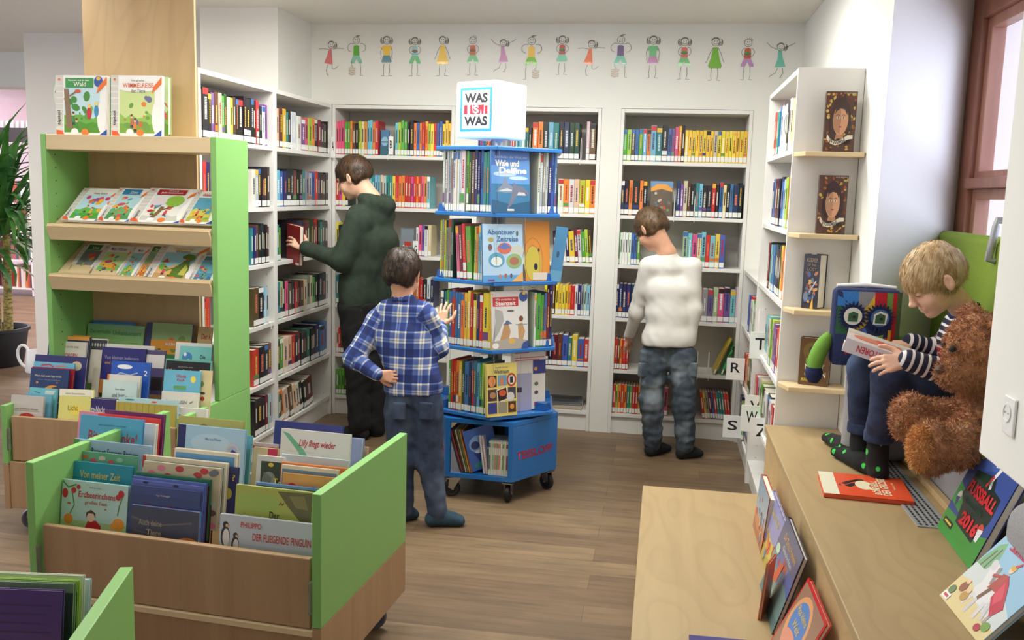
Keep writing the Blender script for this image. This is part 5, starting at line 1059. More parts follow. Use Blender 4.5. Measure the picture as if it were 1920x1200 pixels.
# base cupboard
BA = -120.0-3
bp = [vtx(BA+60*i, .325) for i in range(6)]
zb0, zb1 = .105, DZ[0]-.030
MB().prism([tuple(p[:2]) for p in bp], zb0, zb0+.022).ob('base_board', 'blue', car, .002)
MB().prism([tuple(p[:2]) for p in bp], zb1-.022, zb1).ob('base_top', 'blue', car, .002)
MB().lathe([(.12, zb1), (.12, DZ[0]-.018)], 24).ob('turntable', 'black', car)
def wallp(a, b2, z0, z1, th, name, mat, parent):
    d = (b2-a).normalized(); n = Vector((d.y, -d.x, 0))*-th
    q = MB(); q.add([a+Vector((0, 0, z0)), b2+Vector((0, 0, z0)), b2+n+Vector((0, 0, z0)), a+n+Vector((0, 0, z0)), a+Vector((0, 0, z1)), b2+Vector((0, 0, z1)), b2+n+Vector((0, 0, z1)), a+n+Vector((0, 0, z1))],
          [(3, 2, 1, 0), (4, 5, 6, 7), (0, 1, 5, 4), (1, 2, 6, 5), (2, 3, 7, 6), (3, 0, 4, 7)])
    return q.ob(name, mat, parent, .001)
for i in (1, 3, 5):
    pnl = wallp(bp[i], bp[(i+1) % 6], zb0+.0225, zb1-.0225, .018, 'side_panel', 'blue', car)
    a, b2 = bp[i], bp[(i+1) % 6]; x = (b2-a).normalized(); nrm = Vector((x.y, -x.x, 0))
    T = Matrix.Identity(4)
    for r_ in range(3): T[r_][0] = x[r_]; T[r_][1] = (0, 0, 1)[r_]; T[r_][2] = nrm[r_]; T[r_][3] = a[r_]
    text('TESSLOFF', .03, .29, .205, .245, (176, 40, 60), pnl, T, 'panel_lettering', .03)
for i in (0, 2, 4):
    a, b2 = bp[i], bp[(i+1) % 6]; d = (b2-a).normalized()
    wallp(a, a+d*.022, zb0+.0225, zb1-.0225, .02, 'corner_post', 'blue', car); wallp(b2-d*.022, b2, zb0+.0225, zb1-.0225, .02, 'corner_post', 'blue', car)
MB().lathe([(.06, zb0+.023), (.06, zb1-.023)], 6).ob('inner_core', 'darkgap', car)
for i in range(6):
    p = bp[i]*.86; caster(car, p.x, p.y, .040, yaw=.5+i, mat='black')
# sign cube
T = Matrix.Translation((-.842+.79, 4.40-4.38, DZ[4]+.046)) @ Matrix.Rotation(math.radians(-26), 4, 'Z'); s = .122
me = MB().box(-s, s, -s, s, 0, .262).mesh('sign_cube', .012, 4); me.transform(T)
for p in me.polygons: p.use_smooth = True
cube = link('sign_cube', me, plain('white_acrylic_added_glow', (250, 250, 250), .25, emit=.12), car)  # faint emission added to keep the cube white; no lamp known inside
TF = T @ Matrix.Translation((0, -s, 0)) @ ROTX90
art([('r', -.094, .030, .094, .232, (54, 140, 200)), ('r', -.081, .043, .081, .219, (238, 238, 238))], cube, TF, 'logo_field')
text('WAS', -.068, .068, .162, .206, (36, 36, 38), cube, TF, 'logo_lettering', .045, lift=.0012)
text('WAS', -.068, .068, .056, .100, (36, 36, 38), cube, TF, 'logo_lettering', .045, lift=.0012)
art([('r', -.070, .110, -.050, .152, (214, 40, 60)), ('r', -.034, .110, -.022, .152, (214, 40, 60)), ('p', [(-.016, .152), (.034, .152), (.024, .110), (-.022, .110)], (214, 40, 60)), ('r', .052, .110, .068, .148, (214, 40, 60)), ('p', [(.028, .152), (.048, .152), (.046, .110), (.034, .110)], (214, 40, 60))], cube, TF, 'logo_bars', base=.0010)
text('S', -.014, .018, .113, .150, (244, 240, 240), cube, TF, 'logo_lettering', .03, lift=.0018)

# books on the decks: spines on the face turned to the window-less side, covers on the other
def deck_T(side, s_, inset, z):
    """side 0: face between corners -142 and -82; side 1: face between -82 and -22. s_ metres from its left corner."""
    a, b2 = (vtx(DA-60), vtx(DA)) if side == 0 else (vtx(DA), vtx(DA+60))
    x = (b2-a).normalized(); y = Vector((-x.y, x.x, 0)); p = Vector((CX, CY, 0))+a+x*s_+y*inset
    m = Matrix.Identity(4)
    for i in range(3): m[i][0] = x[i]; m[i][1] = y[i]; m[i][2] = (0, 0, 1)[i]; m[i][3] = p[i]
    m[2][3] = z; return m
DN = ['lowest', 'second', 'third', 'top']; DC = {}
def deck_row(k, codes, s0, s1, h, lean=0.0, d=.15, jit=.006, side=0, inset=.014):
    rnd = random.Random(f'{k}{codes}'); u = [(1.7 if c.isupper() else .55 if c == '_' else 1)*rnd.uniform(.85, 1.15) for c in codes]; sc = (s1-s0)/sum(u); s_ = s0
    for ch, uu in zip(codes, u):
        t = uu*sc
        if ch != '_':
            c = ch.lower(); DC[k] = DC.get(k, 0)+1
            lab = f"{'thick ' if ch.isupper() else ''}{PAL[c][1]} spined book, {ordw(DC[k])} from left on the {DN[k]} carousel deck"
            T = deck_T(side, s_+t/2, inset+rnd.uniform(0, .004), DZ[k]+.0012+abs(math.sin(math.radians(lean)))*t/2) @ Matrix.Rotation(math.radians(lean), 4, 'Y')
            SPECS.append((T, t*math.cos(math.radians(lean))-.001, h+rnd.uniform(-jit, jit), d, c, lab, 'books on the carousel decks', rnd.random()))
        s_ += t
deck_row(3, 'sassawwwsW', .03, .155, .275); deck_row(3, 'gdunnbttbn', .16, .318, .275)
deck_row(2, 'lalaad', .02, .095, .27); deck_row(2, 'pmrG', .120, .205, .25, lean=-4); deck_row(2, 'locebn', .212, .285, .25)
deck_row(1, 'ntgbrbboyyrynrYy', .03, .318, .255)
deck_row(0, 'grroydBnrtcgln', .085, .302, .24)
def deck_cover(k, s0, w_, h, t, col, items, texts, label, side=1, inset=.004, lean=5):
    T = deck_T(side, s0, inset, DZ[k]+.0012) @ Matrix.Rotation(math.radians(-lean), 4, 'X')
    return facing_book(T, w_, h, t, col, items, texts, label, 'books facing out on the carousel')
WAL = [('r', 0, 0, 1, 1, (96, 150, 214)), ('p', [(0, .75), (1, .85), (1, 1), (0, 1)], (74, 120, 196)), ('e', .35, .62, .3, .04, (180, 206, 236)), ('e', .7, .56, .25, .03, (190, 212, 238)), ('r', 0, 0, 1, .47, (52, 120, 166)), ('p', [(0, 0), (1, 0), (1, .2), (.5, .14), (0, .22)], (36, 90, 130))]
WAL += [('p', [(.1, .34), (.26, .44), (.36, .60), (.40, .49), (.60, .40), (.62, .34), (.42, .32)], (126, 138, 160)), ('p', [(.16, .35), (.4, .35), (.58, .36), (.4, .40)], (190, 200, 212)),
        ('p', [(.54, .38), (.58, .50), (.66, .44), (.82, .43), (.94, .36), (.96, .30), (.84, .27), (.66, .28), (.52, .14), (.40, .06), (.44, .16), (.50, .26)], (110, 116, 140)), ('p', [(.66, .29), (.9, .29), (.86, .33), (.7, .34)], (200, 204, 214)), ('e', .9, .32, .012, .008, (30, 30, 40)), ('r', .40, .04, .58, .07, (220, 220, 214))]
deck_cover(3, -.018, .195, .282, .010, (80, 130, 200), WAL, [tt_('Wale und', .1, .72, .74, .84, (244, 244, 240), bold=.04), tt_('Delfine', .2, .92, .63, .73, (244, 244, 240), bold=.04), tt_('Entdecke die Welt der', .1, .95, .87, .91, (170, 196, 226))], 'large blue book about whales with two leaping dolphins, top deck')
ABE = [('r', 0, 0, 1, 1, (176, 208, 236)), ('r', 0, 0, 1, .12, (96, 160, 216)), ('p', [(.7, 0), (1, .0), (1, .18)], (226, 176, 110)), ('e', .54, .58, .18, .10, (206, 110, 90)), ('p', [(.38, .6), (.54, .68), (.70, .6), (.54, .56)], (90, 120, 190)), ('e', .86, .54, .16, .10, (196, 200, 190)), ('e', .34, .38, .2, .13, (90, 160, 196)), ('e', .34, .36, .14, .08, (220, 230, 226)), ('e', .78, .36, .2, .13, (140, 176, 120)), ('e', .78, .36, .12, .07, (170, 110, 90)),
       ('e', .18, .60, .05, .06, (110, 90, 90)), ('e', .2, .73, .07, .04, (176, 160, 90)), ('e', .86, .84, .03, .05, (90, 110, 110)), ('e', .42, .10, .03, .04, (190, 130, 110)), ('e', .56, .11, .03, .04, (180, 90, 60)), ('e', .70, .11, .03, .04, (90, 90, 120)), ('r', .12, .02, .28, .05, (120, 80, 160))]
deck_cover(2, -.055, .205, .262, .014, (60, 120, 190), ABE, [tt_('Abenteuer', .12, .80, .82, .91, (60, 110, 170)), tt_('Zeitreise', .34, .88, .70, .79, (60, 110, 170))], 'pale blue book on time travel with round pictures, third deck', inset=.0)
ORA = [('r', 0, 0, 1, 1, (226, 150, 60)), ('e', .3, .3, .35, .28, (206, 190, 80)), ('l', arc(.3, .3, .42, 0, 360, 24), .012, (70, 80, 90)), ('l', arc(.3, .3, .30, 0, 360, 24), .012, (70, 80, 90)), ('e', .42, .24, .08, .06, (40, 40, 60)), ('e', .55, .52, .04, .03, (90, 60, 50)), ('r', .3, .02, .9, .14, (220, 210, 196))]
deck_cover(2, .175, .130, .275, .008, (224, 140, 60), ORA, (), 'orange picture book with thin rings beside the time travel book', inset=.02)
STE = [('r', 0, 0, 1, 1, (226, 226, 226)), ('r', .04, .74, .74, .90, (206, 44, 54)), ('e', .88, .90, .12, .09, (54, 90, 160)), ('e', .9, .96, .05, .03, (226, 190, 80)), ('p', [(0, .1), (.12, .5), (.1, .7), (.3, .66), (.34, .5), (.2, .3)], (176, 178, 176)), ('p', [(.22, .16), (.34, .42), (.46, .44), (.52, .3), (.44, .12)], (190, 150, 106)), ('e', .43, .46, .05, .04, (120, 70, 50)), ('p', [(.74, .16), (.72, .42), (.84, .46), (.92, .3), (.86, .16)], (196, 156, 110)), ('e', .81, .52, .06, .05, (120, 66, 46)), ('l', [(.66, .42), (.98, .42)], .02, (110, 150, 150)),
       ('p', [(.0, .0), (1, 0), (1, .14), (.6, .2), (.0, .14)], (176, 170, 160)), ('e', .55, .14, .09, .05, (220, 180, 90)), ('p', [(.8, 0), (1, 0), (1, .14), (.86, .1)], (50, 80, 160)), ('e', .1, .07, .09, .05, (236, 236, 236)), ('p', [(.3, .42), (.44, .5), (.56, .44)], (90, 120, 160)), ('e', .52, .66, .1, .015, (90, 90, 90))]
deck_cover(1, .0, .19, .268, .016, (226, 190, 60), STE, [tt_('Wir entdecken die', .12, .66, .84, .88, (240, 230, 228)), tt_('Steinzeit', .12, .66, .755, .83, (244, 240, 238), bold=.03)], 'white book about the stone age with a red title plate, second deck')
deck_row(1, 'wGgbmn', .225, .322, .25, side=1, inset=.016)
WEL = [('r', 0, 0, 1, 1, (228, 212, 120)), ('r', .04, .56, .33, .78, (60, 36, 30)), ('e', .18, .67, .12, .10, (230, 150, 90)), ('r', .37, .58, .66, .78, (110, 160, 200)), ('e', .5, .66, .06, .08, (210, 130, 90)), ('e', .82, .68, .16, .13, (176, 60, 50)), ('e', .82, .68, .11, .09, (230, 226, 214)), ('r', .77, .62, .87, .74, (36, 36, 60)), ('r', .04, .30, .33, .52, (70, 50, 60)), ('e', .2, .41, .1, .06, (176, 130, 90)),
       ('p', [(.32, .50), (.66, .56), (.70, .32), (.36, .26)], (238, 236, 226)), ('p', [(.34, .49), (.64, .54), (.68, .33), (.38, .28)], (36, 30, 40)), ('e', .52, .44, .12, .06, (210, 90, 50)), ('r', .70, .32, .96, .54, (60, 66, 80)), ('e', .78, .36, .13, .09, (220, 216, 214)), ('r', .04, .06, .33, .27, (50, 60, 140)), ('r', .37, .06, .66, .27, (150, 146, 130)), ('r', .70, .06, .96, .27, (70, 50, 40)), ('e', .83, .17, .07, .05, (226, 150, 70))]
deck_cover(0, -.020, .158, .245, .022, (226, 210, 120), WEL, [tt_('Weltraum', .24, .74, .81, .89, (90, 96, 100)), tt_('WARUM WIE WAS', .28, .70, .915, .94, (150, 150, 120))], 'yellow board book about outer space with small photo squares, lowest deck', inset=-.004)
# leaflet in an acrylic stand at the back of the lowest deck
lf = thing('leaflet_stand', 'clear stand holding a white leaflet on the lowest carousel deck', 'leaflet stand')
T = deck_T(1, .135, .05, DZ[0]+.0012) @ Matrix.Rotation(math.radians(-3), 4, 'X')
lf.matrix_world = T
MB().box(0, .19, .004, .006, .0, .30).box(0, .19, .006, .06, 0, .003).ob('stand', 'acrylic', lf)
MB().box(.004, .186, .001, .003, .004, .297).ob('leaflet', 'label', lf)
art(U([('r', .0, .0, .58, .60, (176, 180, 214)), ('r', .62, .58, .98, .80, (50, 66, 150)), ('e', .7, .66, .05, .03, (220, 170, 60)), ('r', .66, .06, .8, .13, (190, 50, 80)), ('e', .72, .42, .06, .03, (90, 130, 90)), ('e', .72, .28, .06, .03, (90, 90, 100)), ('r', .14, .30, .3, .38, (50, 50, 60)), ('r', .1, .92, .5, .96, (196, 50, 60)), ('r', .1, .84, .95, .855, (206, 120, 120)), ('r', .1, .80, .8, .815, (206, 120, 120))], .19, .30), lf, Matrix.Translation((0, .0, 0)) @ ROTX90, 'leaflet_print', base=.0003)
deck_row(3, 'wsasnbb', .225, .325, .275, side=1, inset=.02); 
T = deck_T(1, .300, .02, DZ[2]+.0015) @ Matrix.Rotation(math.radians(-30), 4, 'Z') 
facing_book(T @ Matrix.Rotation(math.radians(6), 4, 'Y'), .055, .255, .012, (86, 150, 200), [('e', .45, .5, .12, .06, (60, 90, 120)), ('r', 0, 0, 1, .2, (110, 170, 210))], (), 'blue book leaning out at the window side of the third carousel deck', 'books facing out on the carousel')
# magazines in the base cupboard
def base_T(s_, inset, z):
    a, b2 = bp[0], bp[1]; x = (b2-a).normalized(); y = Vector((-x.y, x.x, 0)); p = Vector((CX, CY, 0))+a+x*s_+y*inset
    m = Matrix.Identity(4)
    for i in range(3): m[i][0] = x[i]; m[i][1] = y[i]; m[i][2] = (0, 0, 1)[i]; m[i][3] = p[i]
    m[2][3] = z; return m
zz = zb0+.0235; s_ = .072
for i, (c, w_, ln, h) in enumerate([((60, 50, 80), .008, -17, .205), ((170, 60, 60), .007, -17, .205), ((90, 70, 60), .007, -16, .205), ((196, 176, 150), .007, -16, .21), ((110, 130, 90), .007, -15, .21), ((210, 150, 70), .008, -15, .21), ((150, 110, 70), .008, -14, .21)]):
    T = base_T(s_, .012, zz+.003) @ Matrix.Rotation(math.radians(ln), 4, 'Y')
    o = spine_book(T, w_-.001, h, .20, 'w', f"{['dark violet', 'red', 'brown', 'beige', 'olive', 'orange', 'tan'][i]} magazine leaning in the carousel base cupboard", 'magazines in the carousel base', random.Random(i), False, 'magazine', c); o['category'] = 'magazine'
    s_ += .0092
# blue magazine turned half towards the room
T = base_T(.128, .02, zz+.003) @ Matrix.Rotation(math.radians(33), 4, 'Z') @ Matrix.Rotation(math.radians(-15), 4, 'Y')
o = facing_book(T, .15, .205, .006, (60, 100, 180), [('r', 0, 0, 1, 1, (58, 104, 186)), ('e', .4, .62, .3, .2, (130, 170, 224)), ('e', .3, .6, .14, .1, (40, 60, 120)), ('p', [(.2, .42), (.6, .5), (.66, .2), (.4, .1)], (36, 60, 140)), ('e', .5, .44, .25, .05, (200, 214, 236)), ('e', .28, .12, .16, .06, (50, 140, 130)), ('l', [(.5, .3), (.62, .1)], .05, (226, 200, 170))], (), 'blue magazine with a pale swirl, turned outward in the carousel base', 'magazines in the carousel base', name='magazine', cat='magazine')
s_ = .188
for i, (c, w_) in enumerate([((216, 212, 204), .011), ((206, 200, 196), .011)]):
    T = base_T(s_, .014, zz+.003) @ Matrix.Rotation(math.radians(-8), 4, 'Y')
    o = spine_book(T, w_-.001, .185, .13, 'w', ['white magazine leaning before the upright white series', 'second white magazine leaning before the upright white series'][i], 'magazines in the carousel base', random.Random(i+60), False, 'magazine', c); o['category'] = 'magazine'; s_ += .0125
s_ = .208
for i, c in enumerate([(90, 110, 140), (200, 206, 196), (150, 190, 150), (206, 120, 80), (110, 150, 110), (220, 130, 80), (230, 228, 220), (110, 160, 90), (214, 206, 190), (120, 60, 80)]):
    T = base_T(s_+.0045, .014, zz)
    o = spine_book(T, .0085, .165, .12, 'w', f"slim white spined magazine, {ordw(i+1)} from left of the upright series in the carousel base", 'magazines in the carousel base', random.Random(i+90), False, 'magazine', (226, 224, 216)); o['category'] = 'magazine'
    art([('r', -.0028, .03, .0028, .10, c), ('r', -.0035, .135, .0035, .155, c)], o, ROTX90, 'spine_print', base=.0008)
    s_ += .0093

# ---------------------------------------------------------------- shelf books: the 300 that show largest one by one, the rest as one object
def shows(sp):
    T, t, h = sp[0], sp[1], sp[2]; p = T.translation; d = (p-Vector((0, 0, CAMZ))); n = T.to_3x3() @ Vector((0, -1, 0))
    return t*h*max(.12, abs(n.dot(d.normalized())))/d.length_squared
SPECS.sort(key=shows, reverse=True)
for (T, t, h, d, c, lab, grp, sd) in SPECS[:292]:
    spine_book(T, t, h, d, c, lab, grp, random.Random(sd))
bm_v = []; bm_f = []; bm_m = []; bm_c = []
for (T, t, h, d, c, lab, grp, sd) in SPECS[292:]:
    rnd = random.Random(sd); cc = tuple(max(8, min(250, v+rnd.randint(-12, 12))) for v in PAL[c][0])
    dark = sum(cc) < 330; tc = (222, 216, 196) if dark else (60, 50, 60)
    for me, mi, col in ((spine_mesh(t, h, d), 0, cc), (pages_mesh(t, h, d), 0, (232, 226, 210)), (MB().box(-t/2+.0006, t/2-.0006, -.0006, -.0001, .006, .034).mesh('x'), 0, (236, 236, 232)), (MB().box(-t*.16, t*.16, -.0005, -.0001, h*.38, h*.78).mesh('x'), 0, tc)):
        n = len(bm_v); me.transform(T)
        bm_v += [v.co[:] for v in me.vertices]; col = (*srgb(col), 1)
        for p in me.polygons: bm_f.append(tuple(i+n for i in p.vertices)); bm_c += [col]*len(p.vertices)
        D.meshes.remove(me)
me = D.meshes.new('shelved_books'); me.from_pydata(bm_v, [], bm_f)
at = me.color_attributes.new('Col', 'FLOAT_COLOR', 'CORNER'); at.data.foreach_set('color', np.array(bm_c, dtype=np.float32).ravel())
tag(link('shelved_books', me, 'art'), 'the remaining narrow book spines filling the white bookcases', 'books', kind='stuff')

# ================================================================ socket, monster cushion, green back cushion, plant, can, far room
P = atX(1896, 780, WX-.0005)
o = thing('wall_socket', 'white wall socket plate on the wall above the football annual', 'socket', P); o.scale = (.7, .72, .66)
MB().box(-.009, .0, -.042, .042, -.06, .06).ob('frame', 'white', o, .006, 3)
TS = Matrix.Translation((-.0095, .008, .008)) @ Matrix.Rotation(-PI/2, 4, 'Y')
MB().lathe([(.030, 0), (.030, .003), (.024, .003), (.022, -.004), (.004, -.006)], 28, TS).ob('socket_insert', 'white', o)
art([('e', .012, .0, .0028, .0028, (40, 40, 40)), ('e', -.012, .0, .0028, .0028, (40, 40, 40))], o, Matrix.Translation((-.0108, .008, .008)) @ Matrix(((0, 0, -1, 0), (-1, 0, 0, 0), (0, 1, 0, 0), (0, 0, 0, 1))), 'contact_hole')
# knitted monster cushion
def px3(x, y, Y): return atY(x, y, Y)
YM = 3.25
A = px3(1568, 540, YM); Bq = px3(1695, 545, YM); Cq = px3(1568, 686, YM)
wm, hm = Bq.x-A.x, A.z-Cq.z
mo = thing('knitted_monster_cushion', 'patchwork knitted cushion with two fringed eyes and stuffed arms', 'cushion', (A.x, YM, Cq.z), 0)
me = MB().box(0, wm, 0, .085, 0, hm).mesh('knitted_body', .022, 4)
bm = bmesh.new(); bm.from_mesh(me); bmesh.ops.subdivide_edges(bm, edges=[e for e in bm.edges if e.calc_length() > .05], cuts=6, use_grid_fill=True)
for v in bm.verts:
    u_, w_ = v.co.x/wm-.5, v.co.z/hm-.5; v.co.y += (-.016 if v.co.y < .05 else .016)*max(0, (1-4*u_*u_))*(1-4*w_*w_)
bm.to_mesh(me); bm.free()
for p in me.polygons: p.use_smooth = True
m, nt, b = newmat('navy_knit'); n = noise(nt, coords(nt), 240, 2); b.inputs['Base Color'].default_value = (*srgb((30, 40, 84)), 1); b.inputs['Roughness'].default_value = .95; bump(nt, b, n, .6, .004); M['navyknit'] = m
m, nt, b = newmat('patchwork_knit'); a_ = nt.nodes.new('ShaderNodeAttribute'); a_.attribute_name = 'Col'; nt.links.new(a_.outputs[0], b.inputs['Base Color']); b.inputs['Roughness'].default_value = .95
n = noise(nt, coords(nt, (1, 1, .45)), 260, 2); bump(nt, b, n, .8, .004); M['patch'] = m
link('knitted_body', me, 'navyknit', mo)
PA = [('r', .02, .02, .98, .98, (44, 56, 100)), ('r', .03, .78, .34, .97, (56, 124, 196)), ('p', [(.03, .78), (.34, .78), (.34, .6), (.2, .42), (.03, .42)], (48, 96, 66)), ('p', [(.34, .97), (.60, .97), (.50, .82), (.34, .66)], (140, 140, 144)), ('p', [(.60, .97), (.62, .80), (.44, .52), (.2, .42), (.3, .60), (.42, .74), (.5, .82)], (216, 176, 56)),
      ('r', .58, .74, .78, .97, (186, 32, 42)), ('p', [(.76, .97), (.86, .97), (.84, .6), (.76, .6)], (112, 150, 70)), ('r', .85, .36, .92, .97, (196, 36, 44)), ('r', .91, .36, .98, .97, (80, 96, 60)), ('p', [(.2, .42), (.46, .52), (.52, .40), (.34, .30)], (76, 110, 180)), ('p', [(.14, .30), (.32, .36), (.4, .2), (.2, .16)], (186, 40, 56)), ('p', [(.46, .38), (.74, .44), (.70, .28), (.5, .2)], (124, 168, 80)), ('p', [(.36, .28), (.5, .34), (.5, .16)], (170, 60, 100)),
      ('r', .76, .1, .80, .40, (206, 60, 50)), ('r', .80, .1, .85, .5, (226, 170, 60)), ('r', .85, .1, .90, .36, (214, 200, 80)), ('r', .90, .1, .96, .36, (60, 130, 170)), ('p', [(.5, .02), (.74, .02), (.74, .3)], (36, 40, 80))]
bb = [('y', 0)]
me = artmesh(U(PA, wm, hm), 'patch_front')
bm = bmesh.new(); bm.from_mesh(me); bmesh.ops.triangulate(bm, faces=bm.faces[:])
for _ in range(2): bmesh.ops.subdivide_edges(bm, edges=[e for e in bm.edges if e.calc_length() > .02], cuts=2, use_grid_fill=False); bmesh.ops.triangulate(bm, faces=bm.faces[:])
for v in bm.verts:
    u_, w_ = v.co.x/wm-.5, v.co.y/hm-.5; v.co.z = v.co.z*2+.001+.0165*max(0, (1-4*u_*u_))*max(0, 1-4*w_*w_)
bm.to_mesh(me); bm.free(); me.transform(ROTX90)
link('patchwork_front', me, 'patch', mo)
for nm, eu, ew, ring in (('knitted_eye', .26, .66, (226, 226, 222)), ('knitted_eye', .66, .65, (52, 104, 160))):
    e = MB(); c = Vector((eu*wm, -.020, ew*hm)); r0 = .036
    sp = []
    for i in range(44):
        a = 2*PI*i/44; r1 = r0*(1.42 if i % 2 else 1.02)*(1+.08*math.sin(i*2.3)); sp.append(c+Vector((math.cos(a)*r1, -.002*(i % 2), math.sin(a)*r1)))
    e.add(sp+[p+Vector((0, .006, 0)) for p in sp], [tuple(range(44))]+[(i, (i+1) % 44, 44+(i+1) % 44, 44+i) for i in range(44)])
    eo = e.ob(nm, 'navyknit', mo)
    sc_ = .9 if nm else 1
    art([('e', c.x, c.z, .030, .030, ring), ('p', [(c.x-.022, c.z-.022), (c.x+.02, c.z-.022), (c.x+.024, c.z+.015), (c.x, c.z+.024), (c.x-.02, c.z+.012)], (228, 226, 214)), ('p', [(c.x-.016, c.z-.018), (c.x+.015, c.z-.018), (c.x+.017, c.z+.01), (c.x, c.z+.017), (c.x-.015, c.z+.008)], (46, 92, 62)), ('e', c.x+.004, c.z-.002, .005, .005, (20, 24, 24))], eo, Matrix.Translation((0, c.y-.0025, 0)) @ ROTX90, 'pupil', base=.001, step=.0006)
for s_, x in ((-1, -.004), (1, wm+.004)):
    arm_ = MB(); p0 = Vector((x, .03, hm*.36))
    pts = [p0+Vector((s_*.045*math.sin(t_*1.5), -.01*t_, -.125*t_+.01)) for t_ in [0, .2, .4, .6, .8, 1.0]]
    arm_.tube(pts, [.012, .024, .027, .028, .028, .024], 14)
    ao = arm_.ob('stuffed_arm', plain('lime_knit' + str(s_), (112, 160, 62), .95, nscale=240, namt=.1, bmp=.6), mo)
    hp = pts[-1]; MB().lathe([(.001, -.052), (.016, -.048), (.028, -.03), (.031, -.012), (.026, .006), (.001, .01)], 16, Matrix.Translation(hp)).ob('stuffed_hand', 'navyknit', ao)
o = MB().tube([(.012, .055, hm+.004), (wm*.5, .055, hm+.010), (wm-.012, .055, hm+.004)], [.006, .009, .006], 12).ob('white_top_edge', 'white', mo)
# green back cushion
gx = 1.092
G0 = atX(1752, 432, gx)
cushion('back_cushion', 'tall lime green back cushion standing against the window behind the blond boy', 'cushion', gx-.035, gx+.035, 2.22, G0.y, SEAT+.002, G0.z+.005, 'greenfab', r=.03)
P = atX(1868, 424, gx-.045); Q = atX(1853, 487, gx-.055)
o = thing('window_handle', 'grey metal hanger handle of the window before the green back cushion', 'lever', P)  # lever handle of the window, standing before the green cushion
MB().tube([Vector((.075, 0, .02)), Vector((0, 0, .018)), Vector((0, 0, 0)), (Q-P)*.6, (Q-P), (Q-P)+Vector((.02, -.004, -.004))], [.010, .011, .012, .012, .012, .010], 12).ob('arm', 'greymetal', o)

# plant
PX, PY = -5.12, 6.30
pl = thing('yucca_plant', 'tall potted yucca with drooping green leaves in a black pot', 'plant', (PX, PY, 0))
MB().lathe([(.20, 0), (.215, .02), (.255, .27), (.27, .275), (.27, .30), (.25, .30), (.24, .25)], 36).ob('pot', 'black', pl)
MB().lathe([(.001, .255), (.24, .255)], 24).ob('soil', 'soil', pl)
m, nt, b = newmat('yucca_bark'); n = noise(nt, coords(nt, (1, 1, 2)), 30, 4); nt.links.new(ramp(nt, n, [(.35, srgb((96, 82, 46))), (.6, srgb((176, 158, 90)))]), b.inputs['Base Color']); b.inputs['Roughness'].default_value = .9; bump(nt, b, n, .8, .01)
for i, (dx, hh) in enumerate([(-.10, 1.0), (.12, 1.2), (.0, 1.4)]):
    MB().tube([(dx, .03*i, .25), (dx*1.1, .03*i, hh*.5), (dx*1.3, .02, hh)], [.036, .030, .026], 12).ob('stem', m, pl)
m, nt, b = newmat('yucca_leaf'); n = noise(nt, coords(nt), 6, 3); nt.links.new(ramp(nt, n, [(.3, srgb((40, 92, 44))), (.7, srgb((98, 164, 74)))]), b.inputs['Base Color']); b.inputs['Roughness'].default_value = .45
rnd = random.Random(5); lv = MB()
for (cx, cz, n_, up) in ((-.12, 1.0, 60, .7), (.15, 1.2, 64, .8), (0, 1.4, 70, 1.0)):
    for i in range(n_):
        az = rnd.uniform(0, 2*PI); el = rnd.uniform(-.2, 1.35); L = rnd.uniform(.45, .8); wd = rnd.uniform(.026, .042)
        d = Vector((math.cos(az), math.sin(az), 0)); s_ = Vector((-d.y, d.x, 0)); p = Vector((cx, 0, cz+rnd.uniform(-.25, .05))); pts = []
        for k in range(8):
            f = k/7; e = el-f*f*rnd.uniform(1.2, 1.8)*(1.15-el*.6); p = p+(d*math.cos(e)+Vector((0, 0, math.sin(e))))*L/7
            ww = wd*(.5+1.2*f if f < .35 else .92*(1-f)/.65+.06); pts.append((p.copy(), ww))
        vs = []
        for (q, ww) in pts: vs += [q-s_*ww, q+Vector((0, 0, -ww*.35)), q+s_*ww]
        fs = []
        for k in range(7): fs += [(3*k, 3*k+1, 3*k+4, 3*k+3), (3*k+1, 3*k+2, 3*k+5, 3*k+4)]
        for q in vs:
            if q.x+PX > -4.45: q.x = -4.45-PX
        lv.add(vs, fs, True)
lv.ob('leaves', m, pl)
# white watering can
P = atZ(64, 697, 0); o = thing('watering_can', 'white watering can on the floor beside the black plant pot', 'watering can', (P.x+.02, P.y+.02, 0))
MB().lathe([(.001, .0), (.085, 0), (.09, .01), (.075, .16), (.07, .165), (.066, .158), (.08, .012), (.001, .01)], 28).ob('body', 'white', o)
MB().tube([(-.075, 0, .145), (-.085, 0, .175), (-.105, 0, .193), (-.130, 0, .195), (-.152, 0, .18), (-.166, 0, .15), (-.168, 0, .115), (-.158, 0, .08), (-.138, 0, .05), (-.11, 0, .03), (-.085, 0, .02)], .011, 10).ob('handle', 'white', o)
MB().tube([(.075, 0, .05), (.15, 0, .12), (.20, 0, .20)], [.02, .014, .011], 10).ob('spout', 'white', o)
# far room: a black fronted gallery shelf, bookshelves below
o = thing('gallery_shelf', 'long dark shelf with white lettering and lamps high in the far room', 'shelf', (-8.2, 9.6, 0))
box('fascia', plain('black_fascia', (40, 36, 38), .6), -3.0, 2.85, 0, .05, 1.86, 2.02, o)
k = MB()
for i in range(90): k.box(-3.0+i*.065, -3.0+i*.065+.035, .002, .03, 2.021, 2.10)
k.ob('railing', 'greymetal', o)
text('Kinderbibliothek in', 1.6, 2.8, 1.90, 1.98, (226, 222, 220), o, ROTX90, 'lettering', .01)
rnd = random.Random(4)
sh = thing('far_bookshelf', 'low white bookshelf full of books in the far room behind the plant', 'bookshelf', (-8.6, 10.2, 0))
for z in (.1, .45, .80, 1.15, 1.5): box('shelf', 'lam', 0, 3.6, 0, .28, z-.02, z, sh)
for x in (0, .9, 1.8, 2.7, 3.58): box('upright', 'lam', x, x+.02, 0, .28, 0, 1.5, sh)
vs = MB(); cols = []
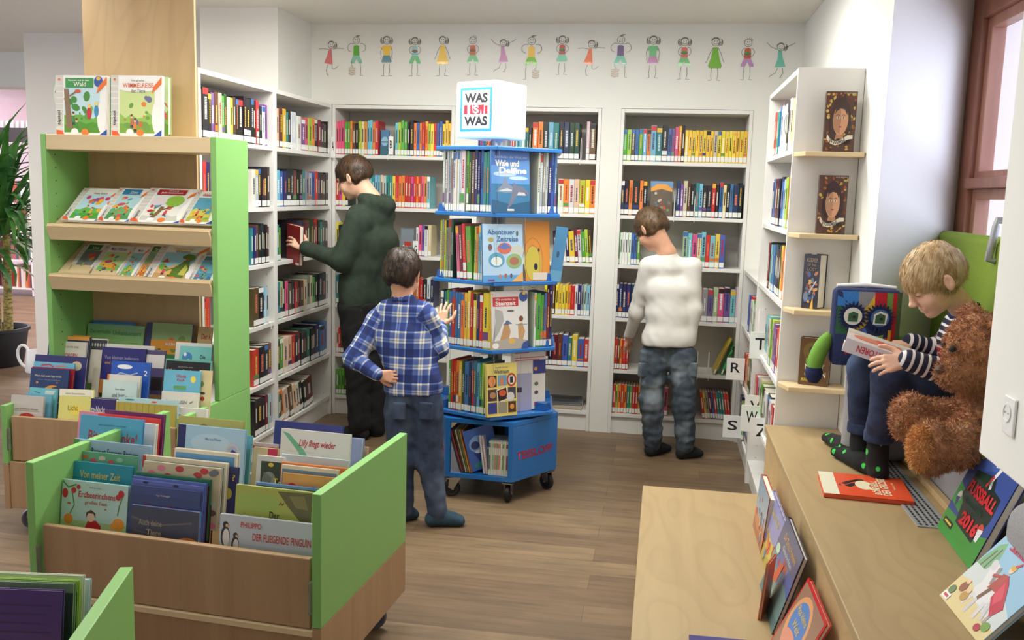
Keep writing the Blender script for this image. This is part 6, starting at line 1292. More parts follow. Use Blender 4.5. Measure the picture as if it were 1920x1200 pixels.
for z in (.1, .45, .80, 1.15):
    x = .03
    while x < 3.5:
        t = rnd.uniform(.02, .05); h = rnd.uniform(.2, .29); vs.box(x, x+t*.92, .02, .2, z+.001, z+h); cols += [(*srgb(rnd.choice([(190, 70, 50), (210, 120, 60), (60, 80, 110), (220, 210, 200), (120, 60, 60), (226, 160, 120), (70, 110, 90), (230, 226, 224)])), 1)]*24; x += t
        if rnd.random() < .12: x += .1
me = vs.mesh('far_books'); at = me.color_attributes.new('Col', 'FLOAT_COLOR', 'CORNER'); at.data.foreach_set('color', np.array(cols, dtype=np.float32).ravel())
o = link('far_books', me, 'art', loc=(-8.6, 10.2, 0)); tag(o, 'colourful books on the low shelf in the far room', 'books', kind='stuff')

# ================================================================ smooth bodies: a distance field turned into one mesh
A3 = lambda v: np.array(v, dtype=np.float64)
def nrm(v): v = A3(v); return v/np.linalg.norm(v)
class Body:
    def __init__(s, lo, hi, res):
        s.res = res; s.lo = A3(lo); n = np.ceil((A3(hi)-s.lo)/res).astype(int)+1
        s.ax = [s.lo[i]+res*np.arange(n[i]) for i in range(3)]
        s.v = np.full(n, 1.0, np.float32); s.F = None; s.bones = []
    def frame(s, o, x, y, z, k=1.0): s.F = (A3(o), A3(x), A3(y), A3(z), k)
    def world(s, p):
        if s.F is None: return A3(p)
        o, x, y, z, k = s.F; return o+(x*p[0]+y*p[1]+z*p[2])*k
    def sl(s, c, r):
        out = []
        for i in range(3):
            a = max(0, int((c[0][i]-r-s.lo[i])/s.res)); b = min(len(s.ax[i]), int((c[1][i]+r-s.lo[i])/s.res)+2); out.append(slice(a, b))
        return tuple(out)
    def pts(s, sl): return np.meshgrid(*[s.ax[i][sl[i]] for i in range(3)], indexing='ij', sparse=True)
    def comb(s, sl, d, k, sub):
        a = s.v[sl]
        if a.size == 0: return
        d = d.astype(np.float32)
        if sub:
            h = np.clip(.5-.5*(a+d)/k, 0, 1); s.v[sl] = a*(1-h)-d*h+k*h*(1-h)
        else:
            h = np.clip(.5+.5*(a-d)/k, 0, 1); s.v[sl] = a*(1-h)+d*h-k*h*(1-h)
    def cap(s, a, b, ra, rb=None, k=.02, flat=None, sub=False, bone=None):
        rb = ra if rb is None else rb; sc = 1.0 if s.F is None else s.F[4]
        a, b = s.world(a), s.world(b); ra *= sc; rb *= sc; k = max(k*sc, 1e-4); m = max(ra, rb)+k+s.res*2
        sl = s.sl((np.minimum(a, b), np.maximum(a, b)), m); X, Y, Z = s.pts(sl); ba = b-a; L = max(ba@ba, 1e-9)
        px, py, pz = X-a[0], Y-a[1], Z-a[2]; t = np.clip((px*ba[0]+py*ba[1]+pz*ba[2])/L, 0, 1)
        qx, qy, qz = px-t*ba[0], py-t*ba[1], pz-t*ba[2]
        if flat is not None:
            n, f = flat; n = A3(n) if s.F is None else nrm(s.F[1]*n[0]+s.F[2]*n[1]+s.F[3]*n[2])
            c = (qx*n[0]+qy*n[1]+qz*n[2])*(f-1); qx, qy, qz = qx+c*n[0], qy+c*n[1], qz+c*n[2]
        s.comb(sl, np.sqrt(qx*qx+qy*qy+qz*qz)-(ra+t*(rb-ra)), k, sub)
        if bone: s.bones.append((bone, a, b, (ra+rb)/2))
    def ell(s, c, r, k=.02, sub=False, axes=None):
        sc = 1.0 if s.F is None else s.F[4]; cw = s.world(c); r = A3(r)*sc; k = max(k*sc, 1e-4); m = r.max()+k+s.res*2
        if axes is None: axes = (np.eye(3) if s.F is None else [s.F[1], s.F[2], s.F[3]])
        elif s.F is not None: axes = [s.F[1]*q[0]+s.F[2]*q[1]+s.F[3]*q[2] for q in axes]
        sl = s.sl((cw, cw), m); X, Y, Z = s.pts(sl); px, py, pz = X-cw[0], Y-cw[1], Z-cw[2]; k0 = 0; k1 = 0
        for i in range(3):
            q = px*axes[i][0]+py*axes[i][1]+pz*axes[i][2]; k0 = k0+(q/r[i])**2; k1 = k1+(q/r[i]**2)**2
        k0 = np.sqrt(k0); k1 = np.sqrt(k1)+1e-9
        s.comb(sl, k0*(k0-1)/k1, k, sub)
    def plane(s, p, n, k=.004):
        """cut away the side n points to"""
        p = s.world(p); n = nrm(n) if s.F is None else nrm(s.F[1]*n[0]+s.F[2]*n[1]+s.F[3]*n[2]); X, Y, Z = np.meshgrid(*s.ax, indexing='ij', sparse=True)
        s.comb((slice(None),)*3, -((X-p[0])*n[0]+(Y-p[1])*n[1]+(Z-p[2])*n[2]), k, True)
    def ripple(s, amp, f, seed=0, zs=1.0):
        r = np.random.RandomState(seed); X, Y, Z = np.meshgrid(*s.ax, indexing='ij', sparse=True); w = 0
        for i in range(5):
            d = r.normal(size=3); d[2] *= zs; d /= np.linalg.norm(d); ff = f*(.6+.35*i); e = r.normal(size=3); e /= np.linalg.norm(e)
            ph = r.uniform(0, 6); w = w+np.sin(ff*(X*d[0]+Y*d[1]+Z*d[2])+1.6*np.sin(.5*ff*(X*e[0]+Y*e[1]+Z*e[2])+ph)+ph)/(1+.4*i)
        s.v += (w*amp*.4).astype(np.float32)
    def mesh(s, name, smooth=1):
        v = s.v; ins = v < 0; nx, ny, nz = v.shape
        cnt = sum(ins[i:nx-1+i, j:ny-1+j, k:nz-1+k].astype(np.int8) for i in (0, 1) for j in (0, 1) for k in (0, 1))
        act = np.argwhere((cnt > 0) & (cnt < 8)); ids = -np.ones((nx-1, ny-1, nz-1), np.int64); ids[tuple(act.T)] = np.arange(len(act))
        cor = [(i, j, k) for i in (0, 1) for j in (0, 1) for k in (0, 1)]; vals = np.stack([v[act[:, 0]+c[0], act[:, 1]+c[1], act[:, 2]+c[2]] for c in cor], 1)
        P = np.zeros((len(act), 3)); W = np.zeros(len(act))
        for a in range(8):
            for b in range(a+1, 8):
                if sum(abs(cor[a][q]-cor[b][q]) for q in range(3)) != 1: continue
                x, y = vals[:, a], vals[:, b]; m = (x < 0) != (y < 0); t = np.where(m, x/np.where(m, x-y, 1), 0)
                P += (A3(cor[a])+t[:, None]*(A3(cor[b])-A3(cor[a])))*m[:, None]; W += m
        P = (P/W[:, None]+act)*s.res+s.lo; F = []
        for ax in range(3):
            sh = [nx, ny, nz]; o1, o2 = [(1, 2), (2, 0), (0, 1)][ax]
            A = ins[tuple(slice(0, sh[q]-1) if q == ax else slice(1, sh[q]-1) for q in range(3))]; B_ = ins[tuple(slice(1, sh[q]) if q == ax else slice(1, sh[q]-1) for q in range(3))]
            for flip, msk in ((0, A & ~B_), (1, B_ & ~A)):
                e = np.argwhere(msk)
                for q in range(3):
                    if q != ax: e[:, q] += 1
                q = []
                for d1, d2 in ((-1, -1), (0, -1), (0, 0), (-1, 0)):
                    c = e.copy(); c[:, o1] += d1; c[:, o2] += d2; q.append(ids[tuple(c.T)])
                q = np.stack(q, 1); F.append(q[:, ::-1] if flip else q)
        F = np.concatenate(F); F = F[(F >= 0).all(1)]
        for _ in range(smooth):
            acc = np.zeros_like(P); w = np.zeros(len(P))
            for a in range(4):
                for b in (a-1, (a+1) % 4): np.add.at(acc, F[:, a], P[F[:, b]]); np.add.at(w, F[:, a], 1)
            P = np.where(w[:, None] > 0, .45*P+.55*acc/np.maximum(w, 1)[:, None], P)
        me = D.meshes.new(name); me.from_pydata(P.tolist(), [], F.tolist()); me.polygons.foreach_set('use_smooth', [True]*len(F)); s.P = P
        return me
def join_meshes(name, mes):
    vs, fs = [], []
    for me in mes:
        n = len(vs); vs += [v.co[:] for v in me.vertices]; fs += [tuple(i+n for i in p.vertices) for p in me.polygons]
    out = D.meshes.new(name); out.from_pydata(vs, [], fs); out.polygons.foreach_set('use_smooth', [True]*len(fs)); return out
def pattern_coords(me, P, bones, lat, o):
    """Cloth coordinates: across, along (metres) and which piece (0 body, 1 sleeve or leg)."""
    best = np.full(len(P), 9.0); out = np.zeros((len(P), 3)); lat = nrm(lat)
    for kind, a, b, r in bones:
        ba = b-a; L = np.linalg.norm(ba); t = np.clip((P-a)@ba/(L*L), 0, 1); q = P-(a+t[:, None]*ba); d = np.linalg.norm(q, axis=1)-r
        if kind == 'body': x = (P-o)@lat; y = (P-o)[:, 2]; z = np.zeros(len(P))
        else:
            u = ba/L; n1 = nrm(np.cross(u, [.2, 1, .1])); off = float(kind[4:] or 0); x = (P-a)@n1; y = (P-a)@u+off; z = np.ones(len(P))
        m = d < best; best[m] = d[m]; out[m, 0] = x[m]; out[m, 1] = y[m]; out[m, 2] = z[m]
    at = me.attributes.new('pc', 'FLOAT_VECTOR', 'POINT'); at.data.foreach_set('vector', out.astype(np.float32).ravel())
def basis(fwd, up):
    f = nrm(fwd); u = A3(up); u = nrm(u-f*(u@f)); return np.cross(f, u), f, u   # right, forward, up
# ---- materials for people
def skinmat(name, col):
    m, nt, b = newmat(name); n = noise(nt, coords(nt), 30, 3); c = srgb(col)
    nt.links.new(ramp(nt, n, [(.3, tuple(x*.93 for x in c)), (.7, tuple(min(1, x*1.05) for x in c))]), b.inputs['Base Color'])
    b.inputs['Roughness'].default_value = .5; b.inputs['Subsurface Weight'].default_value = .12; b.inputs['Subsurface Radius'].default_value = (.012, .005, .003); b.inputs['Subsurface Scale'].default_value = .5; return m
M['skin'] = skinmat('fair_skin', (226, 172, 142)); M['skin2'] = skinmat('fair_skin_warm', (232, 184, 156)); M['lip'] = skinmat('lip_skin', (196, 112, 100))
def hairmat(name, a, b_, rough=.45, scale=60):
    m, nt, b = newmat(name); n = noise(nt, coords(nt, (1, 1, .5)), scale, 4); n2 = noise(nt, coords(nt), 7, 2)
    c = ramp(nt, n, [(.32, srgb(a)), (.7, srgb(b_))]); nt.links.new(mixc(nt, 1.0, c, ramp(nt, n2, [(.3, .82), (.7, 1.12)]), 'MULTIPLY'), b.inputs['Base Color']); b.inputs['Roughness'].default_value = rough; return m
M['hair_b'] = hairmat('brown_hair', (44, 30, 20), (96, 70, 48)); M['hair_d'] = hairmat('dark_brown_hair', (34, 24, 20), (74, 54, 42)); M['hair_m'] = hairmat('mid_brown_hair', (70, 52, 36), (128, 100, 70)); M['hair_y'] = hairmat('blond_hair', (178, 140, 88), (240, 214, 168), .4)
def cloth(name, a, b_, scale=24, bscale=420, rough=.9, bs=.15, fade=None):
    m, nt, b = newmat(name); n = noise(nt, coords(nt), scale, 4, .6); c = ramp(nt, n, [(.3, srgb(a)), (.7, srgb(b_))])
    if fade:
        f = noise(nt, coords(nt, (1, 1, .6)), 7, 3); c = mixc(nt, ramp(nt, f, [(.5, 0.0), (.68, 1.0)]), c, srgb(fade))
    nt.links.new(c, b.inputs['Base Color']); b.inputs['Roughness'].default_value = rough; bump(nt, b, noise(nt, coords(nt), bscale, 2), bs, .002); return m
M['hoodie'] = cloth('dark_green_fleece', (36, 48, 38), (50, 64, 50)); M['blackcloth'] = cloth('black_cloth', (18, 18, 20), (28, 28, 32)); M['whitetee'] = cloth('white_jersey', (226, 222, 216), (238, 236, 230), 10)
M['denim'] = cloth('blue_denim', (40, 52, 74), (56, 70, 96), 40, 600, .9, .3, (84, 98, 120)); M['denimg'] = cloth('washed_grey_denim', (56, 66, 78), (80, 92, 104), 30, 600, .9, .3, (134, 146, 154)); M['denimd'] = cloth('navy_denim', (30, 40, 68), (44, 56, 88), 40, 600, .9, .3, (62, 78, 112))
M['sockblue'] = cloth('petrol_sock', (34, 58, 74), (48, 76, 94), 60); M['sockblack'] = cloth('black_sock', (22, 24, 26), (34, 36, 40), 60)
def pc_nodes(nt): a = nt.nodes.new('ShaderNodeAttribute'); a.attribute_name = 'pc'; s_ = nt.nodes.new('ShaderNodeSeparateXYZ'); nt.links.new(a.outputs['Vector'], s_.inputs[0]); return s_
def frac(nt, sock, period, off=0.0):
    q = N(nt, 'ShaderNodeMath', operation='MULTIPLY_ADD'); nt.links.new(sock, q.inputs[0]); q.inputs[1].default_value = 1/period; q.inputs[2].default_value = off+50
    f = N(nt, 'ShaderNodeMath', operation='FRACT'); nt.links.new(q.outputs[0], f.inputs[0]); return f.outputs[0]
m, nt, b = newmat('blue_white_plaid_flannel'); s_ = pc_nodes(nt)
ST1 = [(0, .08), (.12, .08), (.16, .5), (.34, .45), (.38, .95), (.42, .95), (.45, .5), (.48, .9), (.52, .9), (.56, .45), (.74, .5), (.78, .95), (.81, .95), (.84, .08), (1, .08)]
fx, fy = ramp(nt, frac(nt, s_.outputs[0], .104), ST1), ramp(nt, frac(nt, s_.outputs[1], .108, .3), ST1)
av = mixc(nt, .5, fx, fy)
nt.links.new(ramp(nt, av, [(0, srgb((30, 40, 84))), (.28, srgb((40, 56, 118))), (.45, srgb((66, 90, 156))), (.62, srgb((120, 136, 176))), (.8, srgb((206, 204, 196))), (1, srgb((238, 230, 200)))]), b.inputs['Base Color']); b.inputs['Roughness'].default_value = .9
bump(nt, b, noise(nt, coords(nt), 400, 2), .12); M['plaid'] = m
m, nt, b = newmat('navy_white_stripe_jersey'); s_ = pc_nodes(nt)
st = ramp(nt, frac(nt, s_.outputs[1], .0235), [(0, srgb((226, 222, 220))), (.30, srgb((226, 222, 220))), (.34, srgb((34, 34, 58))), (.96, srgb((34, 34, 58))), (1, srgb((226, 222, 220)))])
rd = ramp(nt, frac(nt, s_.outputs[1], .020), [(0, srgb((226, 190, 184))), (.25, srgb((226, 190, 184))), (.3, srgb((190, 50, 56))), (1, srgb((190, 50, 56)))])
mr = N(nt, 'ShaderNodeMapRange'); nt.links.new(s_.outputs[1], mr.inputs[0]); mr.inputs[1].default_value = .145; mr.inputs[2].default_value = .15
sub_ = N(nt, 'ShaderNodeMath', operation='SUBTRACT'); sub_.inputs[0].default_value = 1.0; nt.links.new(s_.outputs[2], sub_.inputs[1])
inv = N(nt, 'ShaderNodeMath', operation='SUBTRACT'); inv.inputs[0].default_value = 1.0; nt.links.new(mr.outputs[0], inv.inputs[1])
ml = N(nt, 'ShaderNodeMath', operation='MULTIPLY'); nt.links.new(sub_.outputs[0], ml.inputs[0]); nt.links.new(inv.outputs[0], ml.inputs[1]); ml.use_clamp = True
nt.links.new(mixc(nt, ml.outputs[0], st, rd), b.inputs['Base Color']); b.inputs['Roughness'].default_value = .9; M['stripe'] = m

def hand(B, wrist, d, back, side, scale=.8, curl=(20, 25, 15), spread=6, thumb=(.75, .35), lens=None):
    """Fingers point along d, back is the direction the back of the hand faces, side=+1 thumb towards local +x."""
    y = nrm(d); z = A3(back); z = nrm(z-y*(z@y)); x = np.cross(y, z); B.frame(wrist, x, y, z, scale)
    kx = [.031, .011, -.010, -.029]; ky = [.088, .092, .087, .078]; ln = [.072, .079, .073, .057]; rr = [.0092, .0094, .0089, .0078]
    B.cap((0, -.03, 0), (0, .02, 0), .024, .025, .012, ((0, 0, 1), 1.35))
    for i in range(4):
        X = kx[i]*side; B.cap((X*.45, .012, 0), (X, ky[i], 0), .016, .0125, .012, ((0, 0, 1), 1.25))
    for i in range(4):
        cu = curl[i] if isinstance(curl[0], (tuple, list)) else curl
        a = math.radians(spread*(1.5-i))*side; p = A3((kx[i]*side, ky[i], 0)); th = 0
        for j, fr_ in enumerate((.44, .31, .25)):
            th += math.radians(cu[j]); v = A3((math.sin(a)*math.cos(th), math.cos(a)*math.cos(th), -math.sin(th)))*ln[i]*fr_
            r0 = rr[i]*(1-.07*j); B.cap(p, p+v, r0*1.02, r0*.93, .0035 if j else .006); p = p+v
    t0 = A3((.020*side, .018, -.004)); t1 = t0+A3((.032*side*thumb[0]*1.3, .030, -.010-.02*thumb[1])); t2 = t1+A3((.016*side*thumb[0], .030, -.022*thumb[1])); t3 = t2+A3((.004*side*thumb[0], .024, -.016*thumb[1]))
    B.cap(t0, t1, .0165, .0125, .010); B.cap(t1, t2, .0115, .0105, .004); B.cap(t2, t3, .0105, .0085, .004)
    B.F = None
def hand_mesh(wrist, elbow, d, back, side, **k):
    w = A3(wrist); B = Body(w-.17, w+.17, .0026); e = nrm(A3(elbow)-w); sc = k.get('scale', .8)
    B.cap(w+e*.09, w, .030*sc, .0245*sc, .01); hand(B, w, d, back, side, **k); return B.mesh('hand', 1)
def head_mesh(c, fwd, up, sc, neck, nr=.045, res=.0032):
    R_, F_, U_ = basis(fwd, up); c = A3(c); B = Body(np.minimum(c-.17, A3(neck)-.09), np.maximum(c+.17, A3(neck)+.09), res); B.frame(c, R_, F_, U_, sc)
    B.ell((0, -.012, .028), (.074, .092, .084), .02); B.ell((0, .030, -.028), (.058, .058, .074), .03)
    B.ell((0, .066, -.086), (.020, .018, .016), .025)
    for s_ in (-1, 1):
        B.ell((s_*.034, .054, -.036), (.026, .026, .028), .02); B.cap((s_*.012, .083, .024), (s_*.042, .068, .022), .010, .009, .014)
        B.ell((s_*.031, .094, .004), (.017, .014, .012), .010, sub=True); B.ell((s_*.031, .074, .002), (.0155, .0130, .0125), .004)
        B.cap((s_*.031-.012*s_, .0850, -.001), (s_*.031+.012*s_, .0795, -.001), .0026, .0022, .002)
        B.ell((s_*.084, -.009, -.007), (.0080, .019, .030), .006, axes=[(1, s_*.5, 0), (-s_*.5, 1, .15), (0, -.15, 1)]); B.ell((s_*.091, -.005, -.004), (.005, .009, .016), .004, sub=True)
        B.ell((s_*.009, .100, -.030), (.007, .008, .006), .006)
    B.cap((0, .086, .012), (0, .103, -.024), .0075, .0100, .010); B.ell((0, .108, -.025), (.010, .009, .008), .006)
    B.cap((-.017, .0835, -.056), (.017, .0835, -.056), .0060, None, .005); B.cap((-.013, .0825, -.066), (.013, .0825, -.066), .0068, None, .005); B.cap((-.02, .0925, -.0608), (.02, .0925, -.0608), .0022, None, .003, None, True)
    B.F = None; n0 = B_ = c+(-.022*F_-.040*U_)*sc
    B.cap(n0, A3(neck), nr*1.06, nr*1.12, .025); B.cap(A3(neck), A3(neck)-A3([0, 0, .05]), nr*1.1, nr*1.1, .02)
    return B.mesh('head', 1), (R_, F_, U_)
def hair_part(parent, c, fwd, up, sc, mat, fringe=.052, back=-.055, thick=.010, strands=2600, seed=0, length=.05, side_low=-.02, crown=(0, -.05, .10), name='hair', tuft=.004):
    R_, F_, U_ = basis(fwd, up); c = A3(c); B = Body(c-.17, c+.17, .0035); B.frame(c, R_, F_, U_, sc); t = thick
    B.ell((0, -.014, .030), (.074+t*.62, .092+t, .084+t), .01); B.ell((0, -.050, -.020), (.058+t*.3, .046+t*.5, .066), .03)
    B.ell((0, .125, -.075+fringe-.052), (.070, .075, .115), .012, sub=True)                 # face
    for s_ in (-1, 1): B.ell((s_*.085, .045, -.045+side_low+.02), (.030, .055, .050), .012, sub=True); B.ell((s_*.090, -.004, -.014), (.026, .027, .040), .006, sub=True)
    B.plane((0, 0, back), (0, -.35, -1), .012); B.F = None; B.ripple(tuft, 90, seed, .4)
    me = B.mesh(name, 1)
    o = link(name, me, mat, parent)
    # strands flowing from the crown
    rnd = np.random.RandomState(seed); P = B.P; idx = rnd.choice(len(P), strands); nV = np.zeros((len(P), 3)); me.vertices.foreach_get('normal', (tmp := np.empty(len(P)*3, np.float32))); nV = tmp.reshape(-1, 3).astype(float)
    cr = c+(R_*crown[0]+F_*crown[1]+U_*crown[2])*sc; vs = []; fs = []
    loc = (P-c)/sc; lx, ly, lz = loc@R_, loc@F_, loc@U_
    for i in idx:
        p = P[i].copy(); n = nV[i]; fl = p-cr; fl = fl-n*(fl@n); L0 = np.linalg.norm(fl)
        if L0 < .004: continue
        fl = fl/L0+rnd.normal(size=3)*.16; fl -= n*(fl@n); fl = nrm(fl); wv = np.cross(fl, n); L = length*sc*rnd.uniform(.5, 1.1); w = .0011*rnd.uniform(.7, 1.4); b0 = len(vs); cen = c+(-.014*F_+.03*U_)*sc
        p = p-fl*L*.4+n*.0005
        for k in range(4):
            q = p+fl*L*k/3; rad = q-cen; rn = np.linalg.norm(rad); q = q-rad/rn*max(0, (k/3-.4))**2*.010*sc+n*(.0015+.002*math.sin(k*1.2))
            ww = w*(1-.25*k); vs += [q-wv*ww, q+wv*ww]
        fs += [(b0, b0+1, b0+3, b0+2), (b0+2, b0+3, b0+5, b0+4), (b0+4, b0+5, b0+7, b0+6)]
    sm = D.meshes.new('hair_strands'); sm.from_pydata([tuple(v) for v in vs], [], fs); link('hair_strands', sm, mat, o)
    return o
def brows(parent, c, fwd, up, sc, mat):
    R_, F_, U_ = basis(fwd, up); c = A3(c)
    for s_ in (-1, 1):
        pts = [c+(R_*s_*(.014+.010*i)+F_*(.0915-.0045*i-.0012*i*i)+U_*(.030+.003*math.sin(i*1.1)))*sc for i in range(4)]
        MB().tube([Vector(p) for p in pts], [.0018, .0022, .002, .001], 6).ob('eyebrow', mat, parent)
        pts = [c+(R_*s_*(.018+.0085*i)+F_*(.0885-.002*abs(i-1.5)-.0017*i)+U_*(-.0035-.001*abs(i-1.5)))*sc for i in range(4)]
        MB().tube([Vector(p) for p in pts], [.0008, .0012, .0012, .0006], 6).ob('eyelash', 'ink', parent)
def foot(B, ankle, toe, r=.034, sc=1.0):
    a = A3(ankle); t = A3(toe); d = t-a; d[2] = 0; L = np.linalg.norm(d); d = d/L; side = np.cross(d, [0, 0, 1]); z0 = r*.62*sc
    heel = A3([a[0], a[1], 0])-d*.022*sc; base = t[2]
    B.cap((heel[0], heel[1], base+.030*sc), (a[0], a[1], a[2]), .030*sc, .033*sc, .02)
    B.cap((heel[0], heel[1], base+.027*sc), (a[0]+d[0]*L*.6, a[1]+d[1]*L*.6, base+.026*sc), .027*sc, .026*sc, .02); 
    for s_ in (-.5, .5): q = A3([a[0], a[1], 0])+d*L*.9+side*s_*.030*sc; B.cap((a[0]+d[0]*L*.3, a[1]+d[1]*L*.3, base+.035*sc), (q[0], q[1], base+.020*sc), .028*sc, .0195*sc, .02)
def bound(ps, m=.12): ps = np.array(ps); return ps.min(0)-m, ps.max(0)+m
V = lambda x, y, Y: A3(atY(x, y, Y))
def at_z(p, z): p = A3(p).copy(); p[2] = z; return p

def collar_ring(root, c, n, r, tr, mat, name='collar', h=0.0):
    c = A3(c); B = Body(*bound([c], r+.06), .0042); nn = nrm(n); a1 = nrm(np.cross(nn, [0, 1, .01])); a2 = np.cross(nn, a1)
    ring = [(a1*math.cos(a)+a2*math.sin(a)) for a in [2*PI*i/16 for i in range(17)]]
    for i in range(16):
        for k in ((0, 1) if h else (0,)): B.cap(c+ring[i]*(r+k*.006)-nn*h*k, c+ring[i+1]*(r+k*.006)-nn*h*k, tr, None, .008, bone='body')
    return B

# ================================================================ the three standing boys
def trousers(root, mat, pelvis, hipL, hipR, kneeL, kneeR, ankL, ankR, lat, r=(.078, .058, .048), waist_z=None, res=.007, cuff=.0, ripple=.004, seed=1, name='trousers', hipr=.085, rip_f=60):
    pts = [pelvis, hipL, hipR, kneeL, kneeR, ankL, ankR]; lo, hi = bound(pts, .14); B = Body(lo, hi, res); pelvis = A3(pelvis); lat = nrm(lat)
    B.cap(pelvis-lat*.045+[0, 0, .02], pelvis+lat*.045+[0, 0, .02], hipr, None, .03, bone='body')
    for h, k_, a in ((hipL, kneeL, ankL), (hipR, kneeR, ankR)):
        B.cap(h, k_, r[0], r[1], .03, bone='limb0'); B.cap(k_, a, r[1], r[2], .03, bone='limb1')
        if cuff: B.cap(A3(a)+[0, 0, .01], A3(a)+[0, 0, .05], cuff, cuff*1.08, .012)
    if waist_z: B.plane((0, 0, waist_z), (0, 0, 1), .01)
    B.ripple(ripple, rip_f, seed, 1.6)
    return link(name, B.mesh(name, 1), mat, root)
def torso(B, pelvis, chest, neck, lat, w=1.0, shL=None, shR=None):
    """shirt volume: hem, waist, chest and shoulder yoke"""
    pelvis, chest, neck = A3(pelvis), A3(chest), A3(neck); lat = nrm(lat); m = pelvis*.5+chest*.5
    B.cap(pelvis-lat*.055*w, pelvis+lat*.055*w, .088*w, None, .04, bone='body'); B.cap(m-lat*.055*w, m+lat*.055*w, .088*w, None, .05, bone='body')
    B.cap(chest-lat*.06*w, chest+lat*.06*w, .092*w, None, .05, bone='body'); up = neck*.72+chest*.28; B.cap(up-lat*.075*w, up+lat*.075*w, .058*w, None, .05, bone='body')
    B.cap(neck, up, .058*w, .07*w, .03, bone='body'); B.cap(pelvis, chest, .085*w, .09*w, .04, bone='body')
def sleeve(B, sh, el, wr, r=(.056, .044, .036), L0=0.0, k=.03):
    B.cap(sh, el, r[0], r[1], k, bone='limb%f' % L0); B.cap(el, wr, r[1], r[2], k, bone='limb%f' % (L0+np.linalg.norm(A3(el)-A3(sh))))
def finish(B, name, mat, root, lat, o, smooth=1):
    me = B.mesh(name, smooth); pattern_coords(me, B.P, B.bones, lat, A3(o)); return link(name, me, mat, root)
def person(label): return thing('person', label, 'person')

# ---- boy in the white shirt at the third back bookcase
r = person('boy in white long-sleeved shirt, glasses and grey jeans facing the back shelves')
lat = A3((1, .12, 0)); Yw = 5.10
pel = V(1252, 640, Yw); che = V(1256, 545, Yw+.01); nek = V(1251, 468, Yw+.0)
shL, elL, wrL = V(1216, 500, Yw), V(1194, 585, Yw+.08), V(1179, 632, Yw+.20)
shR, elR, wrR = V(1298, 500, Yw), V(1301, 580, Yw-.0), V(1292, 642, Yw+.0)
hc = V(1221, 430, Yw+.01); fw = A3((-.62, .50, -.62)); up = A3((-.42, .28, .80))
hd, _ = head_mesh(hc, fw, up, .95, nek+[0, 0, -.02], .043)
hl = hand_mesh(wrL, elL, (-.05, .62, -.55), (-.6, .3, .5), -1, scale=.74, curl=(14, 18, 12))
hr = hand_mesh(wrR, elR, (-.10, .10, -.98), (.6, -.7, 0), -1, scale=.76, curl=(18, 26, 18))
link('body', join_meshes('body', [hd, hl, hr]), 'skin', r)
hair_part(r, hc, fw, up, .95, 'hair_m', fringe=.056, back=-.070, thick=.013, seed=3, length=.045)
brows(r, hc, fw, up, .93, 'hair_m')
# glasses
R_, F_, U_ = basis(fw, up); c_ = A3(hc); gl_ = MB()
for s_ in (-1, 1):
    cc = c_+(R_*s_*.031+F_*.101+U_*.002)*.93
    gl_.tube([Vector(cc+(R_*math.cos(a)*.021+U_*math.sin(a)*.015)*.93) for a in [2*PI*i/16 for i in range(16)]], .0014, 6, closed=True)
    gl_.tube([Vector(c_+(R_*s_*.053+F_*.098+U_*.008)*.93), Vector(c_+(R_*s_*.082+F_*.02+U_*.008)*.93), Vector(c_+(R_*s_*.084-F_*.02-U_*.004)*.93)], .0014, 6)
gl_.tube([Vector(c_+(R_*-.011+F_*.105+U_*.006)*.93), Vector(c_+(R_*.011+F_*.105+U_*.006)*.93)], .0014, 6)
gl_.ob('glasses', 'ink', r)
lo, hi = bound([pel, nek, elL, elR, wrL, wrR, che], .14); B = Body(lo, hi, .0065)
torso(B, pel+[0, 0, .035], che, nek+[.006, 0, -.040], lat, .93); B.cap(pel+[0, 0, .0]-nrm(lat)*.055, pel+nrm(lat)*.055, .088, None, .03)
sleeve(B, shL, elL, wrL, (.054, .041, .031)); sleeve(B, shR, elR, wrR, (.054, .041, .031))
B.plane(pel+[0, 0, -.022], (.0, 0, -1), .006); B.ripple(.0034, 62, 5, .35)
finish(B, 'long_sleeved_shirt', 'whitetee', r, lat, pel)
B = collar_ring(r, nek+A3([-.004, .0, -.022]), (-.32, .1, .95), .040, .0075, 'whitetee'); link('neckband', B.mesh('neckband', 1), 'whitetee', r)
hpL, hpR = V(1227, 668, Yw), V(1279, 668, Yw); knL, knR = V(1222, 752, Yw-.02), V(1283, 757, Yw-.02); anL, anR = V(1224, 828, Yw), V(1284, 836, Yw-.01)
trousers(r, 'denimg', pel+[0, 0, -.01], hpL, hpR, knL, knR, anL, anR, lat, (.080, .064, .052), pel[2]+.012, cuff=.046, ripple=.0075, seed=4, hipr=.080, rip_f=75)
B = MB()
for (px, py) in ((1298, 690), (1206, 690)):
    q = V(px, py, Yw-.06)
    B.box(q[0]-.028, q[0]+.028, q[1]-.012, q[1]+.004, q[2]-.05, q[2]+.03)
B.ob('cargo_pocket', 'denimg', r, .008, 3)
for an, tx, ty in ((anL, 1252, 846), (anR, 1313, 856)):
    t_ = A3(atZ(tx, ty, .0)); lo, hi = bound([an, t_], .07); lo[2] = 0; B = Body(lo-[0, 0, .01], hi, .005); foot(B, an+[0, 0, -.012], t_+[0, 0, .004], sc=.98); B.plane(an+[0, 0, .03], (0, 0, 1), .004); link('sock', B.mesh('sock', 1), 'sockblack', r)

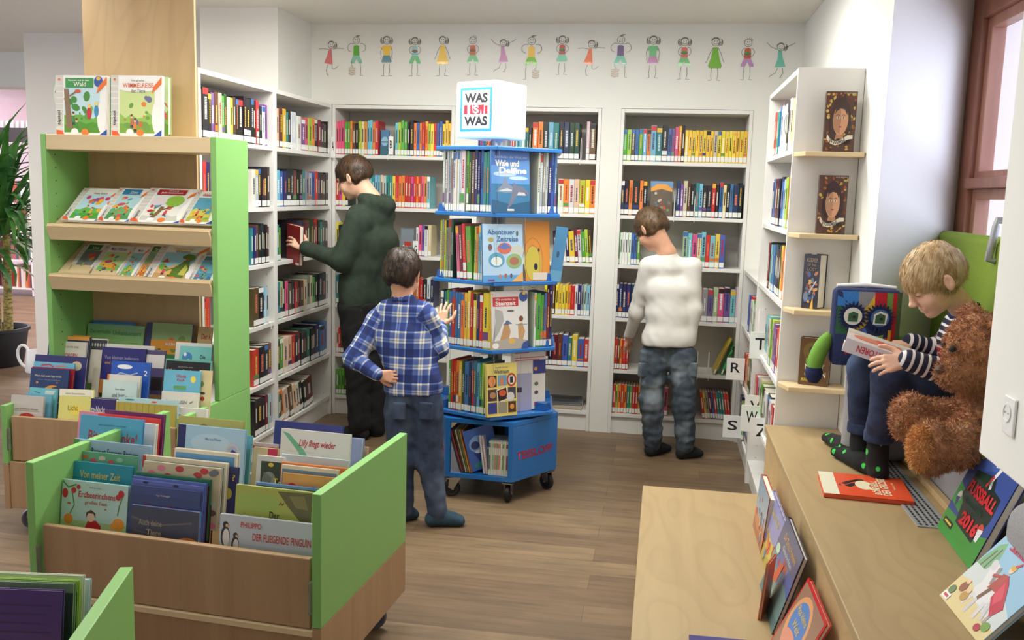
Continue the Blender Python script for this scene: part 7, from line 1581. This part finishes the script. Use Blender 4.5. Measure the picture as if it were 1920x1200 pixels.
# ---- boy in the plaid shirt at the carousel
r = person('boy in blue and white plaid shirt, hand on hip, touching the carousel books')
lat = A3((1, .02, 0)); Yp = 3.76
pel = V(775, 735, Yp); che = V(757, 628, Yp+.02); nek = V(757, 560, Yp+.03)
shL, elL, wrL = V(710, 598, Yp+.02), V(664, 672, Yp-.06), V(708, 702, Yp-.10)
shR, elR, wrR = V(800, 592, Yp+.02), V(822, 650, Yp+.05), V(826, 612, Yp+.17)
hc = V(755, 515, Yp+.04); fw = A3((.14, .96, -.24)); up = A3((.05, .24, .97))
hd, _ = head_mesh(hc, fw, up, .91, nek+[0, 0, -.012], .038)
hl = hand_mesh(wrL, elL, (.93, .12, -.10), (-.1, -.95, .1), 1, scale=.66, curl=(25, 35, 25), spread=3)
hr = hand_mesh(wrR, elR, (-.04, .42, .84), (-.25, -.85, .45), 1, scale=.70, curl=(8, 10, 6), spread=12, thumb=(1.1, .1))
link('body', join_meshes('body', [hd, hl, hr]), 'skin', r)
hair_part(r, hc, fw, up, .91, 'hair_d', fringe=.05, back=-.074, thick=.015, seed=8, length=.05, tuft=.006)
brows(r, hc, fw, up, .91, 'hair_d')
lo, hi = bound([pel, nek, elL, elR, wrL, wrR, che], .13); B = Body(lo, hi, .0055)
torso(B, pel+[0, 0, .055], che, nek+[0, 0, -.008], lat, .86); B.cap(pel+[0, 0, .01]-nrm(lat)*.045, pel+[0, 0, .01]+nrm(lat)*.045, .082, .082, .03)
sleeve(B, shL, elL, wrL, (.050, .042, .030)); sleeve(B, shR, elR, wrR, (.048, .040, .029)); B.cap(nek+[0, 0, .0], nek+[0, 0, .06], .040, .045, .006, None, True)
B.cap(nek+[-.035, -.02, .002], nek+[.035, -.02, .002], .017, .017, .012); B.plane(pel+[0, 0, -.005], (.05, 0, -1), .006); B.ripple(.0050, 52, 9, .6)
finish(B, 'plaid_shirt', 'plaid', r, lat, pel)
B = collar_ring(r, nek+A3([0, .004, .006]), (.0, .22, .97), .041, .0085, 'plaid', h=.016); finish(B, 'shirt_collar', 'plaid', r, lat, pel)
hpL, hpR = V(750, 765, Yp), V(802, 765, Yp); knL, knR = V(752, 868, Yp-.02), V(806, 868, Yp+.0); anL, anR = V(757, 952, Yp+.0), V(820, 958, Yp-.02)
trousers(r, 'denim', pel+[0, 0, -.02], hpL, hpR, knL, knR, anL, anR, lat, (.070, .056, .044), pel[2]+.020, ripple=.005, seed=12, hipr=.074, rip_f=70)
pk = MB()
for (px, s_) in ((748, -1), (798, 1)):
    q = V(px, 768, Yp-.082); pk.box(q[0]-.030, q[0]+.030, q[1]-.003, q[1]+.012, q[2]-.045, q[2]+.03)
pk.ob('back_pocket', 'denim', r, .006, 2)
for an, tx, ty in ((anL, 776, 972), (anR, 868, 985)):
    t_ = A3(atZ(tx, ty, .0)); lo, hi = bound([an, t_], .07); lo[2] = 0; B = Body(lo-[0, 0, .01], hi, .005); foot(B, at_z(an, .075), t_+[0, 0, .004], sc=.98); B.plane(at_z(an, .10), (0, 0, 1), .004); link('sock', B.mesh('sock', 1), 'sockblue', r)

# ---- boy in the green hoodie at the inner corner bookcase
r = person('tall boy in dark green hoodie and black trousers, reaching for a red book')
lat = A3((.62, .78, 0)); Yh = 5.02
pel = V(683, 560, Yh); che = V(697, 455, Yh); nek = V(696, 375, Yh)
hc = V(663, 334, Yh-.01); fw = A3((-.90, .12, -.42)); up = A3((-.40, .03, .90))
shN, elN, wrN = V(672, 415, Yh-.12), V(640, 487, Yh-.16), V(573, 466, Yh-.12)
shF, elF, wrF = V(712, 405, Yh+.14), V(700, 470, Yh+.22), V(680, 520, Yh+.22)
hd, _ = head_mesh(hc, fw, up, 1.0, nek+[0, 0, .0], .050)
hn = hand_mesh(wrN, elN, (-.93, .08, .52), (.35, -.82, .5), 1, scale=.86, curl=(16, 22, 16), spread=8, thumb=(1.0, .25))
link('body', join_meshes('body', [hd, hn]), 'skin2', r)
hair_part(r, hc, fw, up, 1.0, 'hair_b', fringe=.050, back=-.062, thick=.013, seed=21, length=.05, tuft=.005, side_low=-.025)
brows(r, hc, fw, up, 1.0, 'hair_b')
lo, hi = bound([pel, nek, elN, elF, wrN, wrF, che], .16); B = Body(lo, hi, .0075)
torso(B, pel+[0, 0, .07], che, nek+[0, 0, -.03], lat, 1.12); B.cap(pel+[0, 0, .0]-nrm(lat)*.06, pel+nrm(lat)*.06, .098, None, .03)
sleeve(B, shN, elN, wrN, (.072, .058, .040)); sleeve(B, shF, elF, wrF, (.070, .058, .045))
# hood lying on the shoulders
hb = V(722, 378, Yh+.02); B.cap(hb+[-.07, -.07, -.0], hb+[.01, .0, -.02], .045, .050, .03); B.cap(hb+[.01, .0, -.02], hb+[-.04, .10, .0], .050, .04, .03); B.cap(nek+[-.03, -.06, .01], nek+[-.05, .05, .01], .030, .03, .02)
B.cap(nek+[-.015, 0, .02], nek+[-.04, 0, .10], .050, .055, .008, None, True); B.plane(pel+[0, 0, -.035], (0, 0, -1), .008); B.ripple(.0075, 36, 15, .5)
finish(B, 'hoodie', 'hoodie', r, lat, pel)
B = Body(*bound([pel+[0, 0, -.03]], .19), .006); B.cap(pel+[0, 0, -.045]-nrm(lat)*.055, pel+[0, 0, -.045]+nrm(lat)*.055, .094, None, .02); B.plane(pel+[0, 0, -.062], (0, 0, -1), .006); B.plane(pel+[0, 0, -.012], (0, 0, 1), .006); link('ribbed_hem', B.mesh('ribbed_hem', 1), 'hoodie', r)
hL, hR = pel-nrm(lat)*.065+[0, 0, -.05], pel+nrm(lat)*.065+[0, 0, -.05]
kL, kR = V(672, 690, Yh-.04), V(700, 690, Yh+.07); aL, aR = V(674, 795, Yh-.03), V(704, 800, Yh+.08)
trousers(r, 'blackcloth', pel+[0, 0, -.04], hL, hR, kL, kR, aL, aR, lat, (.092, .074, .062), pel[2]-.02, ripple=.007, seed=31, hipr=.094, rip_f=50)
for an, dx in ((aL, -1), (aR, -1)):
    t_ = at_z(an, 0)+A3([-.13, .02, .004]); lo, hi = bound([an, t_], .08); lo[2] = 0; B = Body(lo-[0, 0, .01], hi, .005); foot(B, at_z(an, .08), t_, sc=1.12); B.plane(at_z(an, .11), (0, 0, 1), .004); link('sock', B.mesh('sock', 1), 'blackcloth', r)
# the dark red book he pulls out
ta, tb, bl = V(529, 417, 4.96), V(553, 423, 4.90), V(537, 493, 4.96)
o = lean3(Vector(bl), Vector(bl+(tb-ta)), Vector(ta+(bl-bl)), .028, (150, 34, 40), [('e', .4, .62, .22, .12, (120, 26, 34)), ('r', .70, .02, .98, .08, (226, 222, 214))], (), 'dark red book being pulled from the shelf by the hooded boy', name='held_book'); o['category'] = 'book'

# ================================================================ the blond boy on the niche seat
r = person('small blond boy in striped navy jumper and jeans, seated and reading')
Ys = 3.10
hc = V(1752, 528, 3.08); fw = A3((-.80, -.16, -.58)); up = A3((-.55, -.02, .83))
nek = V(1815, 590, 3.14); che = V(1822, 650, 3.12); pel = V(1848, 742, 3.10)
lat = A3((-.12, 1.0, 0))
kN, kF = V(1668, 705, 2.99), V(1620, 688, 3.16); aN, aF = V(1648, 816, 3.06), V(1616, 800, 3.20)
shN, elN, wrN = V(1838, 628, 2.98), V(1786, 702, 2.88), V(1704, 676, 2.88)
shF, elF, wrF = V(1800, 618, 3.22), V(1762, 660, 3.22), V(1712, 643, 3.20)
hd, _ = head_mesh(hc, fw, up, .93, nek, .036)
hn = hand_mesh(wrN, elN, (-.93, .10, -.22), (.10, -.86, .5), 1, scale=.72, curl=(16, 26, 22), spread=5, thumb=(.95, -.4))
hf = hand_mesh(wrF, elF, (-.96, -.12, -.10), (.10, -.15, .98), -1, scale=.68, curl=(24, 30, 20), spread=4, thumb=(.5, .1))
link('body', join_meshes('body', [hd, hn, hf]), 'skin2', r)
hair_part(r, hc, fw, up, .93, 'hair_y', fringe=.046, back=-.055, thick=.012, seed=40, length=.085, strands=5200, side_low=-.020, crown=(0, -.06, .09), tuft=.0022)
brows(r, hc, fw, up, .93, 'hair_m')
lo, hi = bound([pel, nek, elN, elF, wrN, wrF, che], .13); B = Body(lo, hi, .0052)
torso(B, pel+[-.0, 0, .05], che, nek+[.0, 0, -.01], lat, .84)
sleeve(B, shN, elN, wrN, (.048, .040, .034)); sleeve(B, shF, elF, wrF, (.046, .038, .033)); B.cap(nek+[-.01, 0, .01], nek+[-.05, 0, .06], .040, .044, .006, None, True)
B.ripple(.003, 50, 41, .6); finish(B, 'striped_jumper', 'stripe', r, lat, pel)
B = Body(*bound([nek], .10), .0045); ce = nek+A3([-.012, 0, .012]); nn = nrm((-.5, 0, .85)); a1 = nrm(np.cross(nn, [0, 1, 0])); a2 = np.cross(nn, a1)
ring = [ce+(a1*math.cos(a)+a2*math.sin(a))*.042 for a in [2*PI*i/14 for i in range(15)]]
for i in range(14): B.cap(ring[i], ring[i+1], .0085, None, .006)
link('collar', B.mesh('collar', 1), 'navyknit', r)
trousers(r, 'denimd', pel+[0, 0, -.01], pel+A3([-.03, -.055, -.02]), pel+A3([-.03, .055, -.02]), kN, kF, aN, aF, lat, (.064, .050, .043), None, res=.006, ripple=.004, seed=44, hipr=.070, name='jeans')
for an, cf in ((aN, (1650, 822)), (aF, (1618, 806))):
    a_ = A3(an); B = Body(*bound([a_], .09), .0045); B.cap(a_+[0, 0, -.010], a_+[0, 0, .012], .0475, .047, .004); B.plane(a_+[0, 0, -.022], (0, 0, -1), .002); B.plane(a_+[0, 0, .016], (0, 0, 1), .002); link('turn_up', B.mesh('turn_up', 1), 'denimd', r)
m, nt, b = newmat('black_sock_green_clover'); v = nt.nodes.new('ShaderNodeTexVoronoi'); v.inputs['Scale'].default_value = 24; v.inputs['Randomness'].default_value = .55; nt.links.new(coords(nt), v.inputs['Vector'])
nt.links.new(ramp(nt, v.outputs['Distance'], [(0, srgb((60, 190, 70))), (.24, srgb((60, 190, 70))), (.27, srgb((18, 20, 22))), (1, srgb((18, 20, 22)))]), b.inputs['Base Color']); b.inputs['Roughness'].default_value = .9; M['sockclover'] = m
for an, tx, ty in ((aN, 1566, 852), (aF, 1550, 825)):
    t_ = A3(atZ(tx, ty, BT+.004)); hh = A3(an); lo, hi = bound([hh, t_], .08); B = Body(lo, hi, .0045)
    foot(B, at_z(hh, BT+.085), at_z(t_, BT+.003), sc=.92); B.cap(at_z(hh, BT+.07), at_z(hh, hh[2]+.0), .033, .036, .015); link('sock', B.mesh('sock', 1), 'sockclover', r)
# his book: open, covers down, spine towards the view
bA, bB, bC, bD = V(1580, 655, 3.07), V(1688, 690, 3.0), V(1565, 607, 3.07), V(1563, 610, 3.22)
hb_ = thing('open_book', 'thick pale book with red spine letters held open on the blond boy\'s knees', 'book')
sp0, sp1 = V(1578, 657, 3.00), V(1702, 700, 2.96); top0 = V(1582, 630, 3.00)
xd = Vector(sp1-sp0); Lb = .215; xd.normalize(); yd = Vector((.10, .94, .10)); yd = (yd-xd*yd.dot(xd)).normalized(); zd = xd.cross(yd)
T = Matrix.Identity(4)
for i in range(3): T[i][0] = xd[i]; T[i][1] = yd[i]; T[i][2] = zd[i]; T[i][3] = sp0[i]
hb_.matrix_world = T
box('cover', 'cover', 0, Lb, .0, .155, 0, .003, hb_, .001, color=(206, 216, 190)); box('cover', 'cover', 0, Lb, .0, .150, .043, .046, hb_, .001, color=(214, 196, 190))
box('spine', 'cover', 0, Lb, -.003, -.0002, 0, .046, hb_, .001, color=(222, 216, 224)); box('page_block', 'pages', .004, Lb-.004, .0005, .148, .0032, .0428, hb_)
art([('e', .07, .06, .05, .03, (206, 120, 90)), ('e', .13, .08, .04, .04, (196, 90, 80)), ('r', .0, .1, Lb, .15, (200, 190, 176))], hb_, Matrix.Translation((0, 0, .0462)), 'cover_picture')
TS_ = Matrix.Translation((0, -.0034, 0)) @ ROTX90 @ Matrix.Translation((Lb, .046, 0)) @ Matrix.Rotation(PI, 4, 'Z')
text('TRAKTOREN', .058, .175, .012, .034, (206, 50, 80), hb_, TS_, 'spine_lettering', .02)

# ================================================================ teddy bear
m, nt, b = newmat('brown_plush'); n = noise(nt, coords(nt), 55, 4, .6); n2 = noise(nt, coords(nt), 9, 2)
c = ramp(nt, n, [(.3, srgb((140, 88, 50))), (.7, srgb((196, 136, 88)))]); nt.links.new(mixc(nt, 1.0, c, ramp(nt, n2, [(.35, .86), (.65, 1.1)]), 'MULTIPLY'), b.inputs['Base Color']); b.inputs['Roughness'].default_value = .95
b.inputs['Sheen Weight'].default_value = .4; M['plush'] = m
M['plushpale'] = plain('pale_plush', (214, 158, 100), .95, nscale=60, namt=.12)
td = thing('teddy_bear', 'big brown plush teddy bear sitting on the niche seat beside the boy', 'teddy bear')
Yt = 2.72
hd_ = V(1834, 655, Yt-.02); bd = V(1862, 790, Yt+.04); f1, f2 = V(1745, 838, Yt-.12), V(1703, 782, Yt+.06)
pts = [hd_, bd, f1, f2]; lo, hi = bound(pts, .20); B = Body(lo, hi, .0065)
B.ell(hd_, (.082, .088, .100), .02, axes=np.eye(3)); sn = hd_+A3([-.055, -.03, -.065]); B.ell(sn, (.058, .05, .045), .03)
B.cap(hd_+[-.012, .035, .088], hd_+[-.02, .04, .098], .026, .024, .01); B.cap(hd_+[.03, -.07, .07], hd_+[.035, -.085, .08], .03, .028, .012)
B.ell(bd, (.10, .11, .12), .04); B.cap(bd+[.0, 0, .06], hd_+[0, 0, -.06], .06, .055, .04)
B.cap(bd+[-.02, -.05, -.03], f1+[.05, .0, .0], .062, .055, .03); B.ell(f1+[-.0, 0, 0], (.052, .066, .076), .02)
B.cap(bd+[-.02, .05, -.01], f2+[.03, 0, -.0], .058, .05, .03); B.ell(f2, (.045, .055, .072), .02)
B.cap(bd+[-.01, -.09, .05], bd+[-.10, -.09, -.02], .042, .045, .03); B.ripple(.004, 60, 3)
me = B.mesh('plush_body', 1); pb = link('plush_body', me, 'plush', td)
def fur(me, P, n, L, mat, parent, seed=0, name='fur', sel=None):
    rnd = np.random.RandomState(seed); tmp = np.empty(len(P)*3, np.float32); me.vertices.foreach_get('normal', tmp); nV = tmp.reshape(-1, 3).astype(float)
    pool = np.arange(len(P)) if sel is None else np.nonzero(sel(P))[0]; idx = rnd.choice(pool, n); p = P[idx]+rnd.normal(size=(n, 3))*.002; nn = nV[idx]+rnd.normal(size=(n, 3))*.45+A3([0, 0, -.35]); nn /= np.linalg.norm(nn, axis=1)[:, None]
    t = rnd.normal(size=(n, 3)); t -= nn*(t*nn).sum(1)[:, None]; t /= np.linalg.norm(t, axis=1)[:, None]; l = L*rnd.uniform(.5, 1.2, (n, 1)); w = .0016
    a = p-t*w-nn*.002; b_ = p+t*w-nn*.002; c_ = p+nn*l*.6+t*.0004; tip = p+nn*l+rnd.normal(size=(n, 3))*.002
    vs = np.stack([a, b_, c_, tip], 1).reshape(-1, 3); k = np.arange(n)*4; fs = np.concatenate([np.stack([k, k+1, k+2], 1), np.stack([k+1, k+3, k+2], 1)])
    m2 = D.meshes.new(name); m2.from_pydata(vs.tolist(), [], fs.tolist()); return link(name, m2, mat, parent)
fur(me, B.P, 26000, .014, 'plush', pb)
e_ = hd_+A3([-.105, -.045, -.055]); MB().lathe([(.001, -.016), (.012, -.010), (.016, 0), (.012, .010), (.001, .014)], 14, Matrix.Translation(Vector(e_))).ob('nose', plain('brown_nose', (88, 58, 48), .5), td)
for dy in (-.045, .028): MB().lathe([(.001, -.009), (.007, -.006), (.009, 0), (.007, .006), (.001, .009)], 12, Matrix.Translation(Vector(hd_+A3([-.084, dy-.01, .005])))).ob('eye', 'black', td)
B = Body(*bound([f1], .12), .005); B.ell(f1+A3([-.030, -.018, 0]), (.030, .052, .062), .01); me = B.mesh('paw_pad', 1); pp = link('paw_pad', me, 'plushpale', td); fur(me, B.P, 5200, .011, 'plushpale', pp, 4)
